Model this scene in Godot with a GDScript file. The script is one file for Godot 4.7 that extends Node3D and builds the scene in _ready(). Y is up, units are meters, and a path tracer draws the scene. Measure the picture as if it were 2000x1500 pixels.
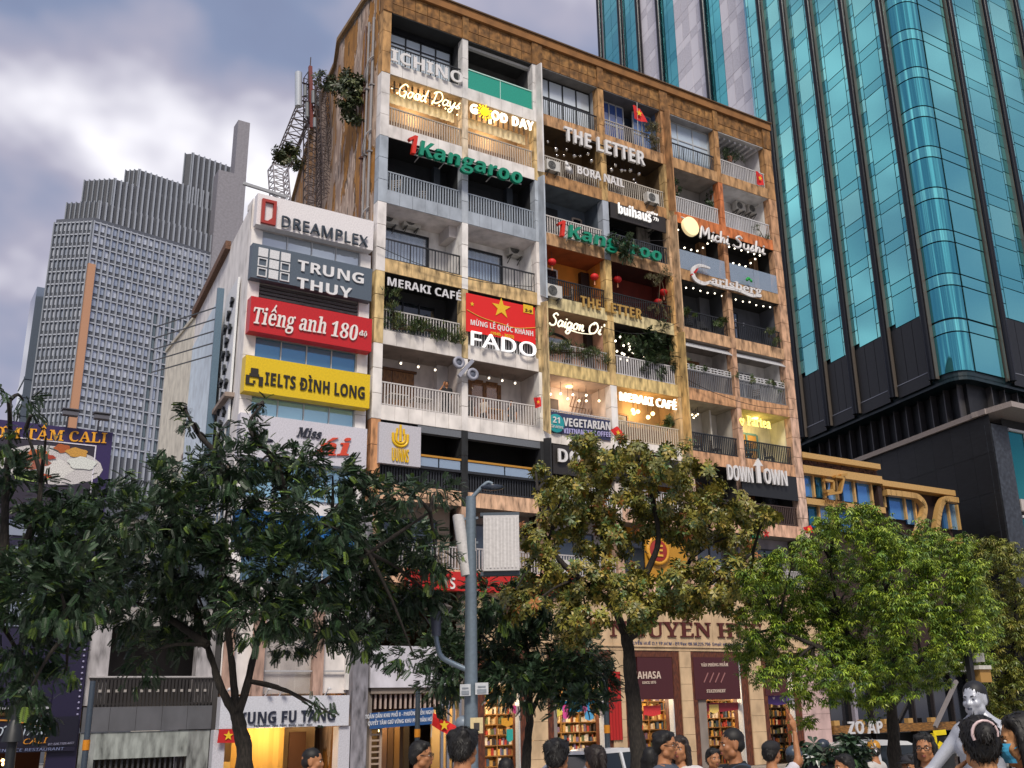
extends Node3D
# ---------------------------------------------------------------- camera solved from the facade's vanishing points
const FOC := 2073.951
const CX := 1149.0
const CY := 750.0
const EYE := 1.65
const DR := Vector3(0.82726887, -0.14815586, -0.54191887)   # facade direction seen by the camera
const DU := Vector3(-0.03518338, 0.94904515, -0.31316996)   # up
const DZ := Vector3(0.56070344, 0.27814229, 0.77990289)     # out of the facade
var used := {}
var mats := {}
var boxes := {}
var glyphs := {}
var rng := RandomNumberGenerator.new()
var F_SANS: SystemFont
var F_BOLD: SystemFont
var F_SERIF: SystemFont
var T := {}

func ray(px: float, py: float) -> Vector3:
	var d := Vector3(px - CX, -(py - CY), -FOC)
	return Vector3(d.dot(DR), d.dot(DU), d.dot(DZ))
func pz(px: float, py: float, z: float) -> Vector3:      # where a line of sight meets a facade plane
	var d := ray(px, py)
	var p: Vector3 = d * (z / d.z)
	return p + Vector3(0, EYE, 0)
func pd(px: float, py: float, dist: float) -> Vector3:   # ... at a ground distance
	var d := ray(px, py)
	var p: Vector3 = d * (dist / Vector2(d.x, d.z).length())
	return p + Vector3(0, EYE, 0)
func gd(px: float, dist: float) -> Vector3:
	var p := pd(px, 1440.0, dist)
	return Vector3(p.x, 0, p.z)

# ---------------------------------------------------------------- mesh collector
class MB:
	var v := PackedVector3Array()
	var n := PackedVector3Array()
	var c := PackedColorArray()
	var ix := PackedInt32Array()
	var col := Color.WHITE
	var tint := false
	func tri(a: Vector3, b: Vector3, d: Vector3) -> void:
		var nn := (b - a).cross(d - a).normalized()
		var s := v.size()
		v.push_back(a); v.push_back(b); v.push_back(d)
		for i in 3:
			n.push_back(nn)
			if tint: c.push_back(col)
		ix.push_back(s); ix.push_back(s + 2); ix.push_back(s + 1)
	func quad(a: Vector3, b: Vector3, d: Vector3, e: Vector3) -> void:
		var nn := (b - a).cross(d - a)
		if nn.length_squared() < 1e-14: nn = (d - a).cross(e - a)
		nn = nn.normalized()
		var s := v.size()
		v.push_back(a); v.push_back(b); v.push_back(d); v.push_back(e)
		for i in 4:
			n.push_back(nn)
			if tint: c.push_back(col)
		for k in [0, 2, 1, 0, 3, 2]: ix.push_back(s + k)
	func box(a: Vector3, b: Vector3) -> void:
		obox(Transform3D(Basis(), (a + b) * 0.5), (b - a).abs())
	func obox(x: Transform3D, s: Vector3) -> void:
		var h := s * 0.5
		var p := []
		for i in 8:
			p.push_back(x * Vector3(h.x if i & 1 else -h.x, h.y if i & 2 else -h.y, h.z if i & 4 else -h.z))
		quad(p[4], p[5], p[7], p[6]); quad(p[1], p[0], p[2], p[3])
		quad(p[5], p[1], p[3], p[7]); quad(p[0], p[4], p[6], p[2])
		quad(p[6], p[7], p[3], p[2]); quad(p[0], p[1], p[5], p[4])
	func bar(a: Vector3, b: Vector3, w: float, h := -1.0) -> void:
		var d := b - a
		var l := d.length()
		if l < 1e-5: return
		var y := d / l
		var x := (Vector3.RIGHT if absf(y.x) < 0.9 else Vector3.UP)
		var z := x.cross(y).normalized()
		x = y.cross(z)
		obox(Transform3D(Basis(x, y, z), (a + b) * 0.5), Vector3(w, l, h if h > 0 else w))
	func tube(path: Array, r0: float, r1: float, k := 6, caps := true) -> void:
		var m := path.size()
		if m < 2: return
		var s := v.size()
		var last := Vector3.ZERO
		for i in m:
			var d: Vector3 = (path[mini(i + 1, m - 1)] - path[maxi(i - 1, 0)]).normalized()
			var x: Vector3
			if i == 0:
				x = d.cross(Vector3.UP if absf(d.y) < 0.9 else Vector3.RIGHT).normalized()
			else:
				x = (last - d * last.dot(d)).normalized()
			last = x
			var y := d.cross(x)
			var r := lerpf(r0, r1, float(i) / (m - 1))
			for j in k:
				var an := TAU * j / k
				var q := x * cos(an) + y * sin(an)
				v.push_back(path[i] + q * r); n.push_back(q)
				if tint: c.push_back(col)
		for i in m - 1:
			for j in k:
				var a := s + i * k + j
				var b := s + i * k + (j + 1) % k
				for t in [a, a + k, b, b, a + k, b + k]: ix.push_back(t)
		if caps:
			for e in 2:
				var o: int = s + (0 if e == 0 else (m - 1) * k)
				for j in range(1, k - 1):
					if e == 0: tri(v[o], v[o + j + 1], v[o + j])
					else: tri(v[o], v[o + j], v[o + j + 1])
	func lathe(prof: Array, x: Transform3D, k := 16) -> void:   # prof: Vector2(radius, height)
		var s := v.size()
		var m := prof.size()
		for i in m:
			var a: Vector2 = prof[maxi(i - 1, 0)]
			var b: Vector2 = prof[mini(i + 1, m - 1)]
			var t := (b - a).normalized()
			for j in k:
				var an := TAU * j / k
				v.push_back(x * Vector3(cos(an) * prof[i].x, prof[i].y, sin(an) * prof[i].x))
				n.push_back((x.basis * Vector3(cos(an) * t.y, -t.x, sin(an) * t.y)).normalized())
				if tint: c.push_back(col)
		for i in m - 1:
			for j in k:
				var a := s + i * k + j
				var b := s + i * k + (j + 1) % k
				for t in [a, b, a + k, b, b + k, a + k]: ix.push_back(t)
	func ball(ce: Vector3, r: Vector3, k := 10, m := 6, bas := Basis()) -> void:
		var prof := []
		for i in m + 1:
			var an := PI * i / m - PI / 2
			prof.push_back(Vector2(maxf(cos(an), 0.001), sin(an)))
		lathe(prof, Transform3D(bas * Basis.from_scale(r), ce), k)
	func prism(poly: PackedVector2Array, x: Transform3D, depth: float) -> void:  # polygon in local xy, thickness along z
		var tr := Geometry2D.triangulate_polygon(poly)
		var area := 0.0
		for i in poly.size():
			var p := poly[i]; var q := poly[(i + 1) % poly.size()]
			area += p.x * q.y - q.x * p.y
		for i in range(0, tr.size(), 3):
			var a := poly[tr[i]]; var b := poly[tr[i + 1]]; var d := poly[tr[i + 2]]
			if (b - a).cross(d - a) < 0:
				var sw := b; b = d; d = sw
			tri(x * Vector3(a.x, a.y, depth), x * Vector3(b.x, b.y, depth), x * Vector3(d.x, d.y, depth))
			tri(x * Vector3(a.x, a.y, 0), x * Vector3(d.x, d.y, 0), x * Vector3(b.x, b.y, 0))
		for i in poly.size():
			var p := poly[i]; var q := poly[(i + 1) % poly.size()]
			if area < 0:
				var sw := p; p = q; q = sw
			quad(x * Vector3(p.x, p.y, 0), x * Vector3(q.x, q.y, 0), x * Vector3(q.x, q.y, depth), x * Vector3(p.x, p.y, depth))
	func done(m: Material = null) -> ArrayMesh:
		var am := ArrayMesh.new()
		if v.is_empty(): return am
		var a := []
		a.resize(Mesh.ARRAY_MAX)
		a[Mesh.ARRAY_VERTEX] = v
		a[Mesh.ARRAY_NORMAL] = n
		if tint: a[Mesh.ARRAY_COLOR] = c
		a[Mesh.ARRAY_INDEX] = ix
		am.add_surface_from_arrays(Mesh.PRIMITIVE_TRIANGLES, a)
		if m: am.surface_set_material(0, m)
		return am

# ---------------------------------------------------------------- nodes
func numbered(nm: String) -> String:
	if not used.has(nm):
		used[nm] = 0
		return nm
	used[nm] += 1
	return "%s_%03d" % [nm, used[nm]]
func tag(o: Node, label: String, cat: String, group := "") -> void:
	o.set_meta("label", label); o.set_meta("category", cat)
	if group != "": o.set_meta("group", group)
func thing(nm: String, label: String, cat: String, at := Vector3.ZERO, group := "", turn := 0.0) -> Node3D:
	var o := Node3D.new()
	o.name = numbered(nm)
	add_child(o)
	o.position = at
	o.rotation.y = turn
	tag(o, label, cat, group)
	return o
func part(nm: String, mb, m: Material, parent: Node3D, x := Transform3D()) -> MeshInstance3D:
	var o := MeshInstance3D.new()
	o.name = nm if parent != self else numbered(nm)
	if mb is MB: o.mesh = mb.done()
	else: o.mesh = mb
	o.material_override = m
	o.transform = x
	parent.add_child(o, true)
	return o
func one(nm: String, mb: MB, m: Material, label: String, cat: String, at := Vector3.ZERO, group := "", turn := 0.0) -> MeshInstance3D:
	var o := part(nm, mb, m, self, Transform3D(Basis(Vector3.UP, turn), at))
	tag(o, label, cat, group)
	return o
func struct(nm: String, mb: MB, m: Material) -> MeshInstance3D:
	var o := part(nm, mb, m, self)
	o.set_meta("kind", "structure")
	return o
func stuff(o: Node) -> Node:
	o.set_meta("kind", "stuff")
	return o
func bm(s: Vector3) -> BoxMesh:
	var k := s.snapped(Vector3.ONE * 0.001)
	if not boxes.has(k):
		var b := BoxMesh.new()
		b.size = k
		boxes[k] = b
	return boxes[k]
func gpos(o: Node) -> Vector3:
	var p := Vector3.ZERO
	while o != self and o != null:
		p += o.position
		o = o.get_parent()
	return p
func bw(nm: String, parent: Node3D, m: Material, a: Vector3, b: Vector3) -> MeshInstance3D:   # box between two world corners, under an unturned parent
	return part(nm, bm((b - a).abs()), m, parent, Transform3D(Basis(), (a + b) * 0.5 - gpos(parent)))
func holder(nm: String, parent: Node3D, at: Vector3) -> Node3D:
	var o := Node3D.new()
	o.name = nm
	parent.add_child(o, true)
	o.position = at - gpos(parent)
	return o

# ---------------------------------------------------------------- materials
func noise_tex(nm: String, size: int, freq: float, lo: float, hi: float, oct := 4, seed_ := 1, gamma := 1.0, contrast := 1.0) -> ImageTexture:
	if T.has(nm): return T[nm]
	var fn := FastNoiseLite.new()
	fn.seed = seed_
	fn.noise_type = FastNoiseLite.TYPE_SIMPLEX_SMOOTH
	fn.frequency = freq
	fn.fractal_octaves = oct
	var src := fn.get_seamless_image(size, size, false, false, 0.25)
	src.convert(Image.FORMAT_L8)
	var d := src.get_data()
	var out := PackedByteArray()
	out.resize(size * size * 3)
	var lut := PackedByteArray()
	lut.resize(256)
	for i in 256:
		var t := clampf((i / 255.0 - 0.5) * contrast + 0.5, 0, 1)
		lut[i] = int(clampf(lerpf(lo, hi, pow(t, gamma)), 0, 1) * 255.0)
	for i in size * size:
		var g := lut[d[i]]
		out[i * 3] = g; out[i * 3 + 1] = g; out[i * 3 + 2] = g
	T[nm] = ImageTexture.create_from_image(Image.create_from_data(size, size, false, Image.FORMAT_RGB8, out))
	return T[nm]
func mt(c: Color, rough := 0.8, metal := 0.0, tex := "", scale := Vector3.ONE) -> StandardMaterial3D:
	var k := "%s|%.3f|%.3f|%s|%s" % [c.to_html(), rough, metal, tex, scale]
	if mats.has(k): return mats[k]
	var m := StandardMaterial3D.new()
	m.albedo_color = c
	m.roughness = rough
	m.metallic = metal
	if tex != "":
		m.albedo_texture = T[tex]
		m.uv1_triplanar = true
		m.uv1_world_triplanar = true
		m.uv1_scale = scale
	mats[k] = m
	return m
func hx(s: String) -> Color:
	return Color.html(s)
func wall(s: String) -> StandardMaterial3D:    # painted, weathered render
	return mt(hx(s), 0.85, 0.0, "wear", Vector3(0.22, 0.12, 0.22))
func streak(s: String) -> StandardMaterial3D:  # rain-streaked concrete
	return mt(hx(s), 0.85, 0.0, "streak", Vector3(0.3, 0.09, 0.3))
func paint(s: String, rough := 0.5) -> StandardMaterial3D:
	return mt(hx(s), rough, 0.0, "fine", Vector3(1.3, 1.3, 1.3))
func metal(s: String, rough := 0.35) -> StandardMaterial3D:
	return mt(hx(s), rough, 0.8, "fine", Vector3(1.3, 1.3, 1.3))
func glow(c: String, e: float) -> StandardMaterial3D:
	var k := "glow" + c + str(e)
	if mats.has(k): return mats[k]
	var m := StandardMaterial3D.new()
	m.albedo_color = hx(c)
	m.emission_enabled = true
	m.emission = hx(c)
	m.emission_energy_multiplier = e
	mats[k] = m
	return m
func glass(c: String, a := 0.25, rough := 0.03) -> StandardMaterial3D:
	var k := "glass" + c + str(a)
	if mats.has(k): return mats[k]
	var m := StandardMaterial3D.new()
	var q := hx(c)
	q.a = a
	m.albedo_color = q
	m.transparency = BaseMaterial3D.TRANSPARENCY_ALPHA
	m.roughness = rough
	m.metallic = 0.0
	m.metallic_specular = 0.8
	mats[k] = m
	return m
func lamp(parent: Node3D, at: Vector3, c: String, e: float, size := 0.15) -> void:
	var l := OmniLight3D.new()
	l.name = "light"
	l.light_color = hx(c)
	l.light_energy = e
	l.light_size = size
	l.omni_range = 12.0
	l.omni_attenuation = 2.0
	l.shadow_enabled = true
	parent.add_child(l, true)
	l.position = at - gpos(parent)

# ---------------------------------------------------------------- lettering
func font(which: String) -> SystemFont:
	var f := SystemFont.new()
	f.font_names = PackedStringArray(["Droid Serif" if which == "serif" else "Droid Sans"])
	f.font_weight = 400 if which == "sans" else 700
	return f
# letters the fonts lack: base letter and marks (^ roof, ' acute, ` grave, ~ tilde, . dot below, h horn)
const VN := {"Ơ": "Oh", "ơ": "oh", "Ư": "Uh", "Ấ": "Â'", "ế": "ê'", "Ế": "Ê'", "Ố": "Ô'", "Ừ": "Uh`", "Ữ": "Uh~", "Ễ": "Ê~", "Ệ": "Ê.", "ộ": "ô.", "Ẩ": "Â'", "Ờ": "Oh`"}
func glyph(ch: String, which: String) -> Dictionary:
	var k := which + ch
	if glyphs.has(k): return glyphs[k]
	if VN.has(ch):
		var code: String = VN[ch]
		var g: Dictionary = glyph(code[0], which)
		var a: Array = g.a.duplicate(true)
		var q := MB.new()
		var by := base_y(which); var cap := cap_h(which); var w: float = g.w
		var low := code[0] in ["o", "ê", "ô"]
		var top := by + cap * (0.78 if low else 1.02) + (cap * 0.3 if code[0] in ["Â", "Ê", "Ô", "ê", "ô"] else 0.0)
		for i in range(1, code.length()):
			match code[i]:
				"h":
					q.bar(Vector3(w * 0.82, by + cap * (0.7 if low else 0.92), 0), Vector3(w * 1.02, by + cap * (0.9 if low else 1.08), 0), 0.09, 0.98)
				"'": q.bar(Vector3(w * 0.5, top, 0), Vector3(w * 0.68, top + cap * 0.24, 0), 0.09, 0.98)
				"`": q.bar(Vector3(w * 0.5, top + cap * 0.06, 0), Vector3(w * 0.32, top + cap * 0.28, 0), 0.09, 0.98)
				"~": q.bar(Vector3(w * 0.28, top + cap * 0.08, 0), Vector3(w * 0.72, top + cap * 0.16, 0), 0.08, 0.98)
				".": q.bar(Vector3(w * 0.5, by - cap * 0.2, 0), Vector3(w * 0.5, by - cap * 0.08, 0), 0.1, 0.98)
		var vs: PackedVector3Array = a[Mesh.ARRAY_VERTEX]
		var ns: PackedVector3Array = a[Mesh.ARRAY_NORMAL]
		var ind := PackedInt32Array()
		if a[Mesh.ARRAY_INDEX] != null: ind = a[Mesh.ARRAY_INDEX]
		else: ind = PackedInt32Array(range(vs.size()))
		for i in q.ix: ind.push_back(i + vs.size())
		vs.append_array(q.v); ns.append_array(q.n)
		a[Mesh.ARRAY_VERTEX] = vs; a[Mesh.ARRAY_NORMAL] = ns; a[Mesh.ARRAY_INDEX] = ind
		glyphs[k] = {"a": a, "w": w}
		return glyphs[k]
	var f: SystemFont = {"sans": F_SANS, "bold": F_BOLD, "serif": F_SERIF}[which]
	var tm := TextMesh.new()
	tm.font = f
	tm.text = ch
	tm.font_size = 64
	tm.pixel_size = 1.0 / 64.0
	tm.depth = 1.0
	tm.curve_step = 2.5
	tm.horizontal_alignment = HORIZONTAL_ALIGNMENT_LEFT
	tm.vertical_alignment = VERTICAL_ALIGNMENT_TOP
	var a := tm.get_mesh_arrays()
	glyphs[k] = {"a": a, "w": f.get_string_size(ch, HORIZONTAL_ALIGNMENT_LEFT, -1, 64).x / 64.0}
	return glyphs[k]
func base_y(which: String) -> float:
	var a: PackedVector3Array = glyph("H", which).a[Mesh.ARRAY_VERTEX]
	var m := 1e9
	for p in a: m = minf(m, p.y)
	return m
func cap_h(which: String) -> float:
	var a: PackedVector3Array = glyph("H", which).a[Mesh.ARRAY_VERTEX]
	var lo := 1e9; var hi := -1e9
	for p in a:
		lo = minf(lo, p.y); hi = maxf(hi, p.y)
	return hi - lo
# letters from p0 to p1 along the facade (baseline ends), cap height h, thickness dp; every letter a part named letter
func word(parent: Node3D, s: String, which: String, p0: Vector3, p1: Vector3, h: float, dp: float, m: Material, slant := 0.0, nm := "letter", joined := false) -> void:
	var total := 0.0
	for ch in s: total += glyph(ch, which).w
	var dir := p1 - p0
	var sx := dir.length() / total
	var sy := h / cap_h(which)
	var by := base_y(which)
	dir = dir.normalized()
	var nz := dir.cross(Vector3.UP)
	var pen := 0.0
	var o := gpos(parent)
	var all := MB.new()
	for ch in s:
		var g := glyph(ch, which)
		if ch != " " and g.a.size() > 0 and g.a[Mesh.ARRAY_VERTEX] != null:
			var vs: PackedVector3Array = g.a[Mesh.ARRAY_VERTEX]
			var ns: PackedVector3Array = g.a[Mesh.ARRAY_NORMAL]
			var q := all if joined else MB.new()
			var st := q.v.size()
			var off := p0 + dir * (pen * sx)
			var shift: Vector3 = off - p0 if joined else Vector3.ZERO
			for i in vs.size():
				var yy := (vs[i].y - by) * sy
				q.v.push_back(shift + dir * (vs[i].x * sx + slant * yy) + Vector3.UP * yy + nz * ((vs[i].z + 0.5) * dp))
				var nn := Vector3(ns[i].x / sx, (ns[i].y - ns[i].x * slant) / sy, ns[i].z)
				q.n.push_back((dir * nn.x + Vector3.UP * nn.y + nz * nn.z).normalized())
			var ind = g.a[Mesh.ARRAY_INDEX]
			if ind != null:
				for i in ind: q.ix.push_back(st + i)
			else:
				for i in vs.size(): q.ix.push_back(st + i)
			if not joined: part(nm, q, m, parent, Transform3D(Basis(), off - o))
		pen += g.w
	if joined: part(nm, all, m, parent, Transform3D(Basis(), p0 - o))
func smooth(pts: Array, sub := 6) -> Array:
	var c := []
	for i in pts.size() - 1:
		var a: Vector3 = pts[maxi(i - 1, 0)]
		var b: Vector3 = pts[i]
		var d: Vector3 = pts[i + 1]
		var e: Vector3 = pts[mini(i + 2, pts.size() - 1)]
		for k in sub: c.push_back(b.cubic_interpolate(d, a, e, float(k) / sub))
	c.push_back(pts[-1])
	return c
const PEN := {
	"o": [0.62, [.5,.45, .25,.5, .08,.25, .2,.02, .42,.1, .48,.32, .4,.48, .62,.42]],
	"a": [0.6, [.45,.42, .2,.5, .05,.2, .2,0, .42,.2, .48,.48, .46,.1, .6,.08]],
	"d": [0.62, [.42,.42, .2,.48, .05,.2, .18,0, .4,.2, .55,1.0, .48,.1, .62,.08]],
	"g": [0.6, [.45,.42, .2,.5, .06,.25, .2,.05, .42,.2, .48,.48, .42,-.25, .2,-.42, .05,-.25, .6,.1]],
	"i": [0.3, [.05,.1, .15,.48, .12,.08, .3,.06], [.18,.66, .2,.72]],
	"n": [0.56, [.05,.4, .1,.46, .08,.02, .22,.42, .38,.46, .38,.05, .56,.08]],
	"y": [0.58, [.05,.45, .1,.12, .28,.05, .45,.46, .35,-.3, .15,-.42, .08,-.2, .58,.12]],
	"s": [0.42, [.05,.08, .28,.52, .2,.3, .35,.12, .15,0, .02,.08]],
	"G": [0.85, [.75,.85, .45,1.02, .08,.6, .2,.08, .55,.05, .72,.42, .45,.42, .72,.42, .66,-.1]],
	"D": [0.85, [.2,.9, .14,.05, .05,.12, .4,.02, .78,.45, .55,.95, .1,.9, 0,.75]],
	"S": [0.7, [.6,.85, .4,1.0, .15,.78, .5,.45, .45,.08, .12,0, -.1,.15]],
	"O": [0.85, [.4,1, .08,.6, .2,.05, .6,.08, .75,.6, .5,.98, .35,.8]],
	"'": [0.15, [.05,1.0, .1,.8]],
	"M": [1.0, [.08,0, .2,.98, .45,.3, .75,1.0, .82,.05]],
	"c": [0.45, [.42,.42, .2,.5, .06,.22, .2,.02, .42,.1]],
	"h": [0.55, [.12,1.0, .08,.02, .2,.4, .38,.42, .4,.02]],
	"u": [0.55, [.08,.48, .08,.12, .25,.02, .42,.2, .42,.48, .45,.02]],
	" ": [0.35],
}
func script(parent: Node3D, s: String, p0: Vector3, p1: Vector3, h: float, r: float, m: Material, slant := 0.25) -> void:
	var total := 0.0
	for ch in s: total += PEN[ch][0]
	var dir := p1 - p0
	var sx := dir.length() / total
	dir = dir.normalized()
	var pen := 0.0
	for ch in s:
		var q := MB.new()
		for st in range(1, PEN[ch].size()):
			var raw: Array = PEN[ch][st]
			var pts := []
			for i in range(0, raw.size(), 2):
				pts.push_back(dir * ((raw[i] + slant * raw[i + 1]) * sx) + Vector3.UP * (raw[i + 1] * h))
			q.tube(smooth(pts, 4), r, r, 6)
		if ch != " ": part("letter", q, m, parent, Transform3D(Basis(), p0 + dir * (pen * sx) - gpos(parent)))
		pen += PEN[ch][0]

# ================================================================ scene
func _ready() -> void:
	rng.seed = 4711
	camera_and_light()
	textures()
	ground()
	main_building()
	white_building()
	low_buildings()
	glass_tower()
	podium_and_bank()
	grey_tower()
	street_level()
	facade_signs()
	balcony_things()
	trees()
	lamp_post()
	roof_things()
	vehicles()
	people()

func camera_and_light() -> void:
	var cam := Camera3D.new()
	cam.name = "camera"
	cam.projection = Camera3D.PROJECTION_FRUSTUM
	cam.near = 0.1
	cam.far = 2000.0
	cam.size = 0.1 * 1500.0 / FOC
	cam.frustum_offset = Vector2((1000.0 - CX) / FOC * 0.1, 0.0)
	add_child(cam)
	cam.transform = Transform3D(Basis(Vector3(DR.x, DU.x, DZ.x), Vector3(DR.y, DU.y, DZ.y), Vector3(DR.z, DU.z, DZ.z)), Vector3(0, EYE, 0))
	cam.current = true
	var env := Environment.new()
	env.background_mode = Environment.BG_SKY
	var sky := Sky.new()
	var sm := PanoramaSkyMaterial.new()
	sm.panorama = sky_image()
	sky.sky_material = sm
	env.sky = sky
	env.background_energy_multiplier = 1.0
	env.tonemap_mode = Environment.TONE_MAPPER_LINEAR
	env.tonemap_exposure = 1.6
	env.sdfgi_enabled = true
	env.ssao_enabled = true
	env.ssil_enabled = true
	var we := WorldEnvironment.new()
	we.name = "world_environment"
	we.environment = env
	add_child(we)
	var sun := DirectionalLight3D.new()
	sun.name = "sun"
	sun.light_energy = 0.7
	sun.light_angular_distance = 16.0
	sun.light_color = Color(1.0, 0.96, 0.9)
	sun.shadow_enabled = true
	add_child(sun)
	sun.look_at_from_position(Vector3(-13, 29, 24), Vector3.ZERO)

func sky_image() -> ImageTexture:
	var w := 1536
	var h := 768
	var a := FastNoiseLite.new()
	a.seed = 21
	a.noise_type = FastNoiseLite.TYPE_SIMPLEX_SMOOTH
	a.frequency = 3.6
	a.fractal_octaves = 5
	var b := FastNoiseLite.new()
	b.seed = 9
	b.noise_type = FastNoiseLite.TYPE_SIMPLEX_SMOOTH
	b.frequency = 0.9
	b.fractal_octaves = 3
	var img := Image.create(w, h, false, Image.FORMAT_RGBF)
	# thin bright parts and thick blue-grey parts of the deck as the photograph shows them
	var lobes := []
	for e in [[410, 350, 0.8, 130], [240, 190, 0.42, 330], [10, 215, 0.4, 600], [1080, 40, 0.3, 160], [620, 60, -0.4, 170], [70, 30, -0.45, 260], [120, 420, -0.3, 200], [400, 30, -0.15, 300]]:
		lobes.push_back([ray(e[0], e[1]).normalized(), e[2], e[3]])
	var c_dark := Color(0.13, 0.15, 0.24)
	var c_blue := Color(0.16, 0.195, 0.295)
	var c_mid := Color(0.28, 0.275, 0.35)
	var c_white := Color(0.78, 0.77, 0.80)
	for j in h:
		var el := PI * 0.5 - PI * (j + 0.5) / h
		if el < -0.06:
			img.fill_rect(Rect2i(0, j, w, 1), Color(0.22, 0.21, 0.2))
			continue
		for i in w:
			var az := TAU * (i + 0.5) / w
			var d := Vector3(sin(az) * cos(el), sin(el), -cos(az) * cos(el))
			# clouds lie on a layer: stretch towards the horizon
			var q := d / (0.35 + maxf(d.y, 0.0)) * 0.9
			var t := a.get_noise_3d(q.x, q.y, q.z) * 0.8 + b.get_noise_3d(q.x, q.y + 3.0, q.z) * 0.55
			for e in lobes: t += e[1] * exp(-(1.0 - d.dot(e[0])) * e[2])
			t = t * 0.95 + 0.46
			var col: Color
			if t < 0.25: col = c_dark.lerp(c_blue, clampf(t * 2.0 + 0.5, 0, 1))
			elif t < 0.55: col = c_blue.lerp(c_mid, (t - 0.25) / 0.3)
			else: col = c_mid.lerp(c_white, clampf((t - 0.55) / 0.5, 0, 1))
			img.set_pixel(i, j, col)
	return ImageTexture.create_from_image(img)

func textures() -> void:
	F_SANS = font("sans"); F_BOLD = font("bold"); F_SERIF = font("serif")
	noise_tex("fine", 256, 0.05, 0.86, 1.0, 4, 3)
	noise_tex("wear", 512, 0.012, 0.84, 1.0, 4, 5, 0.7, 1.4)
	noise_tex("streak", 512, 0.022, 0.58, 1.0, 6, 8, 0.55, 1.6)
	noise_tex("stone", 512, 0.02, 0.55, 1.0, 6, 12, 0.9, 1.5)
	noise_tex("bark", 256, 0.06, 0.45, 1.0, 5, 14, 1.0, 1.6)
	noise_tex("wood", 256, 0.03, 0.6, 1.0, 4, 15, 1.0, 1.5)

func ground() -> void:
	var g := MB.new()
	g.quad(Vector3(-600, -0.36, 600), Vector3(600, -0.36, 600), Vector3(600, -0.36, -600), Vector3(-600, -0.36, -600))
	struct("ground", g, mt(hx("8a8680"), 0.85, 0, "wear", Vector3(0.2, 0.2, 0.2)))
	var w := MB.new()
	w.box(Vector3(-300, -0.355, -22.9), Vector3(300, 0.0, 60))
	struct("promenade", w, mt(hx("a39f99"), 0.7, 0, "wear", Vector3(0.2, 0.2, 0.2)))
	var r := MB.new()
	r.quad(Vector3(-300, -0.352, -23), Vector3(300, -0.352, -23), Vector3(300, -0.352, -31), Vector3(-300, -0.352, -31))
	struct("road", r, mt(hx("3e3e40"), 0.9, 0, "stone", Vector3(0.4, 0.4, 0.4)))
	var p := MB.new()
	p.box(Vector3(-300, -0.35, -35.9), Vector3(300, 0.14, -31))
	struct("pavement", p, mt(hx("8a857e"), 0.85, 0, "wear", Vector3(0.5, 0.5, 0.5)))

# ================================================================ the balcony building
const FZ := -36.0
const BX := [[15.43, 18.85], [19.13, 22.50], [23.03, 26.20], [26.54, 30.05], [30.54, 33.60], [33.90, 37.15]]
const PX := [[15.05, 15.43], [18.85, 19.13], [22.50, 23.03], [26.20, 26.54], [30.05, 30.54], [33.60, 33.90], [37.15, 37.70]]
var tower_block: Node3D
func lift(s: String, k := 1.14) -> String:
	var c := hx(s)
	var g := (c.r + c.g + c.b) / 3.0
	c = c.lerp(Color(g, g, g), 0.14)
	return Color(minf(c.r * k, 0.93), minf(c.g * k, 0.92), minf(c.b * k, 0.915)).to_html(false)
func clad(s: String) -> StandardMaterial3D:
	return wall(s) if hx(s).s < 0.13 else streak(s)
func fb(f: int) -> float:          # underside of the slab below storey f (0 is the top storey)
	return 28.42 - 3.04 * f
func floor_y(f: int) -> float:
	return fb(f) + 0.58
func ceil_y(f: int) -> float:
	return 31.5 if f == 0 else fb(f - 1)
func railing_mesh(x0: float, x1: float, y: float, z: float, h: float, gap: float, w: float, post := 0.05) -> MB:
	var q := MB.new()
	q.box(Vector3(x0, y + h - 0.05, z - 0.03), Vector3(x1, y + h, z + 0.03))
	q.box(Vector3(x0, y + 0.06, z - 0.02), Vector3(x1, y + 0.10, z + 0.02))
	var k := int((x1 - x0) / gap)
	for i in k + 1:
		var x := lerpf(x0 + w, x1 - w, float(i) / k)
		var ww := w if i % 8 else maxf(post, w)
		q.box(Vector3(x - ww * 0.5, y, z - ww * 0.3), Vector3(x + ww * 0.5, y + h - 0.05, z + ww * 0.3))
	return q
func world_part(nm: String, q: MB, m: Material, parent: Node3D) -> MeshInstance3D:
	return part(nm, q, m, parent, Transform3D(Basis(), -gpos(parent)))
# a window in a back wall: frame bars and separate panes
func window(parent: Node3D, x0: float, x1: float, y0: float, y1: float, z: float, cols: int, rows: Array, fm: Material, pm: Material, fw := 0.06) -> void:
	var q := MB.new()
	var w := (x1 - x0) / cols
	for i in cols + 1:
		var x := x0 + w * i
		q.box(Vector3(x - fw * 0.5, y0, z), Vector3(x + fw * 0.5, y1, z + 0.07))
	var ys := [y0]
	for r in rows: ys.push_back(lerpf(y0, y1, r))
	ys.push_back(y1)
	for i in cols:
		for yy in ys: q.box(Vector3(x0 + w * i + fw * 0.5, yy - fw * 0.5, z + 0.003), Vector3(x0 + w * (i + 1) - fw * 0.5, yy + fw * 0.5, z + 0.067))
	world_part("window_frame", q, fm, parent)
	for i in cols:
		for j in ys.size() - 1:
			bw("pane", parent, pm, Vector3(x0 + w * i + fw * 0.5, ys[j] + fw * 0.5, z + 0.02), Vector3(x0 + w * (i + 1) - fw * 0.5, ys[j + 1] - fw * 0.5, z + 0.03))
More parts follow.
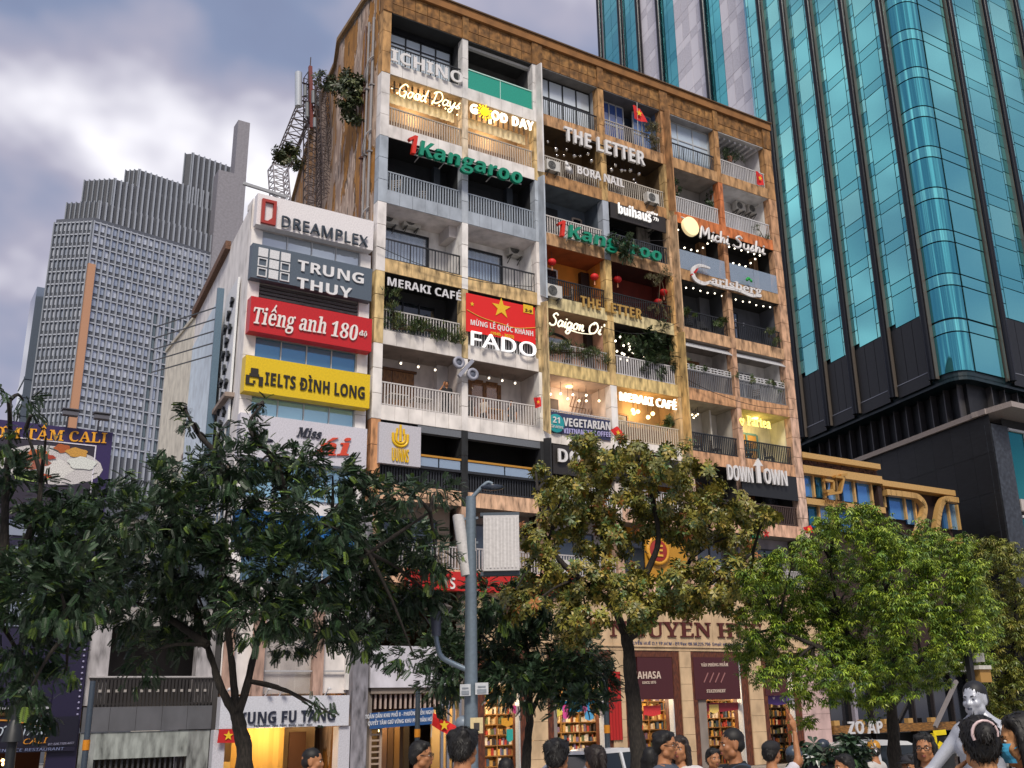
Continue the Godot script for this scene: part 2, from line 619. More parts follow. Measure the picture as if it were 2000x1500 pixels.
func curtain(parent: Node3D, x0: float, x1: float, y0: float, y1: float, z: float, m: Material, folds := 9.0) -> void:
	var q := MB.new()
	var k := int((x1 - x0) * folds * 2.0)
	for i in k:
		var a := lerpf(x0, x1, float(i) / k)
		var b := lerpf(x0, x1, float(i + 1) / k)
		var za := z + (0.03 if i % 2 else -0.03) * (0.6 + 0.4 * sin(i * 1.7))
		var zb := z + (0.03 if (i + 1) % 2 else -0.03) * (0.6 + 0.4 * sin((i + 1) * 1.7))
		q.quad(Vector3(a, y0, za), Vector3(b, y0, zb), Vector3(b, y1, zb), Vector3(a, y1, za))
	world_part("curtain", q, m, parent)

# storey rows, six bays each: back wall colour, ceiling colour, depth of the recess
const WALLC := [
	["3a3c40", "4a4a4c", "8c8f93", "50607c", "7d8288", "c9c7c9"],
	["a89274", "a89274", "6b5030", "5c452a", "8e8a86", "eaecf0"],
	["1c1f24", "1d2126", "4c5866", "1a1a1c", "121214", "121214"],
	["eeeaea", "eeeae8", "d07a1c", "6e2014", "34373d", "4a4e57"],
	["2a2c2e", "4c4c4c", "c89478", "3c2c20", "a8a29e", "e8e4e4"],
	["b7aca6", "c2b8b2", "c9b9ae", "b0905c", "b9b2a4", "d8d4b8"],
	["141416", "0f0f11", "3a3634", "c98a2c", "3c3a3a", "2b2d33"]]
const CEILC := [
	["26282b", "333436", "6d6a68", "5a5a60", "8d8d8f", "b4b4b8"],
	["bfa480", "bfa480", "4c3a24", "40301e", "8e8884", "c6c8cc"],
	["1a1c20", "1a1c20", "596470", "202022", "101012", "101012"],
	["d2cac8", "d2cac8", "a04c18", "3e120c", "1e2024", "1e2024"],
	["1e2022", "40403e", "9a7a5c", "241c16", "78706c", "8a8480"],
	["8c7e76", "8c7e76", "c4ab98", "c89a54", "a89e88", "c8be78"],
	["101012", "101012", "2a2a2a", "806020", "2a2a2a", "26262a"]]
const FASC := [   # slab edge colours by pair of bays
	["c2bfbd", "b08458", "ad8254"], ["c9c4c0", "ab7c4c", "c46a34"], ["8e97a3", "b48a60", "aa8054"],
	["c9a871", "c8b684", "bf946c"], ["c4bdb8", "cdb070", "c08c60"], ["cfc9c4", "cdc5be", "c08e68"], ["cfa582", "c9a084", "cfa184"]]
const PILC := [   # pillar colours by storey
	["b28550", "c0bebd", "c0bebe", "b08350", "a5764a", "ad7e4c", "a87a4a"],
	["c4c0be", "d0bca0", "c8aa74", "b8935a", "b0905c", "bf6a38", "b58660"],
	["8f99a6", "9aa2ac", "9aa3ae", "8f98a4", "bd9a76", "a8714a", "be8f6c"],
	["cfcac8", "d2cdca", "cfc7c2", "c8a565", "c79a5c", "b48a68", "be9270"],
	["cbb078", "c9ae7a", "c8ae7c", "c4a468", "bf9c60", "b98e6e", "c0967a"],
	["cbc7c4", "cfcac6", "d2cdc8", "cdc9c6", "c8a878", "c79c80", "c39c84"],
	["bf8658", "1d2024", "24262a", "c0b2a8", "c9aa96", "c3a08a", "c9a894"]]
# railing: colour, spacing, bar width, height; "" none
const RAIL := [
	["22252a:.12:.02:.95", "", "2c2e34:.11:.03:.95", "a9a29c:.12:.035:.95", "30333a:.12:.025:.95", "cdcbcb:.12:.035:.95"],
	["b8ada0:.12:.05:.95", "b8ada0:.12:.05:.95", "b8b0a6:.12:.035:.95", "c0b8ac:.12:.035:.95", "cfcfd2:.12:.045:.95", "cfcfd2:.12:.035:.95"],
	["9aa4b0:.13:.055:.95", "98a2ae:.13:.06:.95", "cfcac6:.13:.05:.95", "3c4048:.13:.04:.95", "", ""],
	["23262c:.14:.022:.95", "23262c:.14:.022:.95", "1c1a1a:.12:.045:.95", "1c1a1a:.12:.045:.95", "1d2024:.13:.03:.95", "1f2228:.13:.04:.95"],
	["c6c2be:.13:.04:.95", "c6c6c8:.13:.05:.95", "bcb8b4:.13:.05:.95", "c9c6c8:.13:.055:.95", "6a6a6e:.12:.045:.95", "74767a:.12:.045:.95"],
	["d3cecb:.13:.05:.98", "d3cecb:.13:.045:.98", "d0cbca:.13:.05:.95", "c9bca8:.13:.06:.95", "24272c:.12:.055:.95", "24272c:.12:.055:.95"],
	["26292f:.12:.06:.75", "26292f:.12:.06:.75", "c8c8c8:.13:.05:.95", "c8c8c8:.13:.05:.95", "3a3230:.12:.05:.95", "4a3a34:.12:.05:.95"]]

func main_building() -> void:
	var t := thing("balcony_building", "old nine storey apartment block with painted balconies, cafe signs and a tan tiled parapet", "building", Vector3(26.4, 0, FZ))
	tower_block = t
	# shell: side wall bending back, rear, roof
	var foot := [Vector2(15.06, -36.45), Vector2(14.9, -37.7), Vector2(15.0, -41.0), Vector2(15.56, -42.85), Vector2(16.07, -46.4), Vector2(17.1, -51.0), Vector2(18.6, -57.8), Vector2(37.66, -57.8), Vector2(37.66, -36.45)]
	var side := MB.new()
	for i in 6:
		var a: Vector2 = foot[i + 1]; var b: Vector2 = foot[i]
		side.quad(Vector3(a.x, 0, a.y), Vector3(b.x, 0, b.y), Vector3(b.x, 33.0, b.y), Vector3(a.x, 33.0, a.y))
	world_part("side_wall", side, plaster(), t)
	var rest := MB.new()
	for i in [6, 7]:
		var a: Vector2 = foot[i]; var b: Vector2 = foot[i + 1]
		rest.quad(Vector3(b.x, 0, b.y), Vector3(a.x, 0, a.y), Vector3(a.x, 33.0, a.y), Vector3(b.x, 33.0, b.y))
	world_part("rear_wall", rest, wall("a89888"), t)
	var rf := MB.new()
	var pl := PackedVector2Array()
	for p in foot: pl.push_back(Vector2(p.x, p.y))
	rf.prism(pl, Transform3D(Basis(Vector3.RIGHT, PI * 0.5), Vector3(0, 32.9, 0)), 0.2)
	world_part("roof", rf, wall("8c8478"), t)
	# coping along the broken edge of the side wall
	for i in 6:
		var cq := MB.new()
		var a: Vector2 = foot[i + 1]; var b: Vector2 = foot[i]
		cq.bar(Vector3(a.x, 33.02, a.y), Vector3(b.x, 33.02, b.y), 0.3, 0.2)
		world_part("coping", cq, wall("8a7050"), t)
	# parapet
	var pt := wall("b98a50")
	var par := holder("parapet", t, Vector3(26.4, 31.5, FZ))
	bw("parapet_core", par, wall("8d6538"), Vector3(15.06, 31.52, -36.4), Vector3(37.69, 33.0, -36.10))
	bw("coping_band", par, wall("8e6236"), Vector3(15.0, 32.68, -36.1), Vector3(37.74, 33.08, -35.9))
	bw("cap", par, wall("5c4630"), Vector3(14.95, 33.085, -36.45), Vector3(37.8, 33.15, -35.82))
	var tones := [mt(hx("9c7040"), 0.85, 0, "stone", Vector3(0.25, 0.2, 0.25)), mt(hx("a47844"), 0.85, 0, "stone", Vector3(0.25, 0.2, 0.25)), mt(hx("906636"), 0.85, 0, "stone", Vector3(0.25, 0.2, 0.25)), mt(hx("986c3c"), 0.85, 0, "stone", Vector3(0.25, 0.2, 0.25))]
	for b in 6:
		var x0: float = PX[b][1] - 0.02
		var x1: float = PX[b + 1][0] + 0.02
		for i in 6:
			for j in 2:
				var ya := 31.53 if j == 0 else 32.02
				var yb := 32.01 if j == 0 else 32.66
				var w := (x1 - x0) / 6.0
				bw("tile", par, tones[rng.randi() % 4], Vector3(x0 + w * i + 0.012, ya + 0.012, -36.1), Vector3(x0 + w * (i + 1) - 0.012, yb - 0.012, -36.055 + rng.randf_range(0, 0.012)))
	for b in 7:
		bw("parapet_post", par, tones[b % 4], Vector3(PX[b][0] - 0.01, 31.49, -36.1), Vector3(PX[b][1] + 0.01, 32.67, -35.96))
	# pillars, storey by storey, with clad panels
	for b in 7:
		var pil := holder("pillar", t, Vector3(PX[b][0], 0, FZ))
		bw("pillar_core", pil, wall("8a8078"), Vector3(PX[b][0] + 0.03, 0.15, -36.44), Vector3(PX[b][1] - 0.03, 31.49, -36.03))
		for f in 7:
			var y0 := fb(f)
			var m := clad(lift(PILC[f][b]))
			for k in 3:
				var hh := (ceil_y(f) - y0) / 3.0
				bw("pillar_panel", pil, m, Vector3(PX[b][0], y0 + hh * k + 0.012, -36.42), Vector3(PX[b][1], y0 + hh * (k + 1) - 0.012, -36.0 + rng.randf_range(-0.006, 0.006)))
		for k in 3:
			bw("pillar_panel", pil, streak("c6a288"), Vector3(PX[b][0], 7.14 + k * 1.013 + 0.01, -36.42), Vector3(PX[b][1], 7.14 + (k + 1) * 1.013 - 0.01, -36.0))
	# fins standing out between the pairs, two storeys each with a sloped head
	for b in [2, 4]:
		for f in [0, 2, 4, 6]:
			var x: float = PX[b][0] + 0.15
			var ytop := ceil_y(f) + (0.15 if f else -0.1)
			var ybot := fb(mini(f + 1, 6)) + 0.2
			var poly := PackedVector2Array([Vector2(0, ybot + 0.3), Vector2(0.5, ybot), Vector2(0.5, ytop - 0.1), Vector2(0, ytop)])
			var q := MB.new()
			q.prism(poly, Transform3D(Basis(Vector3.UP, -PI * 0.5), Vector3(x + 0.07, 0, -36.0)), 0.07)
			world_part("fin", q, clad(lift(PILC[f][b])), t)
	# slabs and their clad edges
	for f in 8:
		var y := fb(f)
		for b in 6:
			var bal_m := clad(lift(FASC[mini(f, 6)][b / 2]))
			var x0: float = BX[b][0]
			var x1: float = BX[b][1]
			bw("slab", t, wall("9a948c"), Vector3(x0, y + 0.02, -37.7), Vector3(x1, y + 0.56, -36.05))
			var fa := holder("slab_edge", t, Vector3(x0, y, FZ))
			for k in 6:
				var w := (x1 - x0) / 6.0
				bw("edge_panel", fa, bal_m, Vector3(x0 + w * k + 0.006, y, -36.05), Vector3(x0 + w * (k + 1) - 0.006, y + 0.58, -36.012 + rng.randf_range(0, 0.006)))
	for f in 7:
		for b in 6: balcony(t, b, f)
	# room mass behind the recesses, in front of the rear wall
	bw("inner_wall", t, wall("6a625a"), Vector3(15.5, 7.2, -38.3), Vector3(37.6, 31.4, -38.0))
	side_pipes(t)

func plaster() -> StandardMaterial3D:   # ochre paint with broken patches of bare, stained render
	if mats.has("plaster"): return mats["plaster"]
	var s := 512
	var img := Image.create(s, s, false, Image.FORMAT_RGB8)
	var a := FastNoiseLite.new()
	a.seed = 31; a.frequency = 0.011; a.fractal_octaves = 5
	a.noise_type = FastNoiseLite.TYPE_SIMPLEX_SMOOTH
	var b := FastNoiseLite.new()
	b.seed = 77; b.frequency = 0.05; b.fractal_octaves = 4
	b.noise_type = FastNoiseLite.TYPE_SIMPLEX_SMOOTH
	for j in s:
		for i in s:
			var x := 0.5 - 0.5 * cos(PI * i / s * 2.0)
			var n := a.get_noise_2d(i * 1.6, j * 0.45)
			var g := b.get_noise_2d(i * 1.8, j * 0.3)
			var c := Color(0.66, 0.46, 0.20).lerp(Color(0.52, 0.36, 0.16), clampf(g * 1.5 + 0.5, 0, 1))
			if n > 0.0 + 0.03 * sin(x): c = Color(0.74, 0.66, 0.60).lerp(Color(0.55, 0.47, 0.42), clampf(g * 2.2 + 0.4, 0, 1))
			elif n > -0.03: c = Color(0.42, 0.30, 0.18)
			if g < -0.32: c = c.darkened(0.4)
			img.set_pixel(i, j, c)
	var m := StandardMaterial3D.new()
	m.albedo_texture = ImageTexture.create_from_image(img)
	m.roughness = 0.9
	m.uv1_triplanar = true
	m.uv1_world_triplanar = true
	m.uv1_scale = Vector3(0.055, 0.05, 0.055)
	mats["plaster"] = m
	return m

func side_pipes(t: Node3D) -> void:
	var pm := paint("8f8d90", 0.6)
	for p in [[14.93, -36.75, 0.06], [14.88, -37.15, 0.05], [14.86, -37.45, 0.04]]:
		var q := MB.new()
		q.tube([Vector3(p[0], 1.0, p[1]), Vector3(p[0], 31.5, p[1])], p[2], p[2], 8)
		for k in 9: q.box(Vector3(p[0] - 0.09, 2.5 + k * 3.2, p[1] - 0.09), Vector3(p[0] + 0.1, 2.56 + k * 3.2, p[1] + 0.09))
		world_part("drain_pipe", q, pm if p[2] > 0.045 else paint("5a3a34"), t)
	for k in 5:
		var q := MB.new()
		var y := 14.0 + k * 3.6
		q.tube(smooth([Vector3(14.88, y, -37.15), Vector3(14.7, y + 0.2, -36.95), Vector3(14.72, y + 0.8, -36.7), Vector3(14.93, y + 1.1, -36.62)], 4), 0.035, 0.035, 6)
		world_part("pipe_elbow", q, pm, t)

func balcony(t: Node3D, b: int, f: int) -> void:
	var x0: float = BX[b][0]
	var x1: float = BX[b][1]
	var y0 := floor_y(f)
	var y1 := ceil_y(f)
	var zb := -37.5
	var h := holder("balcony", t, Vector3((x0 + x1) * 0.5, y0, FZ))
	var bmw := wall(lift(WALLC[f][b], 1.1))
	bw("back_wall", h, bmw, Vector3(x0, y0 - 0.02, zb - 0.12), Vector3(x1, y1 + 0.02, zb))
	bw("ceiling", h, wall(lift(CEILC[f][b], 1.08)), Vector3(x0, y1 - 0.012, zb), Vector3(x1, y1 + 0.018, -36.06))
	for s in 2:
		var xa: float = x0 - 0.1 if s == 0 else x1
		bw("partition", h, bmw, Vector3(xa + 0.003, y0 - 0.02, zb + 0.003), Vector3(xa + 0.097, y1 - 0.014, -36.45))
	var r: String = RAIL[f][b]
	if r != "":
		var e := r.split(":")
		world_part("railing", railing_mesh(x0 + 0.02, x1 - 0.02, y0 + 0.002, -36.16, float(e[3]), float(e[1]), float(e[2])), paint(e[0], 0.5), h)
	var dark := paint("17191d", 0.4)
	var alu := paint("b4b8bc", 0.4)
	var wood := mt(hx("8a5a28"), 0.5, 0, "wood", Vector3(3, 0.5, 3))
	var blind := glassy("b9c6d2")
	var black := glassy("1a1f26")
	match f * 10 + b:
		0:
			window(h, x0 + 0.35, x1 - 0.15, y0 + 0.1, y1 - 0.35, zb + 0.55, 4, [0.78], dark, blind)
			bw("lintel", h, dark, Vector3(x0, y1 - 0.3, zb + 0.5), Vector3(x1, y1 - 0.02, zb + 0.64))
		1:
			bw("roller_case", h, paint("d6d6d6"), Vector3(x0, y1 - 0.14, -36.5), Vector3(x1, y1 - 0.02, -36.32))
			for k in 2:
				var w := (x1 - x0 - 0.06) * 0.5
				bw("railing_panel", h, paint("189a86", 0.6), Vector3(x0 + 0.02 + (w + 0.03) * k, y0 + 0.02, -36.12), Vector3(x0 + 0.02 + (w + 0.03) * k + w, y0 + 1.0, -36.09))
			var q := MB.new()
			q.box(Vector3(x0, y0 + 1.0, -36.14), Vector3(x1, y0 + 1.05, -36.06))
			q.box(Vector3((x0 + x1) * 0.5 - 0.015, y0, -36.085), Vector3((x0 + x1) * 0.5 + 0.015, y0 + 1.0, -36.07))
			world_part("handrail", q, paint("bfe0d8"), h)
		2: window(h, x0 + 0.02, x1 - 0.02, y0 + 0.05, y1 - 0.05, -36.75, 4, [0.58], dark, glassy("c2ccd6"))
		3:
			window(h, x0 + 0.02, x0 + 1.75, y0 + 0.05, y1 - 0.05, -36.85, 4, [0.5], alu, glassy("3c5590"))
			window(h, x0 + 2.35, x1 - 0.02, y0 + 0.05, y1 - 0.05, -36.85, 2, [0.5], alu, glassy("4f74ad"))
		4: window(h, x0 + 0.02, x1 - 0.02, y0 + 0.05, y1 - 0.05, -36.6, 3, [0.62], alu, glassy("a8b8c8"))
		5:
			for k in 8:
				bw("pergola_slat", h, paint("c8c8cc"), Vector3(x0 + 0.25 + k * 0.38, y1 - 0.16, zb + 0.05), Vector3(x0 + 0.37 + k * 0.38, y1 - 0.03, -36.3))
		10, 11:
			bw("counter", h, mt(hx("6a4424"), 0.5, 0, "wood", Vector3(2, .5, 2)), Vector3(x0 + 0.1, y0, zb + 0.02), Vector3(x1 - 0.3, y0 + 1.05, zb + 0.25))
			for k in 12:
				bw("ceiling_batten", h, mt(hx("5a4a38"), 0.6), Vector3(x0 + 0.06 + k * (x1 - x0 - 0.1) / 12.0, y1 - 0.62, -36.42), Vector3(x0 + 0.14 + k * (x1 - x0 - 0.1) / 12.0, y1 - 0.03, -36.38))
			curtain(h, x0 + 0.1, x1 - 0.1, y1 - 1.0, y1 - 0.5, -36.6, mt(hx("d9c9a4"), 0.8), 4.0)
			lamp(h, Vector3((x0 + x1) * 0.5, y1 - 0.9, -36.95), "ffdcb0", 0.9, 0.3)
			ceiling_lamp(h, Vector3((x0 + x1) * 0.5, y1 - 0.05, -36.95))
		20, 21:
			bw("door", h, paint("14161a"), Vector3(x0 + 0.3, y0, zb + 0.01), Vector3(x0 + 1.9, y0 + 2.1, zb + 0.06))
			bw("column", h, paint("3c444e"), Vector3(x1 - 0.75, y0, zb), Vector3(x1 - 0.45, y1 - 0.02, zb + 0.3))
		22:
			bw("door", h, paint("15171b"), Vector3(x0 + 0.15, y0, zb + 0.01), Vector3(x0 + 1.6, y0 + 2.15, zb + 0.05))
			window(h, x1 - 0.75, x1 - 0.25, y0 + 0.9, y1 - 0.5, zb + 0.02, 1, [0.33, 0.66], paint("c9b8ac"), black, 0.07)
			bw("white_board", h, paint("e0dcd8"), Vector3(x0 + 1.55, y0 + 0.5, zb + 0.3), Vector3(x0 + 2.3, y0 + 1.3, zb + 0.34))
		23:
			window(h, x0 + 0.1, x1 - 1.1, y0 + 0.05, y1 - 0.4, zb + 0.02, 2, [0.75], dark, black)
			bw("side_panel", h, streak("a9a49e"), Vector3(x1 - 0.8, y0, zb + 0.01), Vector3(x1 - 0.02, y1 - 0.02, zb + 0.12))
		24, 25:
			bw("beam", h, streak("a07a58"), Vector3(x1 - 0.55 if b == 4 else x1 - 0.4, y0, zb), Vector3(x1 - 0.15 if b == 4 else x1 - 0.1, y1 - 0.02, zb + 0.35))
			for k in 2:
				var w := (x1 - x0) * 0.5
				bw("glass_panel", h, glass("9fb0c4", 0.45), Vector3(x0 + w * k + 0.01, y0 - 0.02, -36.008), Vector3(x0 + w * (k + 1) - 0.01, y0 + 1.0, -35.99))
		30, 31:
			var wx1: float = x0 + 2.45 if b == 0 else x0 + 2.35
			curtain(h, x0 + 0.1, wx1 - 0.1, y0 + 0.05, y0 + 2.0, zb + 0.04, mt(hx("c3d2e4"), 0.7), 5.0)
			var q := MB.new()
			q.box(Vector3(x0, y0 + 2.0, zb), Vector3(wx1 + 0.1, y0 + 2.1, zb + 0.14))
			q.box(Vector3(wx1, y0, zb + 0.001), Vector3(wx1 + 0.1, y0 + 1.998, zb + 0.139))
			world_part("window_frame", q, dark, h)
			for k in 2: bw("pane", h, glass("c8d8ea", 0.22), Vector3(x0 + 0.02 + k * wx1 * 0.0 + k * (wx1 - x0) * 0.5, y0 + 0.03, zb + 0.1), Vector3(x0 + (k + 1) * (wx1 - x0) * 0.5 - 0.01, y0 + 1.99, zb + 0.11))
			if b == 0: bw("bracket_beam", h, wall("c9c2c0"), Vector3(x1 - 0.35, y1 - 0.55, zb), Vector3(x1, y1 - 0.014, -36.5))
		32:
			window(h, x0 + 0.3, x0 + 1.45, y0 + 0.5, y0 + 2.05, zb + 0.02, 2, [], paint("e4e2de"), black)
			bw("curtain_panel", h, mt(hx("dcd8d4"), 0.8), Vector3(x0 + 0.2, y0 + 0.5, zb + 0.1), Vector3(x0 + 0.42, y0 + 2.1, zb + 0.13))
			bw("side_board", h, paint("241410"), Vector3(x1 - 0.5, y0, zb + 0.01), Vector3(x1 - 0.05, y0 + 2.2, zb + 0.25))
		33: bw("bench_back", h, paint("5c4a44"), Vector3(x0 + 0.2, y0, zb + 0.6), Vector3(x0 + 1.7, y0 + 0.85, zb + 0.68))
		34: bw("column", h, wall("5a5c62"), Vector3(x1 - 0.7, y0, zb), Vector3(x1 - 0.05, y1 - 0.02, zb + 0.2))
		35:
			window(h, x0 + 0.3, x0 + 1.6, y0, y0 + 2.1, zb + 0.02, 3, [0.33, 0.62], paint("10131a"), glassy("7d8fae"))
			bw("lamp_plate", h, paint("c0c4cc"), Vector3(x0 + 2.0, y0 + 1.5, zb), Vector3(x0 + 2.1, y0 + 1.7, zb + 0.05))
		40:
			window(h, x0 + 0.7, x1 - 0.5, y0 + 0.1, y0 + 2.0, zb + 0.02, 3, [0.6], dark, black)
			bw("shelf", h, mt(hx("3c3428"), 0.6), Vector3(x0 + 0.6, y0 + 1.3, zb + 0.1), Vector3(x1 - 0.5, y0 + 1.36, zb + 0.4))
		42:
			var q := MB.new()
			var pts := []
			for k in 9:
				var an := PI * k / 8
				pts.push_back(Vector3(x0 + 1.25 - cos(an) * 1.0, y0 + 1.2 + sin(an) * 0.75, zb + 0.06))
			q.tube(pts, 0.06, 0.06, 6)
			q.box(Vector3(x0 + 0.2, y0 + 1.14, zb + 0.01), Vector3(x0 + 2.3, y0 + 1.22, zb + 0.1))
			world_part("arched_frame", q, dark, h)
			bw("pane", h, glassy("a9b7c6"), Vector3(x0 + 0.35, y0 + 1.24, zb + 0.01), Vector3(x0 + 2.1, y0 + 1.75, zb + 0.03))
			bw("door", h, paint("2c2622"), Vector3(x1 - 0.35, y0, zb + 0.01), Vector3(x1 - 0.02, y1 - 0.1, zb + 0.3))
		44:
			bw("door", h, wood, Vector3(x1 - 1.7, y0, zb + 0.02), Vector3(x1 - 0.9, y0 + 2.0, zb + 0.08))
			awning(h, x0, x1, y1)
		45:
			window(h, x0 + 0.4, x1 - 0.9, y0 + 0.2, y0 + 1.95, zb + 0.02, 3, [0.66], paint("e6e6e8"), glassy("5f6670"), 0.08)
			awning(h, x0, x1, y1)
		50:
			for k in 2:
				bw("door_panel", h, wood, Vector3(x0 + 0.08 + k * 0.98, y0, zb + 0.02), Vector3(x0 + 1.02 + k * 0.98, y0 + 1.95, zb + 0.08))
			bw("door_head", h, mt(hx("6e431c"), 0.5, 0, "wood", Vector3(.5, 3, 3)), Vector3(x0 + 0.02, y0 + 1.96, zb + 0.02), Vector3(x0 + 2.1, y0 + 2.06, zb + 0.12))
			bw("column", h, wall("cfc8c6"), Vector3(x1 - 0.5, y0, zb), Vector3(x1 - 0.02, y1 - 0.02, zb + 0.3))
		51:
			window(h, x0 + 0.85, x0 + 2.25, y0, y0 + 2.1, zb + 0.03, 2, [], wood, glass("b98a6a", 0.5), 0.16)
		52:
			bw("door", h, paint("3a2c2a"), Vector3(x0 + 0.05, y0, zb + 0.02), Vector3(x0 + 1.35, y0 + 1.9, zb + 0.06))
			var q := MB.new()
			for k in 26:
				for j in 2:
					var a := Vector3(x1 - 1.2 + (k % 7) * 0.17, y0 + 0.2 + (k / 7) * 0.5, zb + 0.03)
					q.bar(a, a + Vector3(0.17, 0.5 if j else -0.02, 0), 0.02, 0.03)
			world_part("lattice", q, paint("8c7460"), h)
			ceiling_lamp(h, Vector3((x0 + x1) * 0.5, y1 - 0.05, -36.9))
			lamp(h, Vector3((x0 + x1) * 0.5, y1 - 0.6, -36.9), "ffd8b0", 0.6, 0.3)
		53:
			window(h, x0 + 0.1, x0 + 1.6, y0 + 0.2, y0 + 1.7, zb + 0.02, 2, [], mt(hx("9a6a30"), 0.5), paint("33221a", 0.2), 0.09)
			bw("counter", h, mt(hx("5a3a20"), 0.5), Vector3(x0 + 0.4, y0, zb + 0.5), Vector3(x1 - 0.4, y0 + 0.9, zb + 0.8))
			lamp(h, Vector3((x0 + x1) * 0.5, y1 - 0.7, -36.9), "ffdcae", 0.8, 0.3)
			ceiling_lamp(h, Vector3((x0 + x1) * 0.5, y1 - 0.05, -36.9))
		54:
			bw("door", h, wall("ccc6ba"), Vector3(x1 - 0.95, y0, zb + 0.02), Vector3(x1 - 0.85, y1 - 0.02, zb + 0.6))
			window(h, x0 + 0.05, x0 + 0.85, y0 + 0.2, y0 + 1.5, zb + 0.02, 2, [], paint("8a7a68"), black)
		55:
			window(h, x0 + 0.1, x1 - 1.0, y0 + 0.2, y0 + 1.75, zb + 0.03, 3, [0.5], paint("6fa0a8"), paint("d9a860", 0.2), 0.1)
			lamp(h, Vector3((x0 + x1) * 0.5, y1 - 0.7, -36.8), "ffe090", 0.4, 0.2)
			ceiling_lamp(h, Vector3((x0 + x1) * 0.5, y1 - 0.05, -36.8))
		60, 61:
			bw("roller_case", h, paint("6e7278", 0.4), Vector3(x0 + (1.55 if b == 0 else 0.0), y1 - 0.3, -36.3), Vector3(x1, y1 - 0.02, -36.03))
			var xs: float = x0 + 1.5 if b == 0 else x0
			bw("handrail", h, mt(hx("c08a38"), 0.35, 0.3), Vector3(xs, y0 + 1.22, -36.1), Vector3(x1, y0 + 1.30, -36.02))
			for k in 2: bw("glass_panel", h, glass("a8bed8", 0.5), Vector3(lerpf(xs, x1, k * 0.5) + 0.03, y0 + 0.82, -36.08), Vector3(lerpf(xs, x1, k * 0.5 + 0.5) - 0.03, y0 + 1.2, -36.05))
			bw("rail_band", h, paint("24272d"), Vector3(xs, y0 + 0.74, -36.12), Vector3(x1, y0 + 0.84, -36.0))
		64, 65:
			bw("door", h, wood, Vector3(x0 + 0.6, y0, zb + 0.02), Vector3(x0 + 1.75, y0 + 2.0, zb + 0.08))
			bw("screen", h, paint("20242c", 0.2), Vector3(x0 + 1.8, y0 + 0.3, zb + 0.5), Vector3(x1 - 0.4, y0 + 1.95, zb + 0.55))

func ceiling_lamp(h: Node3D, at: Vector3) -> void:
	var q := MB.new()
	q.lathe([Vector2(0.001, -0.06), Vector2(0.16, -0.05), Vector2(0.18, 0.0), Vector2(0.001, 0.01)], Transform3D(Basis(), at), 12)
	world_part("ceiling_lamp", q, glow("ffd9a0", 1.6), h)
func awning(h: Node3D, x0: float, x1: float, y1: float) -> void:
	var q := MB.new()
	for k in 5:
		q.box(Vector3(x0, y1 - 0.12 - k * 0.07, -36.3 + k * 0.07), Vector3(x1, y1 - 0.09 - k * 0.07, -36.25 + k * 0.07))
	for k in 6:
		var x := lerpf(x0 + 0.05, x1 - 0.05, k / 5.0)
		q.bar(Vector3(x, y1 - 0.08, -36.33), Vector3(x, y1 - 0.42, -35.98), 0.025)
	world_part("slatted_awning", q, paint("d4d4d6"), h)
	var l := MB.new()
	var y := y1 - 2.46 + 0.97
	for k in 7:
		var xa := lerpf(x0, x1, k / 7.0)
		var xb := lerpf(x0, x1, (k + 1) / 7.0) - 0.06
		for j in 3: l.box(Vector3(xa, y + j * 0.12, -36.17), Vector3(xb, y + 0.035 + j * 0.12, -36.13))
		for j in 3: l.box(Vector3(lerpf(xa, xb, j * 0.5) - 0.015, y, -36.165), Vector3(lerpf(xa, xb, j * 0.5) + 0.015, y + 0.26, -36.135))
	world_part("lattice_top", l, paint("d0d0d2"), h)
func glassy(c: String) -> StandardMaterial3D:   # reflecting window glass with blinds or a dark room behind it
	var m := mt(hx(c), 0.06, 0.0)
	m.metallic_specular = 0.75
	return m

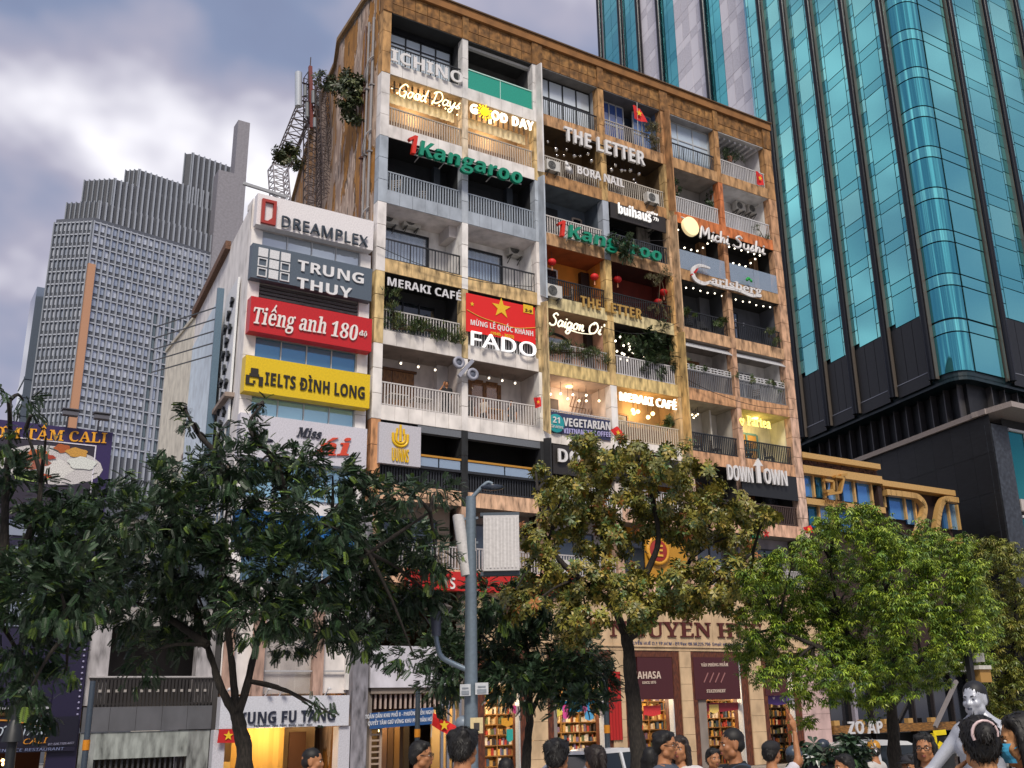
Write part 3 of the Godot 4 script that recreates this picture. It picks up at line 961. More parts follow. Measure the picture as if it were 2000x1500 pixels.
# ================================================================ neighbours on the same street front
func pbox(nm: String, parent: Node3D, m: Material, x0: float, y0: float, x1: float, y1: float, z: float, th: float) -> MeshInstance3D:
	var my := (y0 + y1) * 0.5
	var mx := (x0 + x1) * 0.5
	var a := Vector3(pz(x0, my, z).x, pz(mx, y1, z).y, z - th)
	var b := Vector3(pz(x1, my, z).x, pz(mx, y0, z).y, z)
	return bw(nm, parent, m, a, b)
func white_building() -> void:
	var t := thing("office_building", "narrow white office building with stacked signboards beside the balcony block", "building", Vector3(12.5, 0, FZ))
	var wm := wall("ece8e6")
	var s := MB.new()
	var back := Vector3(0.096, 0, -0.995)
	var a := Vector3(10.16, 0, -36.3)
	var b := a + back * 12.2
	s.quad(b, a, a + Vector3(0, 21.0, 0), b + Vector3(0, 21.0, 0))
	s.quad(Vector3(14.85, 0, -48.5), b, b + Vector3(0, 21, 0), Vector3(14.85, 21, -48.5))
	s.quad(a + Vector3(0, 21, 0), Vector3(14.85, 21, -36.3), Vector3(14.85, 21, -48.5), b + Vector3(0, 21, 0))
	world_part("side_wall", s, wm, t)
	bw("front_wall", t, wall("e4dedb"), Vector3(10.18, 3.3, -36.6), Vector3(14.85, 21.0, -36.3))
	for k in 2:
		var x: float = 10.16 if k == 0 else 14.45
		for j in 10: bw("pilaster_panel", t, wall("e8e4e2"), Vector3(x, 3.4 + j * 1.65, -36.3), Vector3(x + 0.42, 3.4 + (j + 1) * 1.65 - 0.015, -36.1))
	# glazing bands between the signs
	var bands := [[19.16, 19.95, "b9c3cc"], [14.8, 15.7, "6fa0c4"], [12.72, 13.45, "a9d2e0"], [9.9, 11.1, "a5d0e2"], [7.0, 9.4, "6a8aa0"], [17.3, 17.82, "4a4d52"]]
	for e in bands:
		if e[0] == 17.3:
			for j in 4: bw("louvre", t, paint("4a4a4c"), Vector3(10.62, 17.28 + j * 0.14, -36.3), Vector3(14.42, 17.36 + j * 0.14, -36.18))
			continue
		for k in 4:
			var x := 10.6 + k * 0.96
			bw("pane", t, mirror_glass(e[2]), Vector3(x + 0.02, e[0], -36.3), Vector3(x + 0.93, e[1], -36.24))
			bw("mullion", t, paint("c4c8cc"), Vector3(x + 0.935, e[0], -36.3), Vector3(x + 0.975, e[1], -36.2))
	bw("spandrel", t, wall("c9b6ae"), Vector3(10.6, 16.95, -36.3), Vector3(14.44, 17.25, -36.2))
	# hoods and windows along the side
	var u := back
	for k in 3:
		for j in 3:
			var y := 13.6 - j * 2.7
			var p := a + u * (2.0 + k * 3.6) + Vector3(-0.02, y, 0)
			var q := MB.new()
			var bas := Basis(u, Vector3.UP, u.cross(Vector3.UP))
			q.obox(Transform3D(bas, p + Vector3(-0.12, 0.1, 0)), Vector3(2.5, 0.16, 0.4))
			world_part("window_hood", q, wall("9a8a80"), t)
			var w := MB.new()
			w.obox(Transform3D(bas, p + Vector3(-0.02, -0.85, 0)), Vector3(1.7, 1.5, 0.06))
			world_part("side_window", w, glassy("4c5a66"), t)
			for e in [-0.3, 0.3]:
				var mq := MB.new()
				mq.obox(Transform3D(bas, p + u * e * 1.2 + Vector3(-0.05, -0.85, 0)), Vector3(0.06, 1.5, 0.06))
				world_part("window_bar", mq, paint("d8d8d8"), t)
	# parapet ledge on the side and rusty edge
	var led := MB.new()
	led.bar(a + back * 4 + Vector3(-0.1, 21.05, 0), b + Vector3(-0.1, 21.05, 0), 0.22, 0.35)
	world_part("roof_edge", led, mt(hx("7a5a48"), 0.9, 0, "streak", Vector3(1, 1, 1)), t)
	bw("roof_edge", t, wm, Vector3(10.2, 21.0, -37.0), Vector3(14.8, 21.25, -36.3))
	# side advertising sheet with dark characters, on stand-off frame
	var sg := thing("side_signboard", "tall pale blue signboard with dark raised lettering fixed to the white building's side wall", "sign", a + back * 1.2 + Vector3(0, 15, 0))
	var bas2 := Basis(back, Vector3.UP, back.cross(Vector3.UP))
	var pl := MB.new()
	pl.obox(Transform3D(bas2, back * 5.2 + Vector3(-0.35, 0.2, 0)), Vector3(6.0, 6.4, 0.12))
	part("sheet", pl, mt(hx("c4d6e2"), 0.35, 0, "wear", Vector3(0.2, 0.2, 0.2)), sg)
	var ed := MB.new()
	ed.obox(Transform3D(bas2, back * 2.15 + Vector3(-0.36, 0.2, 0)), Vector3(0.12, 7.2, 0.26))
	part("edge_channel", ed, paint("5a7488"), sg)
	var pl2 := MB.new()
	pl2.obox(Transform3D(bas2, back * 0.9 + Vector3(-0.1, 0.6, 0)), Vector3(2.2, 5.6, 0.08))
	part("sheet", pl2, paint("e8eaec"), sg)
	for k in 14:
		var q := MB.new()
		var c := back * (0.35 + (k % 3) * 0.55) + Vector3(-0.2, 2.6 - k * 0.36, 0)
		q.obox(Transform3D(bas2 * Basis(Vector3(0, 0, 1), rng.randf_range(-0.5, 0.5)), c), Vector3(0.42, 0.1, 0.1))
		q.obox(Transform3D(bas2 * Basis(Vector3(0, 0, 1), rng.randf_range(-0.3, 0.3)), c + back * 0.1), Vector3(0.1, 0.4, 0.09))
		part("raised_stroke", q, paint("1c2228"), sg)
	for k in 5:
		var q := MB.new()
		var c := back * 2.2 + Vector3(-0.3, 3.1 - k * 0.5, 0)
		q.bar(c, c + back * 4.0 + Vector3(-1.9, 0.2, 0), 0.04)
		part("frame_bar", q, paint("4a4c50"), sg)
	# cream stair block behind, lower
	var an := thing("stair_block", "plain cream stair block standing behind the white office building", "building", Vector3(9.9, 0, -52))
	var ax := pz(366, 800, -63.0)
	var ay := pz(385, 622, -63.0).y
	bw("block", an, wall("d8d2c4"), Vector3(ax.x, 0, -70), Vector3(ax.x + 5, ay, -63.0))
	bw("cap", an, wall("c4beb0"), Vector3(ax.x - 0.1, ay, -70), Vector3(ax.x + 5, ay + 0.2, -62.9))
	# signs on the front
	var g := "stacked signboards on the white office building"
	var d1 := thing("signboard", "white signboard reading DREAMPLEX with a red framed emblem, topmost on the white building", "sign", Vector3(12.5, 20.5, -35.9), g)
	bw("board", d1, paint("eae6e8"), Vector3(10.2, 19.95, -36.1), Vector3(14.8, 21.22, -35.75))
	word(d1, "DREAMPLEX", "sans", pz(546, 442, -35.7), pz(717, 484, -35.7), 0.44, 0.09, paint("33404e"))
	var em := MB.new()
	var e0 := pz(509, 435, -35.7); var e1 := pz(540, 395, -35.7)
	em.box(Vector3(e0.x, e0.y, -35.75), Vector3(e0.x + 0.11, e1.y, -35.62)); em.box(Vector3(e1.x - 0.11, e0.y, -35.749), Vector3(e1.x, e1.y, -35.621))
	em.box(Vector3(e0.x + 0.11, e1.y - 0.11, -35.748), Vector3(e1.x - 0.11, e1.y, -35.622)); em.box(Vector3(e0.x + 0.11, e0.y, -35.748), Vector3(e1.x - 0.11, e0.y + 0.11, -35.622))
	em.prism(PackedVector2Array([Vector2(e1.x - 0.3, e0.y + 0.11), Vector2(e1.x - 0.11, e0.y + 0.11), Vector2(e1.x - 0.11, e0.y + 0.3)]), Transform3D(Basis(), Vector3(0, 0, -35.747)), 0.12)
	world_part("emblem", em, paint("a83228"), d1)
	var d2 := thing("signboard", "slate grey signboard reading TRUNG THUY with a grid of white squares", "sign", Vector3(12.5, 18.5, -35.9), g)
	bw("board", d2, paint("53606e"), Vector3(10.14, 17.8, -36.1), Vector3(14.8, 19.16, -35.75))
	word(d2, "TRUNG", "bold", pz(580, 528, -35.74), pz(712, 556, -35.74), 0.42, 0.05, paint("e8e8ea"))
	word(d2, "THUY", "bold", pz(578, 562, -35.74), pz(686, 584, -35.74), 0.42, 0.05, paint("e8e8ea"))
	var s0 := pz(505, 485, -35.74)
	for i in 3:
		for j in 3:
			var q := MB.new()
			var o := Vector3(s0.x + i * 0.42, s0.y - 0.3 - j * 0.4, -35.748)
			if j == 0 or i == 1: q.box(o, o + Vector3(0.35, 0.34, 0.05))
			else:
				q.box(o, o + Vector3(0.04, 0.34, 0.05)); q.box(o + Vector3(0.31, 0, 0), o + Vector3(0.35, 0.34, 0.05))
				q.box(o + Vector3(0.04, 0, 0), o + Vector3(0.31, 0.04, 0.05)); q.box(o + Vector3(0.04, 0.3, 0), o + Vector3(0.31, 0.34, 0.05))
			world_part("square", q, paint("dcdde0"), d2)
	var d3 := thing("signboard", "red signboard reading Tiếng anh 180 độ in white rounded letters", "sign", Vector3(12.5, 16.3, -35.9), g)
	bw("board", d3, paint("c4161c", 0.4), Vector3(10.19, 15.7, -36.1), Vector3(14.82, 17.03, -35.65))
	word(d3, "Tiếng anh", "serif", pz(490, 631, -35.64), pz(636, 653, -35.64), 0.62, 0.05, paint("f0e8e4"), 0.12)
	word(d3, "180", "serif", pz(643, 656, -35.64), pz(697, 666, -35.64), 0.62, 0.05, paint("f0e8e4"), 0.12)
	word(d3, "độ", "serif", pz(700, 655, -35.64), pz(716, 658, -35.64), 0.2, 0.05, paint("f0e8e4"), 0.12)
	var d4 := thing("signboard", "yellow signboard reading IELTS ĐÌNH LONG with a black padlock emblem", "sign", Vector3(12.5, 14.1, -35.9), g)
	bw("board", d4, paint("e8c40c", 0.4), Vector3(10.15, 13.45, -36.1), Vector3(14.81, 14.77, -35.65))
	word(d4, "IELTS ĐÌNH LONG", "bold", pz(516, 751, -35.64), pz(713, 780, -35.64), 0.46, 0.04, paint("1c1812"))
	var lk := MB.new()
	var l0 := pz(479, 750, -35.64)
	lk.box(Vector3(l0.x, l0.y, -35.648), Vector3(l0.x + 0.12, l0.y + 0.34, -35.6)); lk.box(Vector3(l0.x + 0.46, l0.y, -35.648), Vector3(l0.x + 0.6, l0.y + 0.34, -35.6))
	lk.box(Vector3(l0.x + 0.12, l0.y + 0.3, -35.647), Vector3(l0.x + 0.46, l0.y + 0.42, -35.6)); lk.box(Vector3(l0.x + 0.16, l0.y + 0.42, -35.646), Vector3(l0.x + 0.42, l0.y + 0.62, -35.6))
	lk.box(Vector3(l0.x + 0.12, l0.y, -35.647), Vector3(l0.x + 0.3, l0.y + 0.06, -35.6)); lk.box(Vector3(l0.x + 0.26, l0.y + 0.1, -35.647), Vector3(l0.x + 0.34, l0.y + 0.17, -35.6))
	world_part("emblem", lk, paint("241c10"), d4)
	var d5 := thing("signboard", "pale grey signboard reading Miss with large red letters, half hidden by the tree", "sign", Vector3(12.5, 12, -35.9), g)
	bw("board", d5, paint("d2d0da"), Vector3(10.13, 11.15, -36.1), Vector3(14.8, 12.68, -35.75))
	word(d5, "Miss", "serif", pz(578, 852, -35.74), pz(625, 858, -35.74), 0.34, 0.05, paint("1c2030"), 0.3)
	word(d5, "ái", "serif", pz(612, 890, -35.74), pz(682, 890, -35.74), 0.62, 0.06, paint("d8482c"), 0.3)
	var fl := MB.new()
	for k in 6:
		var an2 := TAU * k / 6
		var c := pz(508, 858, -35.72)
		fl.ball(c + Vector3(cos(an2) * 0.28, sin(an2) * 0.28, 0), Vector3(0.2, 0.07, 0.03), 8, 4, Basis(Vector3(0, 0, 1), an2))
	world_part("emblem", fl, paint("3a4250"), d5)
	var d6 := thing("signboard", "blue shop sign half hidden in the leaves under the pale grey signboard", "sign", Vector3(12.5, 8.9, -35.9), g)
	bw("board", d6, paint("1c6cb4"), Vector3(10.2, 8.2, -36.1), Vector3(14.8, 9.3, -35.8))
	roof_mast()

func mirror_glass(c: String) -> StandardMaterial3D:
	var m := mt(hx(c), 0.05, 0.55)
	return m
func roof_mast() -> void:
	# grey canopy strips hanging over the white building's roof
	var t := thing("torn_awning", "torn grey brown roof awning hanging along the ochre wall above the white building", "awning", Vector3(13, 21.3, -37.5))
	for k in 9:
		var q := MB.new()
		var x0 := 10.9 + k * 0.42
		var top := 22.7 + rng.randf_range(-0.25, 0.45) - k * 0.04
		for j in 2:
			var xa := x0 + j * 0.21
			q.quad(Vector3(xa, 21.2, -37.2), Vector3(xa + 0.21, 21.2, -37.2), Vector3(xa + 0.21, top - (0.2 if j else 0.0), -38.6), Vector3(xa, top - (0.0 if j else 0.25), -38.6))
		world_part("sheet", q, mt(hx("6a5c50"), 0.9, 0, "wear", Vector3(0.6, 0.6, 0.6)), t)
	var p := thing("roof_boom", "thin grey steel boom lying across the white building's roof edge", "boom", Vector3(11, 21.6, -38))
	var bq := MB.new()
	bq.bar(pd(475, 358, 42), pd(560, 385, 42), 0.12)
	bq.bar(pd(545, 388, 42), pd(520, 372, 42), 0.06)
	world_part("boom", bq, paint("8a8e96"), p)

func low_buildings() -> void:
	# purple restaurant
	var t := thing("restaurant_building", "dark purple restaurant building with a large rooftop food billboard", "building", Vector3(1.0, 0, FZ))
	var pm := paint("1e1838", 0.4)
	bw("wall", t, pm, Vector3(-6, 3.0, -46), Vector3(6.12, 9.6, -36.2))
	bw("roof", t, wall("6a6468"), Vector3(-6, 9.6, -46), Vector3(6.12, 9.8, -36.2))
	bw("corner_post", t, pm, Vector3(5.3, 0.14, -36.3), Vector3(6.12, 9.59, -36.0))
	for k in 34: # dotted lamps down the corner
		if k < 22: part("marquee_bulb", ball_mesh(0.035), mt(hx("8d8aa8"), 0.3), t, Transform3D(Basis(), Vector3(6.02, 1.9 + k * 0.17, -35.98) - gpos(t)))
	for k in 4:
		var x := -1.6 + k * 1.75
		if x + 1.7 > 5.3: continue
		bw("pane", t, mirror_glass("8a94a0"), Vector3(x, 3.0, -36.2), Vector3(x + 1.69, 4.7, -36.12))
		bw("mullion", t, paint("c4c4cc"), Vector3(x + 1.7, 2.95, -36.2), Vector3(x + 1.745, 4.75, -36.08))
	bw("sill", t, paint("b8b8c0"), Vector3(-3, 2.93, -36.2), Vector3(5.28, 2.99, -36.07))
	for k in 2: word(t, "CƠM TẤM", "sans", pz(62 - k * 150, 1311, -36.1), pz(142 - k * 150, 1311, -36.1), 0.13, 0.012, paint("1f4f74"), 0.2, "window_lettering", true)
	for k in 2: word(t, "CALI", "sans", pz(100 - k * 150, 1321, -36.1), pz(140 - k * 150, 1320, -36.1), 0.10, 0.012, paint("6a8090"), 0.2, "window_lettering", true)
	for r in 3:
		for k in 5: bw("upper_window", t, mirror_glass("a9b0b8"), Vector3(-5.5 + k * 2.1, 5.3 + r * 1.35, -36.2), Vector3(-3.7 + k * 2.1, 6.3 + r * 1.35, -36.15))
	bw("white_band", t, paint("cfcdd4"), Vector3(-6, 9.3, -36.2), Vector3(5.28, 9.58, -36.1))
	# dining room at the street, lit
	bw("floor_slab", t, wall("4a4440"), Vector3(-6, 0.14, -44), Vector3(6.12, 0.2, -36.2))
	bw("dining_wall", t, mt(hx("4a2818"), 0.7), Vector3(-6, 0.2, -43), Vector3(6.12, 2.99, -42.8))
	bw("dining_ceiling", t, wall("2a2420"), Vector3(-6, 2.85, -42.8), Vector3(5.3, 2.99, -36.4))
	bw("door_post", t, paint("b9b4b0"), Vector3(4.45, 0.2, -36.2), Vector3(4.52, 1.6, -36.1))
	for k in 12:
		part("pendant_bulb", ball_mesh(0.05), glow("ffcf80", 6.0), t, Transform3D(Basis(), Vector3(2.3 + rng.randf() * 2.4, 1.3 + rng.randf() * 0.35, -38.0 - rng.randf()) - gpos(t)))
	lamp(t, Vector3(3.4, 2.2, -38.5), "ffc890", 1.5, 0.4)
	var sg := thing("shop_sign", "dark navy restaurant sign reading CƠM TẤM CALI under a golden arc", "sign", Vector3(3, 2, -35.9))
	pbox("board", sg, paint("121024", 0.4), -180, 1402, 151, 1462, -35.85, 0.3)
	word(sg, "CƠM TẤM", "sans", pz(-36, 1442, -35.84), pz(93, 1434, -35.84), 0.27, 0.04, paint("b8c4d0", 0.3), 0.25)
	word(sg, "CALI", "sans", pz(42, 1454, -35.84), pz(90, 1451, -35.84), 0.15, 0.04, paint("d08a28", 0.4), 0.25)
	var arc := MB.new()
	var pts := []
	for k in 13:
		var u := k / 12.0
		pts.push_back(pz(lerpf(-60, 100, u), 1424 - 17 * sin(PI * pow(u, 0.7)) , -35.83))
	arc.tube(pts, 0.035, 0.012, 6)
	world_part("golden_arc", arc, paint("d08a28", 0.4), sg)
	word(sg, "BROKEN RICE RESTAURANT", "sans", pz(-40, 1470, -35.84), pz(124, 1465, -35.84), 0.08, 0.02, paint("7a84a8"), 0.1, "lettering", true)
	word(sg, "ĐT: 028.7109.4477", "sans", pz(93, 1456, -35.84), pz(144, 1453, -35.84), 0.06, 0.02, paint("9a9ab4"), 0.15, "lettering", true)
	pbox("lower_board", sg, paint("17142c", 0.4), -180, 1463, 146, 1472, -35.86, 0.2)
	# rooftop billboard
	var bb := thing("billboard", "purple billboard reading CƠM TẤM CALI above a dish of rice and pork", "billboard", Vector3(3, 9.8, -35.9))
	bw("board", bb, paint("2c1c54", 0.4), Vector3(-1.6, 8.5, -36.2), Vector3(6.16, 11.5, -36.0))
	word(bb, "CƠM TẤM CALI", "serif", pz(-40, 853, -35.99), pz(208, 866, -35.99), 0.34, 0.04, paint("f0a818"))
	var fr := MB.new()
	var f0 := pz(-30, 960, -35.98); var f1 := pz(186, 872, -35.98)
	fr.box(Vector3(f0.x, f1.y, -35.999), Vector3(f1.x, f1.y + 0.035, -35.97)); fr.box(Vector3(f1.x, f0.y, -35.999), Vector3(f1.x + 0.035, f1.y + 0.035, -35.971))
	world_part("white_border", fr, paint("e0dce8"), bb)
	bw("picture_ground", bb, paint("241c30"), Vector3(f0.x, 8.52, -35.998), Vector3(f1.x, f1.y, -35.99))
	var disc := [["plate", 100, 908, 1.5, 0.62, "d8d4d4"], ["rice", 105, 915, 0.55, 0.3, "e8e6e2"], ["pork", 55, 900, 0.6, 0.25, "a8604a"], ["shrimp", 75, 885, 0.3, 0.12, "d06a2c"], ["meat", 122, 876, 0.24, 0.14, "b85a1c"], ["egg_cake", 150, 884, 0.32, 0.15, "d8a040"], ["egg", 160, 905, 0.42, 0.2, "e8ece6"], ["lettuce", 60, 932, 0.5, 0.14, "a8c468"], ["tomato", 80, 930, 0.3, 0.08, "d05a2c"], ["sauce", 95, 893, 0.2, 0.07, "b03818"]]
	for k in disc.size():
		var e: Array = disc[k]
		var q := MB.new()
		var poly := PackedVector2Array()
		for i in 18:
			var an := TAU * i / 18
			var rr := 1.0 + (0.12 * sin(an * 5 + k) if k else 0.0)
			poly.push_back(Vector2(cos(an) * e[3] * rr, sin(an) * e[4] * rr))
		var c := pz(e[1], e[2], -35.98)
		q.prism(poly, Transform3D(Basis(), Vector3(c.x, c.y, -35.99 + k * 0.005)), 0.004)
		world_part(e[0], q, mt(hx(e[5]), 0.5, 0, "streak", Vector3(3, 3, 3)), bb)
	for px in [133.0, 195.0]:
		var q := MB.new()
		var c := pz(px, 836, -35.7)
		q.bar(Vector3(c.x, 11.4, -36.1), Vector3(c.x, 11.85, -36.05), 0.05)
		q.bar(Vector3(c.x, 11.85, -36.05), Vector3(c.x, 11.8, -35.6), 0.04)
		q.box(Vector3(c.x - 0.22, 11.78, -35.75), Vector3(c.x + 0.22, 11.9, -35.5))
		q.box(Vector3(c.x - 0.25, 11.95, -35.8), Vector3(c.x + 0.25, 11.98, -35.45))
		world_part("floodlight", q, paint("5a5a64"), bb)
	# concrete house
	var c := thing("concrete_house", "grey concrete house with a dark balcony railing beside the purple restaurant", "building", Vector3(8, 0, FZ))
	bw("wall", c, wall("a09c98"), Vector3(6.14, 5.4, -46), Vector3(10.12, 8.6, -36.2))
	bw("roof", c, wall("7a7670"), Vector3(6.14, 8.6, -46), Vector3(10.12, 8.75, -36.1))
	for k in 3: bw("upper_window", c, glassy("39424c"), Vector3(6.5 + k * 1.2, 6.0, -36.22), Vector3(7.5 + k * 1.2, 7.7, -36.18))
	for k in 2:
		var x: float = 6.16 if k == 0 else 9.4
		bw("balcony_column", c, streak("b4b0b2"), Vector3(x, 3.0, -36.6), Vector3(x + 0.62, 5.4, -36.15))
	bw("balcony_back", c, wall("5e5852"), Vector3(6.2, 2.9, -38.4), Vector3(10.1, 5.4, -38.2))
	bw("balcony_side", c, wall("5a5654"), Vector3(9.98, 2.9, -38.2), Vector3(10.1, 5.4, -36.65))
	world_part("railing", railing_mesh(6.3, 9.95, 2.96, -36.1, 0.85, 0.11, 0.07), paint("2a2624"), c)
	for k in 14: bw("rail_block", c, paint("a8a29c"), Vector3(6.55 + k * 0.24, 3.38, -36.075), Vector3(6.63 + k * 0.24, 3.46, -36.06))
	bw("handrail", c, paint("b8b4b4"), Vector3(6.25, 3.815, -36.14), Vector3(10.0, 3.86, -36.06))
	for k in 5: bw("facing_panel", c, wall("5a5b60"), Vector3(6.17 + k * 0.76, 2.24, -36.2), Vector3(6.92 + k * 0.76, 2.95, -36.0))
	bw("lower_wall", c, streak("8e9290"), Vector3(6.17, 0.14, -36.3), Vector3(6.6, 2.22, -36.05))
	bw("lower_wall", c, streak("8e9290"), Vector3(9.3, 0.14, -36.3), Vector3(9.95, 2.22, -36.05))
	bw("lintel", c, streak("9aa09c"), Vector3(6.6, 1.45, -36.3), Vector3(9.3, 2.22, -36.052))
	bw("floor_slab", c, wall("5a5654"), Vector3(6.2, 2.4, -38.3), Vector3(10.1, 2.9, -36.22))
	bw("garage_back", c, wall("5a5854"), Vector3(6.5, 0.14, -38.2), Vector3(9.4, 2.2, -38.0))
	for k in 17: bw("gate_slat", c, paint("3a3a3c"), Vector3(6.62 + k * 0.158, 0.16, -36.25), Vector3(6.68 + k * 0.158, 1.44, -36.2))
	bw("side_return", c, wall("3c3a3a"), Vector3(9.96, 0.14, -40), Vector3(10.12, 5.39, -36.05))

func ball_mesh(r: float) -> ArrayMesh:
	var k := "ball%.3f" % r
	if not T.has(k):
		var q := MB.new()
		q.ball(Vector3.ZERO, Vector3.ONE * r, 8, 6)
		T[k] = q.done()
	return T[k]

# ================================================================ towers
const TC := Vector3(60, 0, -42)
const TU := Vector3(0.1787, 0, -0.9839)
# panes: the 300 that show largest stay single parts, the rest join one mesh
func place_panes(t: Node3D, list: Array, nm: String, m: Array) -> void:
	list.sort_custom(func(a, b): return a.s > b.s)
	var rest := {}
	for i in list.size():
		var e: Dictionary = list[i]
		if i < 300:
			part(nm, bm(e.size), m[e.m], t, Transform3D(e.b, e.p - gpos(t)))
		else:
			if not rest.has(e.m): rest[e.m] = MB.new()
			rest[e.m].obox(Transform3D(e.b, e.p), e.size)
	for k in rest: stuff(world_part("far_panes", rest[k], m[k], t))
func pane(list: Array, p: Vector3, u: Vector3, w: float, h: float, m: int, tilt := 0.006) -> void:
	var n := u.cross(Vector3.UP).normalized()
	var b := Basis(u, Vector3.UP, u.cross(Vector3.UP))
	b = b * Basis(Vector3(0, 1, 0), rng.randf_range(-tilt, tilt)) * Basis(Vector3(1, 0, 0), rng.randf_range(-tilt, tilt))
	var d := p.length()
	list.push_back({"p": p + n * 0.03, "b": b, "size": Vector3(w, h, 0.06), "m": m, "s": w * h / (d * d)})
func glass_tower() -> void:
	var t := thing("glass_tower", "turquoise mirror glass tower with dark vertical ribs and a rounded corner", "tower", TC)
	var gm := [tower_glass("7accd0", 0.05), tower_glass("6cc0c6", 0.08), tower_glass("54a8b4", 0.05), tower_glass("8ad6d4", 0.1)]
	var frame := mt(hx("10262c"), 0.4)
	var dark := mt(hx("0f1115"), 0.45, 0.0, "stone", Vector3(0.3, 0.3, 0.3))
	var Y0 := 24.1; var YG := 29.4; var Y1 := 100.0
	var n1 := TU.cross(Vector3.UP) * -1.0
	n1 = Vector3(-0.9839, 0, -0.1787)           # out of the left face
	var n2 := Vector3(0, 0, 1)                  # out of the right face
	var R := 3.0
	# rounded corner path
	var a1 := TC + TU * 2.0
	var a2 := TC + Vector3(1.7, 0, 0)
	var arc := []
	for k in 9:
		var s := k / 8.0
		arc.push_back(a1.lerp(TC, s).lerp(TC.lerp(a2, s), s))
	# core
	var core := MB.new()
	var far1 := TC + TU * 20.6 - n1 * 0.15
	var ring := [far1]
	for p in arc: ring.push_back(p - (n1 + n2).normalized() * 0.12)
	ring.push_back(TC + Vector3(28, 0, -0.12))
	ring.push_back(TC + Vector3(32, 0, -60)); ring.push_back(TC + TU * 60 - n1 * 9.0); ring.push_back(TC + TU * 23 - n1 * 9.0); ring.push_back(TC + TU * 20.65 - n1 * 1.6)
	for i in ring.size():
		var a: Vector3 = ring[i]; var b: Vector3 = ring[(i + 1) % ring.size()]
		core.quad(a + Vector3(0, Y0, 0), b + Vector3(0, Y0, 0), b + Vector3(0, Y1, 0), a + Vector3(0, Y1, 0))
	var poly := PackedVector2Array()
	for p in ring: poly.push_back(Vector2(p.x, p.z))
	core.prism(poly, Transform3D(Basis(Vector3.RIGHT, PI * 0.5), Vector3(0, Y0 + 0.1, 0)), 0.3)
	core.prism(poly, Transform3D(Basis(Vector3.RIGHT, PI * 0.5), Vector3(0, Y1, 0)), 0.3)
	world_part("core", core, frame, t)
	# ribs
	var ribs := [[TC, TU, n1, [2.3, 6.6, 10.9, 14.5, 18.0], -1.0], [TC, Vector3(1, 0, 0), n2, [5.5, 10.5, 15.3, 20.2, 25.0], 1.0]]
	for f in ribs:
		for tt in f[3]:
			var p: Vector3 = f[0] + f[1] * tt + f[2] * 0.32
			var q := MB.new()
			var bas := Basis(f[1], Vector3.UP, f[1].cross(Vector3.UP))
			q.tube([p + Vector3(0, Y0 + 0.2, 0), p + Vector3(0, Y1, 0)], 0.27, 0.27, 10)
			world_part("rib", q, mt(hx("1a1c22"), 0.25, 0.5), t)
			for e in [-1, 1]:
				var s := MB.new()
				s.obox(Transform3D(bas, p + f[1] * e * 0.33 - f[2] * 0.16 + Vector3(0, (Y0 + Y1) * 0.5 + 0.1, 0)), Vector3(0.07, Y1 - Y0 - 0.2, 0.3))
				world_part("rib_trim", s, mt(hx("7d746c"), 0.3, 0.6), t)
	var list := []
	var fh := 3.42
	for f in 2:
		var st: Array = ribs[f][3]
		var u: Vector3 = ribs[f][1]
		var nrm: Vector3 = ribs[f][2]
		var us := -u if f == 0 else u
		var edges := [] 
		for i in st.size() - 1: edges.push_back([st[i] + 0.3, st[i + 1] - 0.3])
		if f == 0: edges.push_back([18.45, 20.5])
		for e in edges:
			var w: float = e[1] - e[0]
			var cw := w * 0.2
			for k in 21:
				var y := YG + k * fh
				var g := 0.035
				# middle column: spandrel and vision pane
				for j in 2:
					var ya := y + (0.0 if j == 0 else 2.5)
					var hh := 2.5 if j == 0 else 0.92
					pane(list, TC + u * (e[0] + w * 0.5) + nrm * 0.0 + Vector3(0, ya + hh * 0.5, 0), us, w - 2 * cw - g * 2, hh - g * 2, [0, 0, 1, 3][rng.randi() % 4] if j == 0 else 1)
				for s in 2:
					var c: float = e[0] + cw * 0.5 if s == 0 else e[1] - cw * 0.5
					for j in 3:
						var off := 0.35 if s else 0.0
						pane(list, TC + u * c + Vector3(0, y + off + fh / 3.0 * (j + 0.5), 0), us, cw - g * 2, fh / 3.0 - g * 2, rng.randi() % 4)
	# corner glass: curved panes by storey
	for k in 22:
		for j in 2:
			var ya := (YG - 4.9 if k == 0 else YG - 1.0 + (k - 1) * fh) + (0.0 if j == 0 else (2.9 if k == 0 else 2.5))
			var hh: float = (2.9 if k == 0 else 2.5) if j == 0 else (0.95 if k == 0 else 0.92)
			var q := MB.new()
			for i in 8:
				var a: Vector3 = arc[i]; var b: Vector3 = arc[i + 1]
				q.quad(a + Vector3(0, ya + 0.05, 0), b + Vector3(0, ya + 0.05, 0), b + Vector3(0, ya + hh - 0.05, 0), a + Vector3(0, ya + hh - 0.05, 0))
			# smooth normals round the corner
			for i in 8:
				var na: Vector3 = n1.lerp(n2, i / 8.0).normalized(); var nb: Vector3 = n1.lerp(n2, (i + 1) / 8.0).normalized()
				q.n[i * 4] = na; q.n[i * 4 + 1] = nb; q.n[i * 4 + 2] = nb; q.n[i * 4 + 3] = na
			world_part("curved_pane", q, gm[1 if j else 2], t)
			pane(list, TC + Vector3(3.4, ya + hh * 0.5, 0), Vector3(1, 0, 0), 3.2, hh - 0.1, 0)
	place_panes(t, list, "pane", gm)
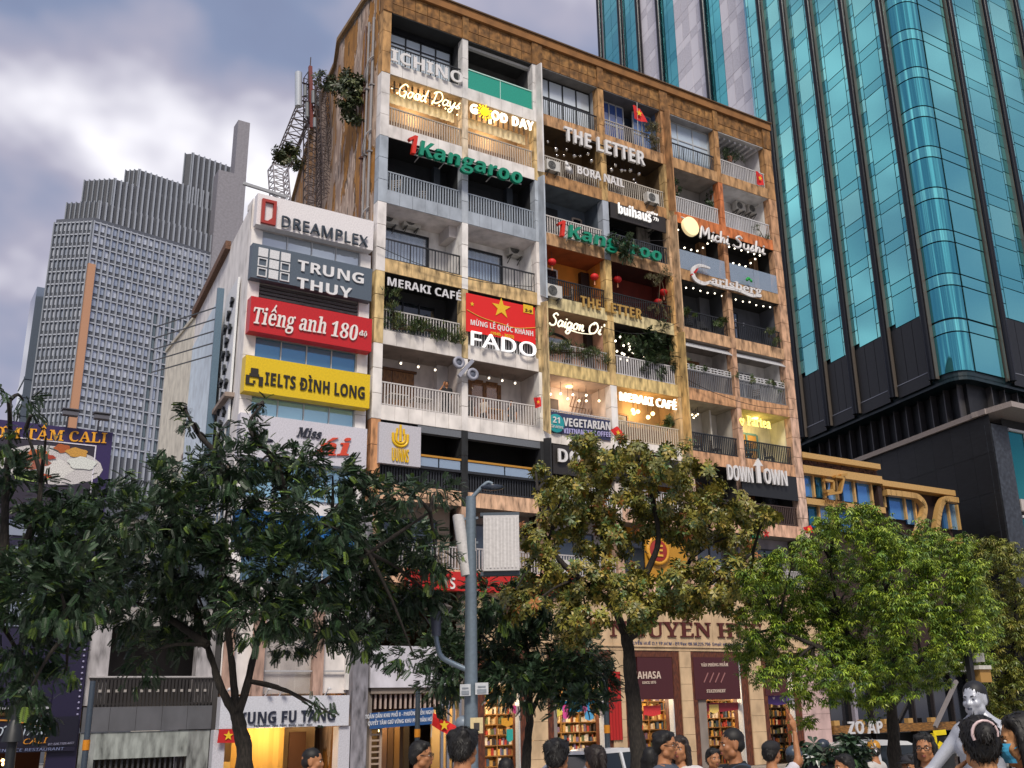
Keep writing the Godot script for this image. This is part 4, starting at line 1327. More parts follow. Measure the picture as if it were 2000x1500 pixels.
	# dark stone base panels under the glass
	for f in 2:
		var st: Array = ribs[f][3]
		var u: Vector3 = ribs[f][1]
		var nrm: Vector3 = ribs[f][2]
		var e := []
		for i in st.size() - 1: e.push_back([st[i] + 0.45, st[i + 1] - 0.45])
		if f == 0: e.push_back([18.45, 20.5])
		for w in e:
			for k in 2:
				var ya := Y0 + 0.05 if k == 0 else Y0 + 1.0
				var yb := Y0 + 0.94 if k == 0 else YG - 0.04
				for c in (1 if k == 0 else 3):
					var q := MB.new()
					var n3 := 1.0 if k == 0 else 3.0
					var ta: float = lerpf(w[0], w[1], c / n3) + 0.02
					var tb: float = lerpf(w[0], w[1], (c + 1) / n3) - 0.02
					q.obox(Transform3D(Basis(u, Vector3.UP, u.cross(Vector3.UP)), TC + u * ((ta + tb) * 0.5) + nrm * (0.08 if k == 0 else 0.02) + Vector3(0, (ya + yb) * 0.5, 0)), Vector3(tb - ta, yb - ya, 0.1))
					world_part("stone_panel", q, dark, t)
			var ln := MB.new()
			ln.obox(Transform3D(Basis(u, Vector3.UP, u.cross(Vector3.UP)), TC + u * ((w[0] + w[1]) * 0.5) + nrm * 0.1 + Vector3(0, Y0 + 0.97, 0)), Vector3(w[1] - w[0], 0.05, 0.12))
			world_part("ledge", ln, mt(hx("8a8c92"), 0.3, 0.5), t)
	# pale panelled wing beyond
	var wing := thing("panelled_wing", "pale lilac panelled rear wing of the turquoise tower with slim glass strips", "tower", TC + TU * 36)
	var wc := MB.new()
	var off := -n1 * 1.2
	var w0 := TC + TU * 20.7 + off; var w1 := TC + TU * 55.5 + off
	wc.quad(w1 + Vector3(0, 10, 0), w0 + Vector3(0, 10, 0), w0 + Vector3(0, 120, 0), w1 + Vector3(0, 120, 0))
	wc.quad(w1 + Vector3(0, 10, 0) + Vector3(30, 0, -5), w1 + Vector3(0, 10, 0), w1 + Vector3(0, 120, 0), w1 + Vector3(30, 120, -5))
	world_part("core", wc, mt(hx("aca8b0"), 0.5), wing)
	var strips := [[54.6, 49.6, 1], [48.8, 44.8, 1], [44.0, 39.6, 0], [39.2, 36.2, 1], [36.2, 29.9, 0], [29.5, 26.8, 1], [26.8, 21.0, 0]]
	var wl := []
	var wg := [mt(hx("e2dee6"), 0.35, 0.0, "fine", Vector3(0.3, 0.3, 0.3)), mt(hx("e8e4ea"), 0.3), tower_glass("3fa4b0", 0.06), tower_glass("4fb4bc", 0.06)]
	for s in strips:
		var cols: int = 4 if s[2] == 0 and s[0] - s[1] > 5 else 3 if s[2] == 0 else 2
		for c in cols:
			var ta: float = lerpf(s[1], s[0], float(c) / cols) + 0.03
			var tb: float = lerpf(s[1], s[0], (c + 1.0) / cols) - 0.03
			for k in 20:
				for j in 2:
					var ya := 44.0 + k * 3.42 + (0.0 if j == 0 else 2.4)
					var hh := 2.36 if j == 0 else 0.96
					pane(wl, TC + TU * ((ta + tb) * 0.5) + off + Vector3(0, ya + hh * 0.5, 0), -TU, tb - ta, hh, (rng.randi() % 2) + (2 if s[2] else 0), 0.004)
	place_panes(wing, wl, "panel", wg)
	for tt in [55.2, 49.2, 44.4, 39.4, 29.7]:
		var q := MB.new()
		var p: Vector3 = TC + TU * tt + off + n1 * 0.3
		q.tube([p + Vector3(0, 30, 0), p + Vector3(0, 120, 0)], 0.32, 0.32, 8)
		world_part("rib", q, mt(hx("1a1c22"), 0.3, 0.4), wing)
	var rd := MB.new()   # rounded glass return where the face ends
	var e0 := TC + TU * 20.6
	for i in 4:
		var s0 := i / 4.0 * PI * 0.5; var s1 := (i + 1) / 4.0 * PI * 0.5
		var pa := e0 - n1 * 1.2 + n1 * 1.2 * cos(s0) + TU * 1.0 * sin(s0); var pb := e0 - n1 * 1.2 + n1 * 1.2 * cos(s1) + TU * 1.0 * sin(s1)
		rd.quad(pb + Vector3(0, Y0, 0), pa + Vector3(0, Y0, 0), pa + Vector3(0, 110, 0), pb + Vector3(0, 110, 0))
	world_part("rounded_return", rd, tower_glass("8fd8dc", 0.1), t)

func tower_glass(c: String, r: float) -> StandardMaterial3D:
	return mt(hx(c), r, 0.85)

func podium_and_bank() -> void:
	var t := thing("stone_podium", "black stone podium with a pale coping below the turquoise tower", "building", Vector3(50.9, 0, -34.2))
	var C := Vector3(50.9, 0, -34.2)
	var dk := mt(hx("14171b"), 0.5, 0.0, "stone", Vector3(0.12, 0.5, 0.12))
	var h := 17.9
	var s := MB.new()
	var b := C + TU * 40
	s.quad(b, C, C + Vector3(0, h, 0), b + Vector3(0, h, 0))
	s.quad(C + Vector3(1.4, 0, -0.2), C + Vector3(34, 0, -0.2), C + Vector3(34, h, -0.2), C + Vector3(1.4, h, -0.2))
	s.quad(b + Vector3(0, h, 0), C + Vector3(0, h, 0), C + Vector3(34, h, 0), C + Vector3(40, h, -40))
	world_part("core", s, mt(hx("14161a"), 0.6), t)
	var n1 := Vector3(-0.9839, 0, -0.1787)
	var tones := [dk, mt(hx("111317"), 0.5, 0.0, "stone", Vector3(0.12, 0.5, 0.12)), mt(hx("191b20"), 0.5, 0.0, "stone", Vector3(0.12, 0.5, 0.12))]
	for i in 12:
		for j in 8:
			var q := MB.new()
			var w := 1.55
			q.obox(Transform3D(Basis(TU, Vector3.UP, TU.cross(Vector3.UP)), C + TU * (w * (i + 0.5)) + n1 * 0.03 + Vector3(0, h - 1.1 * (j * 2 + 1) , 0)), Vector3(w - 0.012, 2.188, 0.07))
			world_part("stone_slab", q, tones[rng.randi() % 3], t)
	bw("corner_pier", t, mt(hx("3a4048"), 0.35, 0, "stone", Vector3(0.3, 0.3, 0.3)), C + Vector3(0, 0, -0.4), C + Vector3(1.5, h - 0.6, 0.05))
	var co := MB.new()
	co.bar(b + Vector3(0, h + 0.1, 0) + n1 * 0.1, C + Vector3(0, h + 0.1, 0) + n1 * 0.1, 0.3, 0.3)
	co.box(C + Vector3(-0.15, h - 0.05, -1), C + Vector3(34, h + 0.26, 1.6))
	world_part("coping", co, mt(hx("9c928e"), 0.6, 0, "fine", Vector3(0.6, 0.6, 0.6)), t)
	for k in 4:
		for r in 3:
			var x := 52.6 + k * 3.1
			var y := 13.2 - r * 5.0
			bw("pane", t, tower_glass("1d7c80", 0.08), Vector3(x, y, -34.35), Vector3(x + 1.4, y + 3.9, -34.3))
			bw("pane", t, tower_glass("1a7074", 0.08), Vector3(x + 1.5, y, -34.35), Vector3(x + 2.9, y + 3.9, -34.3))
			bw("window_bar", t, mt(hx("c0c4c8"), 0.4), Vector3(x + 1.41, y, -34.36), Vector3(x + 1.49, y + 3.9, -34.22))
			bw("window_sill", t, mt(hx("b0a8a4"), 0.6), Vector3(x - 0.15, y - 0.7, -34.38), Vector3(x + 2.95, y - 0.05, -34.1))
			bw("window_head", t, mt(hx("c8c8ca"), 0.5), Vector3(x - 0.1, y + 3.92, -34.38), Vector3(x + 2.95, y + 4.05, -34.15))
	# neck between podium and tower: dark fins
	var nk := thing("tower_neck", "dark recessed storey with upright fins between podium and turquoise tower", "building", TC + Vector3(0, 17, 0))
	var q2 := MB.new()
	var o1 := TC - n1 * 1.6
	q2.quad(o1 + TU * 24 + Vector3(0, 10, 0), o1 + TU * 1.2 + Vector3(0, 10, 0), o1 + TU * 1.2 + Vector3(0, 24.0, 0), o1 + TU * 24 + Vector3(0, 24.0, 0))
	q2.quad(o1 + TU * 1.2 + Vector3(0, 10, 0), o1 + Vector3(1.2, 10, -1.2), o1 + Vector3(1.2, 24, -1.2), o1 + TU * 1.2 + Vector3(0, 24.0, 0))
	q2.quad(o1 + Vector3(1.2, 10, -1.2), o1 + Vector3(28, 10, -1.2), o1 + Vector3(28, 24, -1.2), o1 + Vector3(1.2, 24, -1.2))
	world_part("wall", q2, mt(hx("1c1d21"), 0.5, 0, "stone", Vector3(0.2, 0.2, 0.2)), nk)
	for k in 17:
		var q := MB.new()
		q.obox(Transform3D(Basis(TU, Vector3.UP, TU.cross(Vector3.UP)), o1 + TU * (1.6 + k * 1.35) + n1 * 0.25 + Vector3(0, 17.0, 0)), Vector3(0.09, 13.9, 0.5))
		world_part("fin", q, mt(hx("4c4a4c"), 0.4, 0.3), nk)
	for k in 14: bw("fin", nk, mt(hx("4c4a4c"), 0.4, 0.3), o1 + Vector3(2.4 + k * 1.5, 10, -1.2), o1 + Vector3(2.48 + k * 1.5, 23.9, -0.75))
	# bank front with gold bands
	var bk := thing("bank_building", "low dark brick bank front with curving gold bands and blue windows beside the balcony block", "building", Vector3(43.5, 0, FZ))
	var gold := mt(hx("d2a868"), 0.45, 0.25, "fine", Vector3(0.8, 0.8, 0.8))
	var brick := mt(hx("3a2420"), 0.8, 0, "stone", Vector3(2.5, 2.5, 2.5))
	bw("wall", bk, brick, Vector3(37.75, 5.0, -48), Vector3(43.45, 14.3, -36.6))
	bw("wall", bk, brick, Vector3(43.46, 5.0, -48), Vector3(49.45, 13.5, -36.6))
	for e in [[37.75, 43.45, 14.28, 14.56], [37.72, 43.46, 13.5, 13.9], [43.46, 49.4, 13.42, 13.72]]:
		bw("gold_band", bk, gold, Vector3(e[0], e[2], -36.6), Vector3(e[1], e[3], -36.0))
	bw("gold_band", bk, gold, Vector3(37.75, 11.95, -36.6), Vector3(43.46, 12.25, -36.02))
	# brick course relief
	for r in 3:
		for k in 26:
			var x := 37.8 + k * 0.218
			bw("brick", bk, mt(hx(["402a24", "34201c", "4a3028"][rng.randi() % 3]), 0.85), Vector3(x + (0.1 if r % 2 else 0.0), 13.92 + r * 0.118, -36.6), Vector3(x + 0.2 + (0.1 if r % 2 else 0.0), 14.03 + r * 0.118, -36.35 + rng.randf() * 0.06))
	# right unit: band with two flowing curves
	for e in [[[[1728, 962], [1775, 968], [1790, 972], [1801, 984], [1803, 1000], [1795, 1030], [1786, 1055]]], [[[1868, 978], [1845, 975], [1838, 982], [1832, 1000], [1826, 1040]]]]:
		var pts := []
		for p in e[0]: pts.push_back(pz(p[0], p[1], -36.1))
		var sm := smooth(pts, 5)
		var q := MB.new()
		for i in sm.size() - 1:
			q.bar(sm[i], sm[i + 1] + (sm[i + 1] - sm[i]).normalized() * 0.03, 0.3, 0.34)
		world_part("gold_curve", q, gold, bk)
	bw("gold_band", bk, gold, Vector3(47.9, 10.75, -36.5), Vector3(49.45, 11.05, -36.0))
	var blue := [mirror_glass("5b8fc8"), mirror_glass("4a7cb4"), mirror_glass("2c6a86"), mirror_glass("88aed0")]
	var wins := [[1571, 915, 1588, 970, 0], [1594, 921, 1609, 972, 2], [1616, 924, 1634, 976, 3], [1646, 929, 1668, 980, 0], [1675, 934, 1702, 986, 0], [1709, 937, 1726, 990, 2], [1738, 970, 1768, 1014, 0], [1770, 974, 1788, 1024, 1], [1841, 984, 1854, 1032, 1], [1856, 986, 1872, 1034, 3], [1580, 985, 1600, 1030, 2], [1604, 988, 1626, 1040, 3], [1640, 990, 1680, 1040, 1]]
	for w in wins:
		pbox("pane", bk, blue[w[4]], w[0], w[1], w[2], w[3], -36.45, 0.12)
		pbox("window_jamb", bk, gold, w[2], w[1], w[2] + 3, w[3], -36.3, 0.2)
	bw("return_wall", bk, brick, Vector3(43.2, 5.0, -36.6), Vector3(43.5, 13.4, -36.15))
	bw("lower_wall", bk, mt(hx("1c1a1e"), 0.5), Vector3(37.75, 4.2, -40), Vector3(50.2, 5.0, -36.3))
	var sg := thing("bank_emblem", "gold angular emblem with small bank lettering on the blue windowed bank front", "sign", Vector3(39.5, 13, -35.9))
	for e in [[[1609, 938], [1626, 941], [1626, 958], [1612, 960], [1628, 962]], [[1629, 931], [1646, 934], [1640, 962], [1614, 966]], [[1640, 929], [1652, 927]]]:
		var pts := []
		for p in e: pts.push_back(pz(p[0], p[1], -35.9))
		var q := MB.new()
		for i in pts.size() - 1: q.bar(pts[i], pts[i + 1], 0.12, 0.22)
		world_part("stroke", q, mt(hx("c89a54"), 0.35, 0.5), sg)
	word(sg, "Vivo bank", "bold", pz(1610, 981, -35.9), pz(1652, 987, -35.9), 0.2, 0.05, mt(hx("8a6434"), 0.4, 0.4))

func grey_tower() -> void:
	# corner seen at (193, 441); faces towards the right and towards the left
	var t := thing("grey_tower", "tall grey office tower with light vertical fins and a stepped crown", "tower", Vector3(34.5, 0, -247))
	var c0 := pd(150, 700, 250); c0.y = 0
	var U1 := Vector3(0.982, 0, -0.19)
	var U2 := Vector3(-0.80, 0, -0.60)
	var n1 := U1.cross(Vector3.UP) * -1.0
	if n1.z < 0: n1 = -n1
	var n2 := Vector3(-0.60, 0, 0.80)
	var grey := mt(hx("54575f"), 0.6, 0, "fine", Vector3(0.1, 0.1, 0.1))
	var finm := mt(hx("989eaa"), 0.6)
	var dkm := mt(hx("50545e"), 0.5)
	var pn := [mt(hx("b4bccc"), 0.15, 0.3), mt(hx("a0aabc"), 0.15, 0.3), mt(hx("c4cad6"), 0.15, 0.3), mt(hx("66747c"), 0.2, 0.2)]
	# main block: body to the belt, then the crown steps
	var Ybelt := (pd(174, 524, 252).y)
	var Yb2 := pd(193, 441, 252).y
	var L1 := 40.0
	var L2 := 9.0
	var q := MB.new()
	for e in [[0.0, 0.0, Yb2 + 1.0]]:
		var A := c0; var B := c0 + U1 * L1; var D := c0 + U2 * L2
		q.quad(A, B, B + Vector3(0, e[2], 0), A + Vector3(0, e[2], 0))
		q.quad(D, A, A + Vector3(0, e[2], 0), D + Vector3(0, e[2], 0))
		q.quad(D + U1 * L1, D, D + Vector3(0, e[2], 0), D + U1 * L1 + Vector3(0, e[2], 0))
	world_part("body", q, dkm, t)
	# floors
	var fh := 3.1
	var list := []
	var nfl := int((Yb2 - 62.0) / fh)
	var beltm := mt(hx("a6acb8"), 0.6)
	for k in nfl:
		var y := Yb2 - (k + 1) * fh
		for f in 2:
			var u := U1 if f == 0 else U2
			var n := n1 if f == 0 else n2
			var L: float = L1 if f == 0 else L2
			var bq := MB.new()
			bq.obox(Transform3D(Basis(u, Vector3.UP, u.cross(Vector3.UP)), c0 + u * (L * 0.5) + n * 0.25 + Vector3(0, y + fh - 0.25, 0)), Vector3(L, 0.3, 0.5))
			world_part("belt", bq, beltm, t)
			var nb: int = 28 if f == 0 else 9
			for i in nb:
				var w := L / nb
				var strip := f == 0 and i >= 11 and k > 5
				pane(list, c0 + u * (w * (i + 0.5)) + n * 0.05 + Vector3(0, y + (1.75 if not strip else 1.55), 0), u if f == 0 else -u, w - (0.5 if not strip else 0.75), 1.7 if not strip else 2.8, 3 if strip and i % 3 else rng.randi() % 3, 0.01)
	place_panes(t, list, "window", pn)
	for f in 2:
		var u := U1 if f == 0 else U2
		var n := n1 if f == 0 else n2
		var L: float = L1 if f == 0 else L2
		var nb: int = 28 if f == 0 else 9
		for i in nb + 1:
			var fq := MB.new()
			var th := 0.26 if not (f == 0 and i >= 12) else 0.4
			fq.obox(Transform3D(Basis(u, Vector3.UP, u.cross(Vector3.UP)), c0 + u * (L / nb * i) + n * 0.35 + Vector3(0, (Yb2 + 55) * 0.5, 0)), Vector3(th, Yb2 - 55, 0.7))
			world_part("fin", fq, finm if f == 0 else mt(hx("80868f"), 0.6), t)
	# orange corner strip
	var oq := MB.new()
	oq.obox(Transform3D(Basis(U1, Vector3.UP, U1.cross(Vector3.UP)), c0 + n1 * 0.5 + n2 * 0.3 + U1 * 0.7 + Vector3(0, (Ybelt + 50) * 0.5, 0)), Vector3(1.6, Ybelt - 50, 0.9))
	world_part("corner_strip", oq, mt(hx("b4876a"), 0.7), t)
	# crown volumes, each clad with fins: start along U1, length, top, setback
	var vols := [[pd(196, 394, 251), 40.0, 0, 0, 7.8], [pd(225, 350, 256), 36.0, 0, 0, 7.4], [pd(273, 332, 261), 25.0, 0, 0, 3.4], [pd(377, 300, 266), 10.6, 0, 0, 1.9]]
	for v in vols:
		v[2] = v[0].y
		v[0].y = 0.0
	for v in vols:
		var o: Vector3 = v[0]
		var vq := MB.new()
		var A := o; var B: Vector3 = o + U1 * v[1]; var D: Vector3 = o + U2 * v[4]; var E: Vector3 = D + U1 * v[1]
		var up := Vector3(0, v[2], 0); var lo := Vector3(0, Yb2 - 6.0, 0)
		vq.quad(A + lo, B + lo, B + up, A + up); vq.quad(D + lo, A + lo, A + up, D + up); vq.quad(A + up, B + up, E + up, D + up); vq.quad(B + lo, E + lo, E + up, B + up)
		world_part("crown_block", vq, grey, t)
		var nb := int(v[1] / 1.35)
		for i in nb + 1:
			var fq := MB.new()
			fq.obox(Transform3D(Basis(U1, Vector3.UP, U1.cross(Vector3.UP)), o + U1 * (v[1] / nb * i) + n1 * 0.3 + Vector3(0, (v[2] + Yb2 - 2.0) * 0.5 + 0.05, 0)), Vector3(0.3, v[2] - Yb2 + 2.0, 0.6))
			world_part("crown_fin", fq, finm, t)
		var nb2 := maxi(int(v[4] / 1.1), 1)
		for i in nb2 + 1:
			var fq := MB.new()
			fq.obox(Transform3D(Basis(U2, Vector3.UP, U2.cross(Vector3.UP)), o + U2 * (v[4] / nb2 * i) + n2 * 0.3 + Vector3(0, (v[2] + Yb2 - 2.0) * 0.5 + 0.05, 0)), Vector3(0.24, v[2] - Yb2 + 2.0, 0.6))
			world_part("crown_fin", fq, mt(hx("80868f"), 0.6), t)
	var mast := MB.new()
	var m0 := pd(467, 330, 262)
	mast.box(Vector3(m0.x - 1.4, 60, m0.z - 3), Vector3(m0.x + 1.7, pd(472, 240, 262).y, m0.z + 1))
	mast.box(Vector3(m0.x - 5.5, 60, m0.z - 2.9), Vector3(m0.x + 1.6, pd(455, 345, 262).y, m0.z + 1.5))
	world_part("stair_mast", mast, mt(hx("8c8a92"), 0.7, 0, "fine", Vector3(0.1, 0.1, 0.1)), t)
	var nb3 := MB.new()
	var s0 := pd(52, 740, 300)
	nb3.box(Vector3(s0.x - 0.5, 0, s0.z - 12), Vector3(s0.x + 6, pd(88, 562, 300).y, s0.z))
	for k in 6: nb3.box(Vector3(s0.x - 0.7, 70 + k * 5, s0.z - 12), Vector3(s0.x + 6, 70.6 + k * 5, s0.z + 0.2))
	one("distant_block", nb3, mirror_glass("7a8696"), "small blue grey block peeping out beside the grey finned tower", "building")

# ================================================================ street level
func book_rows(parent: Node3D, x0: float, x1: float, y0: float, y1: float, z: float, rows: int, sd: int, wood: Material) -> void:
	var r := RandomNumberGenerator.new()
	r.seed = sd
	var pal := ["c9b48c", "8a4a2c", "d8d0c0", "44586c", "b08a4c", "a83c30", "e0c890", "5c6a4a", "7a6a8a", "caa070", "3c3430", "d8a84c"]
	var fr := MB.new()
	var bk := MB.new()
	bk.tint = true
	var h := (y1 - y0) / rows
	for k in rows + 1: fr.box(Vector3(x0, y0 + h * k - 0.02, z - 0.3), Vector3(x1, y0 + h * k + 0.02, z))
	var nv := int((x1 - x0) / 0.9) + 1
	for k in nv + 1:
		var x := lerpf(x0, x1, float(k) / nv)
		for j in rows: fr.box(Vector3(x - 0.02, y0 + h * j + 0.021, z - 0.3), Vector3(x + 0.02, y0 + h * (j + 1) - 0.021, z - 0.003))
	for j in rows:
		var x := x0 + 0.05
		while x < x1 - 0.12:
			var w := r.randf_range(0.05, 0.16)
			var hh := h * r.randf_range(0.45, 0.85)
			bk.col = hx(pal[r.randi() % pal.size()]).srgb_to_linear()
			if r.randf() > 0.08: bk.box(Vector3(x, y0 + h * j + 0.021, z - 0.24), Vector3(x + w - 0.01, y0 + h * j + hh, z - 0.03 - r.randf() * 0.06))
			x += w
	world_part("shelf", fr, wood, parent)
	stuff(world_part("goods", bk, tinted(), parent))
func tinted() -> StandardMaterial3D:
	if not mats.has("tinted"):
		var m := StandardMaterial3D.new()
		m.vertex_color_use_as_albedo = true
		m.roughness = 0.7
		mats["tinted"] = m
	return mats["tinted"]

func street_level() -> void:
	var t := thing("bookshop", "beige stone bookshop front with brown framed doorways at the foot of the balcony block", "shop", Vector3(27, 0, -36))
	var stone := wall("cdb08c")
	var brown := mt(hx("6e3a22"), 0.5, 0, "wood", Vector3(1.5, 0.4, 1.5))
	var dkb := mt(hx("3a1c12"), 0.5, 0, "wood", Vector3(1.5, 0.4, 1.5))
	var piers := [[21.7, 22.5], [25.55, 26.2], [29.1, 29.7], [32.9, 33.7]]
	for p in piers:
		for k in 7: bw("stone_block", t, stone, Vector3(p[0], 0.16 + k * 0.67, -36.5), Vector3(p[1], 0.16 + (k + 1) * 0.67 - 0.012, -35.9 + rng.randf() * 0.006))
	for k in 7: bw("stone_block", t, wall("c9aca8"), Vector3(36.0, 0.16 + k * 0.67, -36.5), Vector3(37.72, 0.16 + (k + 1) * 0.67 - 0.012, -35.9))
	for k in 14: bw("fascia_slab", t, stone, Vector3(19.0 + k * 1.337, 4.86, -36.5), Vector3(19.0 + (k + 1) * 1.337 - 0.012, 7.1, -35.92))
	bw("fascia_ledge", t, stone, Vector3(18.9, 5.0, -35.918), Vector3(37.75, 5.06, -35.86))
	var doors := [[19.5, 21.7, 11], [22.5, 25.55, 12], [26.2, 29.1, 13], [29.7, 32.9, 14], [33.7, 36.0, 15]]
	for d in doors:
		var x0: float = d[0]; var x1: float = d[1]
		bw("door_jamb", t, brown, Vector3(x0, 0.15, -36.6), Vector3(x0 + 0.3, 4.85, -35.95))
		bw("door_jamb", t, brown, Vector3(x1 - 0.36, 0.15, -36.6), Vector3(x1, 4.85, -35.95))
		bw("door_head", t, brown, Vector3(x0 + 0.3, 4.6, -36.6), Vector3(x1 - 0.36, 4.85, -35.96))
		bw("door_steel", t, paint("c8ccd0", 0.3), Vector3(x1 - 0.40, 0.15, -36.3), Vector3(x1 - 0.365, 4.5, -36.0))
		bw("shop_wall", t, mt(hx("c9a86c"), 0.7), Vector3(x0 - 0.3, 0.15, -39.2), Vector3(x1 + 0.3, 4.9, -39.1))
		bw("shop_ceiling", t, mt(hx("d8cdb8"), 0.7), Vector3(x0 - 0.3, 3.6, -39.1), Vector3(x1 + 0.3, 3.7, -36.62))
		book_rows(t, x0 + 1.25, x1 + 1.75, 0.2, 3.3, -38.3, 8, d[2], mt(hx("8a6434") if d[2] != 15 else hx("2c2420"), 0.6))
		bw("lamp_panel", t, glow("fff0d8", 2.0), Vector3(x0 + 0.6, 3.56, -38.0), Vector3(x1 - 0.7, 3.595, -37.4))
		lamp(t, Vector3((x0 + x1) * 0.5, 3.2, -37.5), "ffe2bc", 2.6, 0.5)
	# header panels hung in three doorways
	for e in [["FAHASA", "SINCE 1976", "", 1246, 1284, 1314, 1366], ["", "STATIONERY", "VĂN PHÒNG PHẨM", 1356, 1284, 1444, 1366], ["", "TOYS", "", 1494, 1310, 1538, 1358]]:
		var lab: String = {"SINCE 1976": "maroon hanging panel reading FAHASA SINCE 1976 in a bookshop doorway", "STATIONERY": "maroon hanging panel reading STATIONERY with four drawn pens in a bookshop doorway", "TOYS": "small maroon hanging panel reading TOYS in a bookshop doorway"}[e[1]]
		var s := thing("door_panel_sign", lab, "sign", Vector3(pz(e[3], 1325, -35.9).x, 3.5, -35.9), "maroon panels in the bookshop doorways")
		pbox("panel", s, paint("4a1c20", 0.4), e[3], e[4], e[5], e[6], -35.93, 0.1)
		var cream := paint("d9c4b4")
		if e[0] != "":
			word(s, e[0], "bold", pz(1237, 1326, -35.92), pz(1291, 1325, -35.92), 0.28, 0.02, cream)
			word(s, e[1], "serif", pz(1254, 1336, -35.92), pz(1281, 1335, -35.92), 0.1, 0.02, cream, 0, "lettering", true)
		elif e[2] != "":
			word(s, e[2], "serif", pz(1369, 1302, -35.92), pz(1422, 1301, -35.92), 0.13, 0.02, cream, 0, "lettering", true)
			word(s, e[1], "serif", pz(1380, 1353, -35.92), pz(1417, 1352, -35.92), 0.13, 0.02, cream, 0, "lettering", true)
			for k in 4:
				var q := MB.new()
				q.bar(pz(1375 + k * 11, 1333, -35.91), pz(1383 + k * 11, 1314, -35.91), 0.05, 0.02)
				world_part("pen", q, paint("9a6a68"), s)
		else:
			word(s, e[1], "serif", pz(1505, 1352, -35.92), pz(1521, 1351, -35.92), 0.14, 0.02, cream, 0, "lettering", true)
	# hanging paper decorations in the doorways
	var deco := [["1a8cc0", 1078, 1368, 1168, 1392], ["e8d860", 1079, 1372, 1097, 1400], ["e0509a", 1099, 1376, 1110, 1405], ["f0a040", 1152, 1374, 1168, 1398], ["58a8d8", 1142, 1386, 1158, 1408], ["d06aa0", 1138, 1378, 1146, 1392], ["8c2030", 1364, 1372, 1440, 1392], ["f0d070", 1385, 1376, 1402, 1394], ["5a3c8a", 1496, 1358, 1540, 1378], ["e8e4e8", 1508, 1362, 1512, 1367], ["e8e4e8", 1526, 1366, 1530, 1371], ["d83838", 1256, 1378, 1288, 1400], ["e0a030", 978, 1402, 1000, 1420], ["c03878", 1000, 1378, 1008, 1395], ["2ca8a0", 988, 1424, 1000, 1450]]
	for e in deco:
		var s := MB.new()
		var a := pz(e[1], e[4], -36.3); var b := pz(e[3], e[2], -36.3)
		var poly := PackedVector2Array([Vector2(0, b.y - a.y), Vector2(0, 0.08), Vector2((b.x - a.x) * 0.5, 0.0), Vector2(b.x - a.x, 0.08), Vector2(b.x - a.x, b.y - a.y)])
		s.prism(poly, Transform3D(Basis(), Vector3.ZERO), 0.012)
		one("hanging_card", s, paint(e[0]), {"1a8cc0": "wide blue paper banner hung in a bookshop doorway", "8c2030": "dark red paper banner hung under the stationery panel", "5a3c8a": "purple paper banner hung under the toys panel", "d83838": "red paper banner hung under the maroon panel with the year", "e8d860": "pale yellow paper card overlapping the wide blue banner", "e0509a": "bright pink paper card overlapping the wide blue banner", "f0a040": "orange paper card overlapping the wide blue banner", "58a8d8": "light blue paper card below the wide blue banner", "d06aa0": "mauve paper card overlapping the wide blue banner", "f0d070": "yellow paper card on the dark red banner", "e0a030": "amber paper card in the doorway behind the lamp post", "c03878": "magenta paper card in the doorway behind the lamp post", "2ca8a0": "teal paper card in the doorway behind the lamp post"}.get(e[0], "tiny white paper card on the purple banner under the toys panel"), "paper card", Vector3(a.x, a.y, -36.3 + deco.find(e) * 0.004), "paper decorations in the bookshop doorways")
	# main lettering
	var ls := thing("shop_lettering", "maroon serif lettering NGUYỄN HUỆ with a blue address line on beige stone", "sign", Vector3(31, 5.5, -35.9))
	word(ls, "NGUYỄN HUỆ", "serif", pz(1190, 1243, -35.9), pz(1490, 1246, -35.9), 0.62, 0.05, mt(hx("5a2820"), 0.3, 0.3))
	word(ls, "40 NGUYỄN HUỆ Q.1 TP.HCM - ĐT/Fax: 08.38.225.796  Email: nguyenhue@fahasa", "sans", pz(1215, 1259, -35.9), pz(1470, 1262, -35.9), 0.13, 0.015, paint("3c4a78"), 0, "lettering", true)
	# red drape and notice on the pier
	var dr := MB.new()
	for k in 8:
		var xa := lerpf(25.35, 25.95, k / 8.0); var xb := lerpf(25.35, 25.95, (k + 1) / 8.0)
		var za := 0.05 * (k % 2); var zb := 0.05 * ((k + 1) % 2)
		dr.quad(Vector3(xa - 25.6, 0, za), Vector3(xb - 25.6, 0, zb), Vector3(xb - 25.6, 2.6, zb), Vector3(xa - 25.6, 2.6, za))
	one("red_drape", dr, mt(hx("a01414"), 0.8), "long red cloth drape hanging on a stone pier between doorways", "drape", Vector3(25.6, 1.4, -35.85))
	var nt := thing("paper_notice", "white framed paper notice on a stone pier under the red drape", "notice", Vector3(25.9, 1.1, -35.85))
	pbox("frame", nt, paint("3a3a44"), 1190, 1460, 1219, 1477, -35.84, 0.03)
	pbox("sheet", nt, paint("dcdce8"), 1192, 1462, 1217, 1475, -35.83, 0.012)
	# alley bay with white fascia, slats, blue banner
	var al := thing("alley_entrance", "narrow alley entrance with a white fascia and upright slats beside the bookshop", "shop", Vector3(16.8, 0, -36))
	bw("fascia", al, wall("cfcdd6"), Vector3(15.22, 3.45, -36.4), Vector3(18.5, 4.87, -35.8))
	bw("soffit", al, wall("8a7e74"), Vector3(15.3, 3.25, -37.4), Vector3(18.5, 3.44, -35.9))
	for k in 16: bw("slat", al, paint("b8a49a"), Vector3(15.5 + k * 0.19, 2.75, -36.1), Vector3(15.57 + k * 0.19, 3.25, -36.04))
	bw("slat_back", al, mt(hx("2c1814"), 0.8), Vector3(15.45, 2.7, -36.7), Vector3(18.5, 3.25, -36.6))
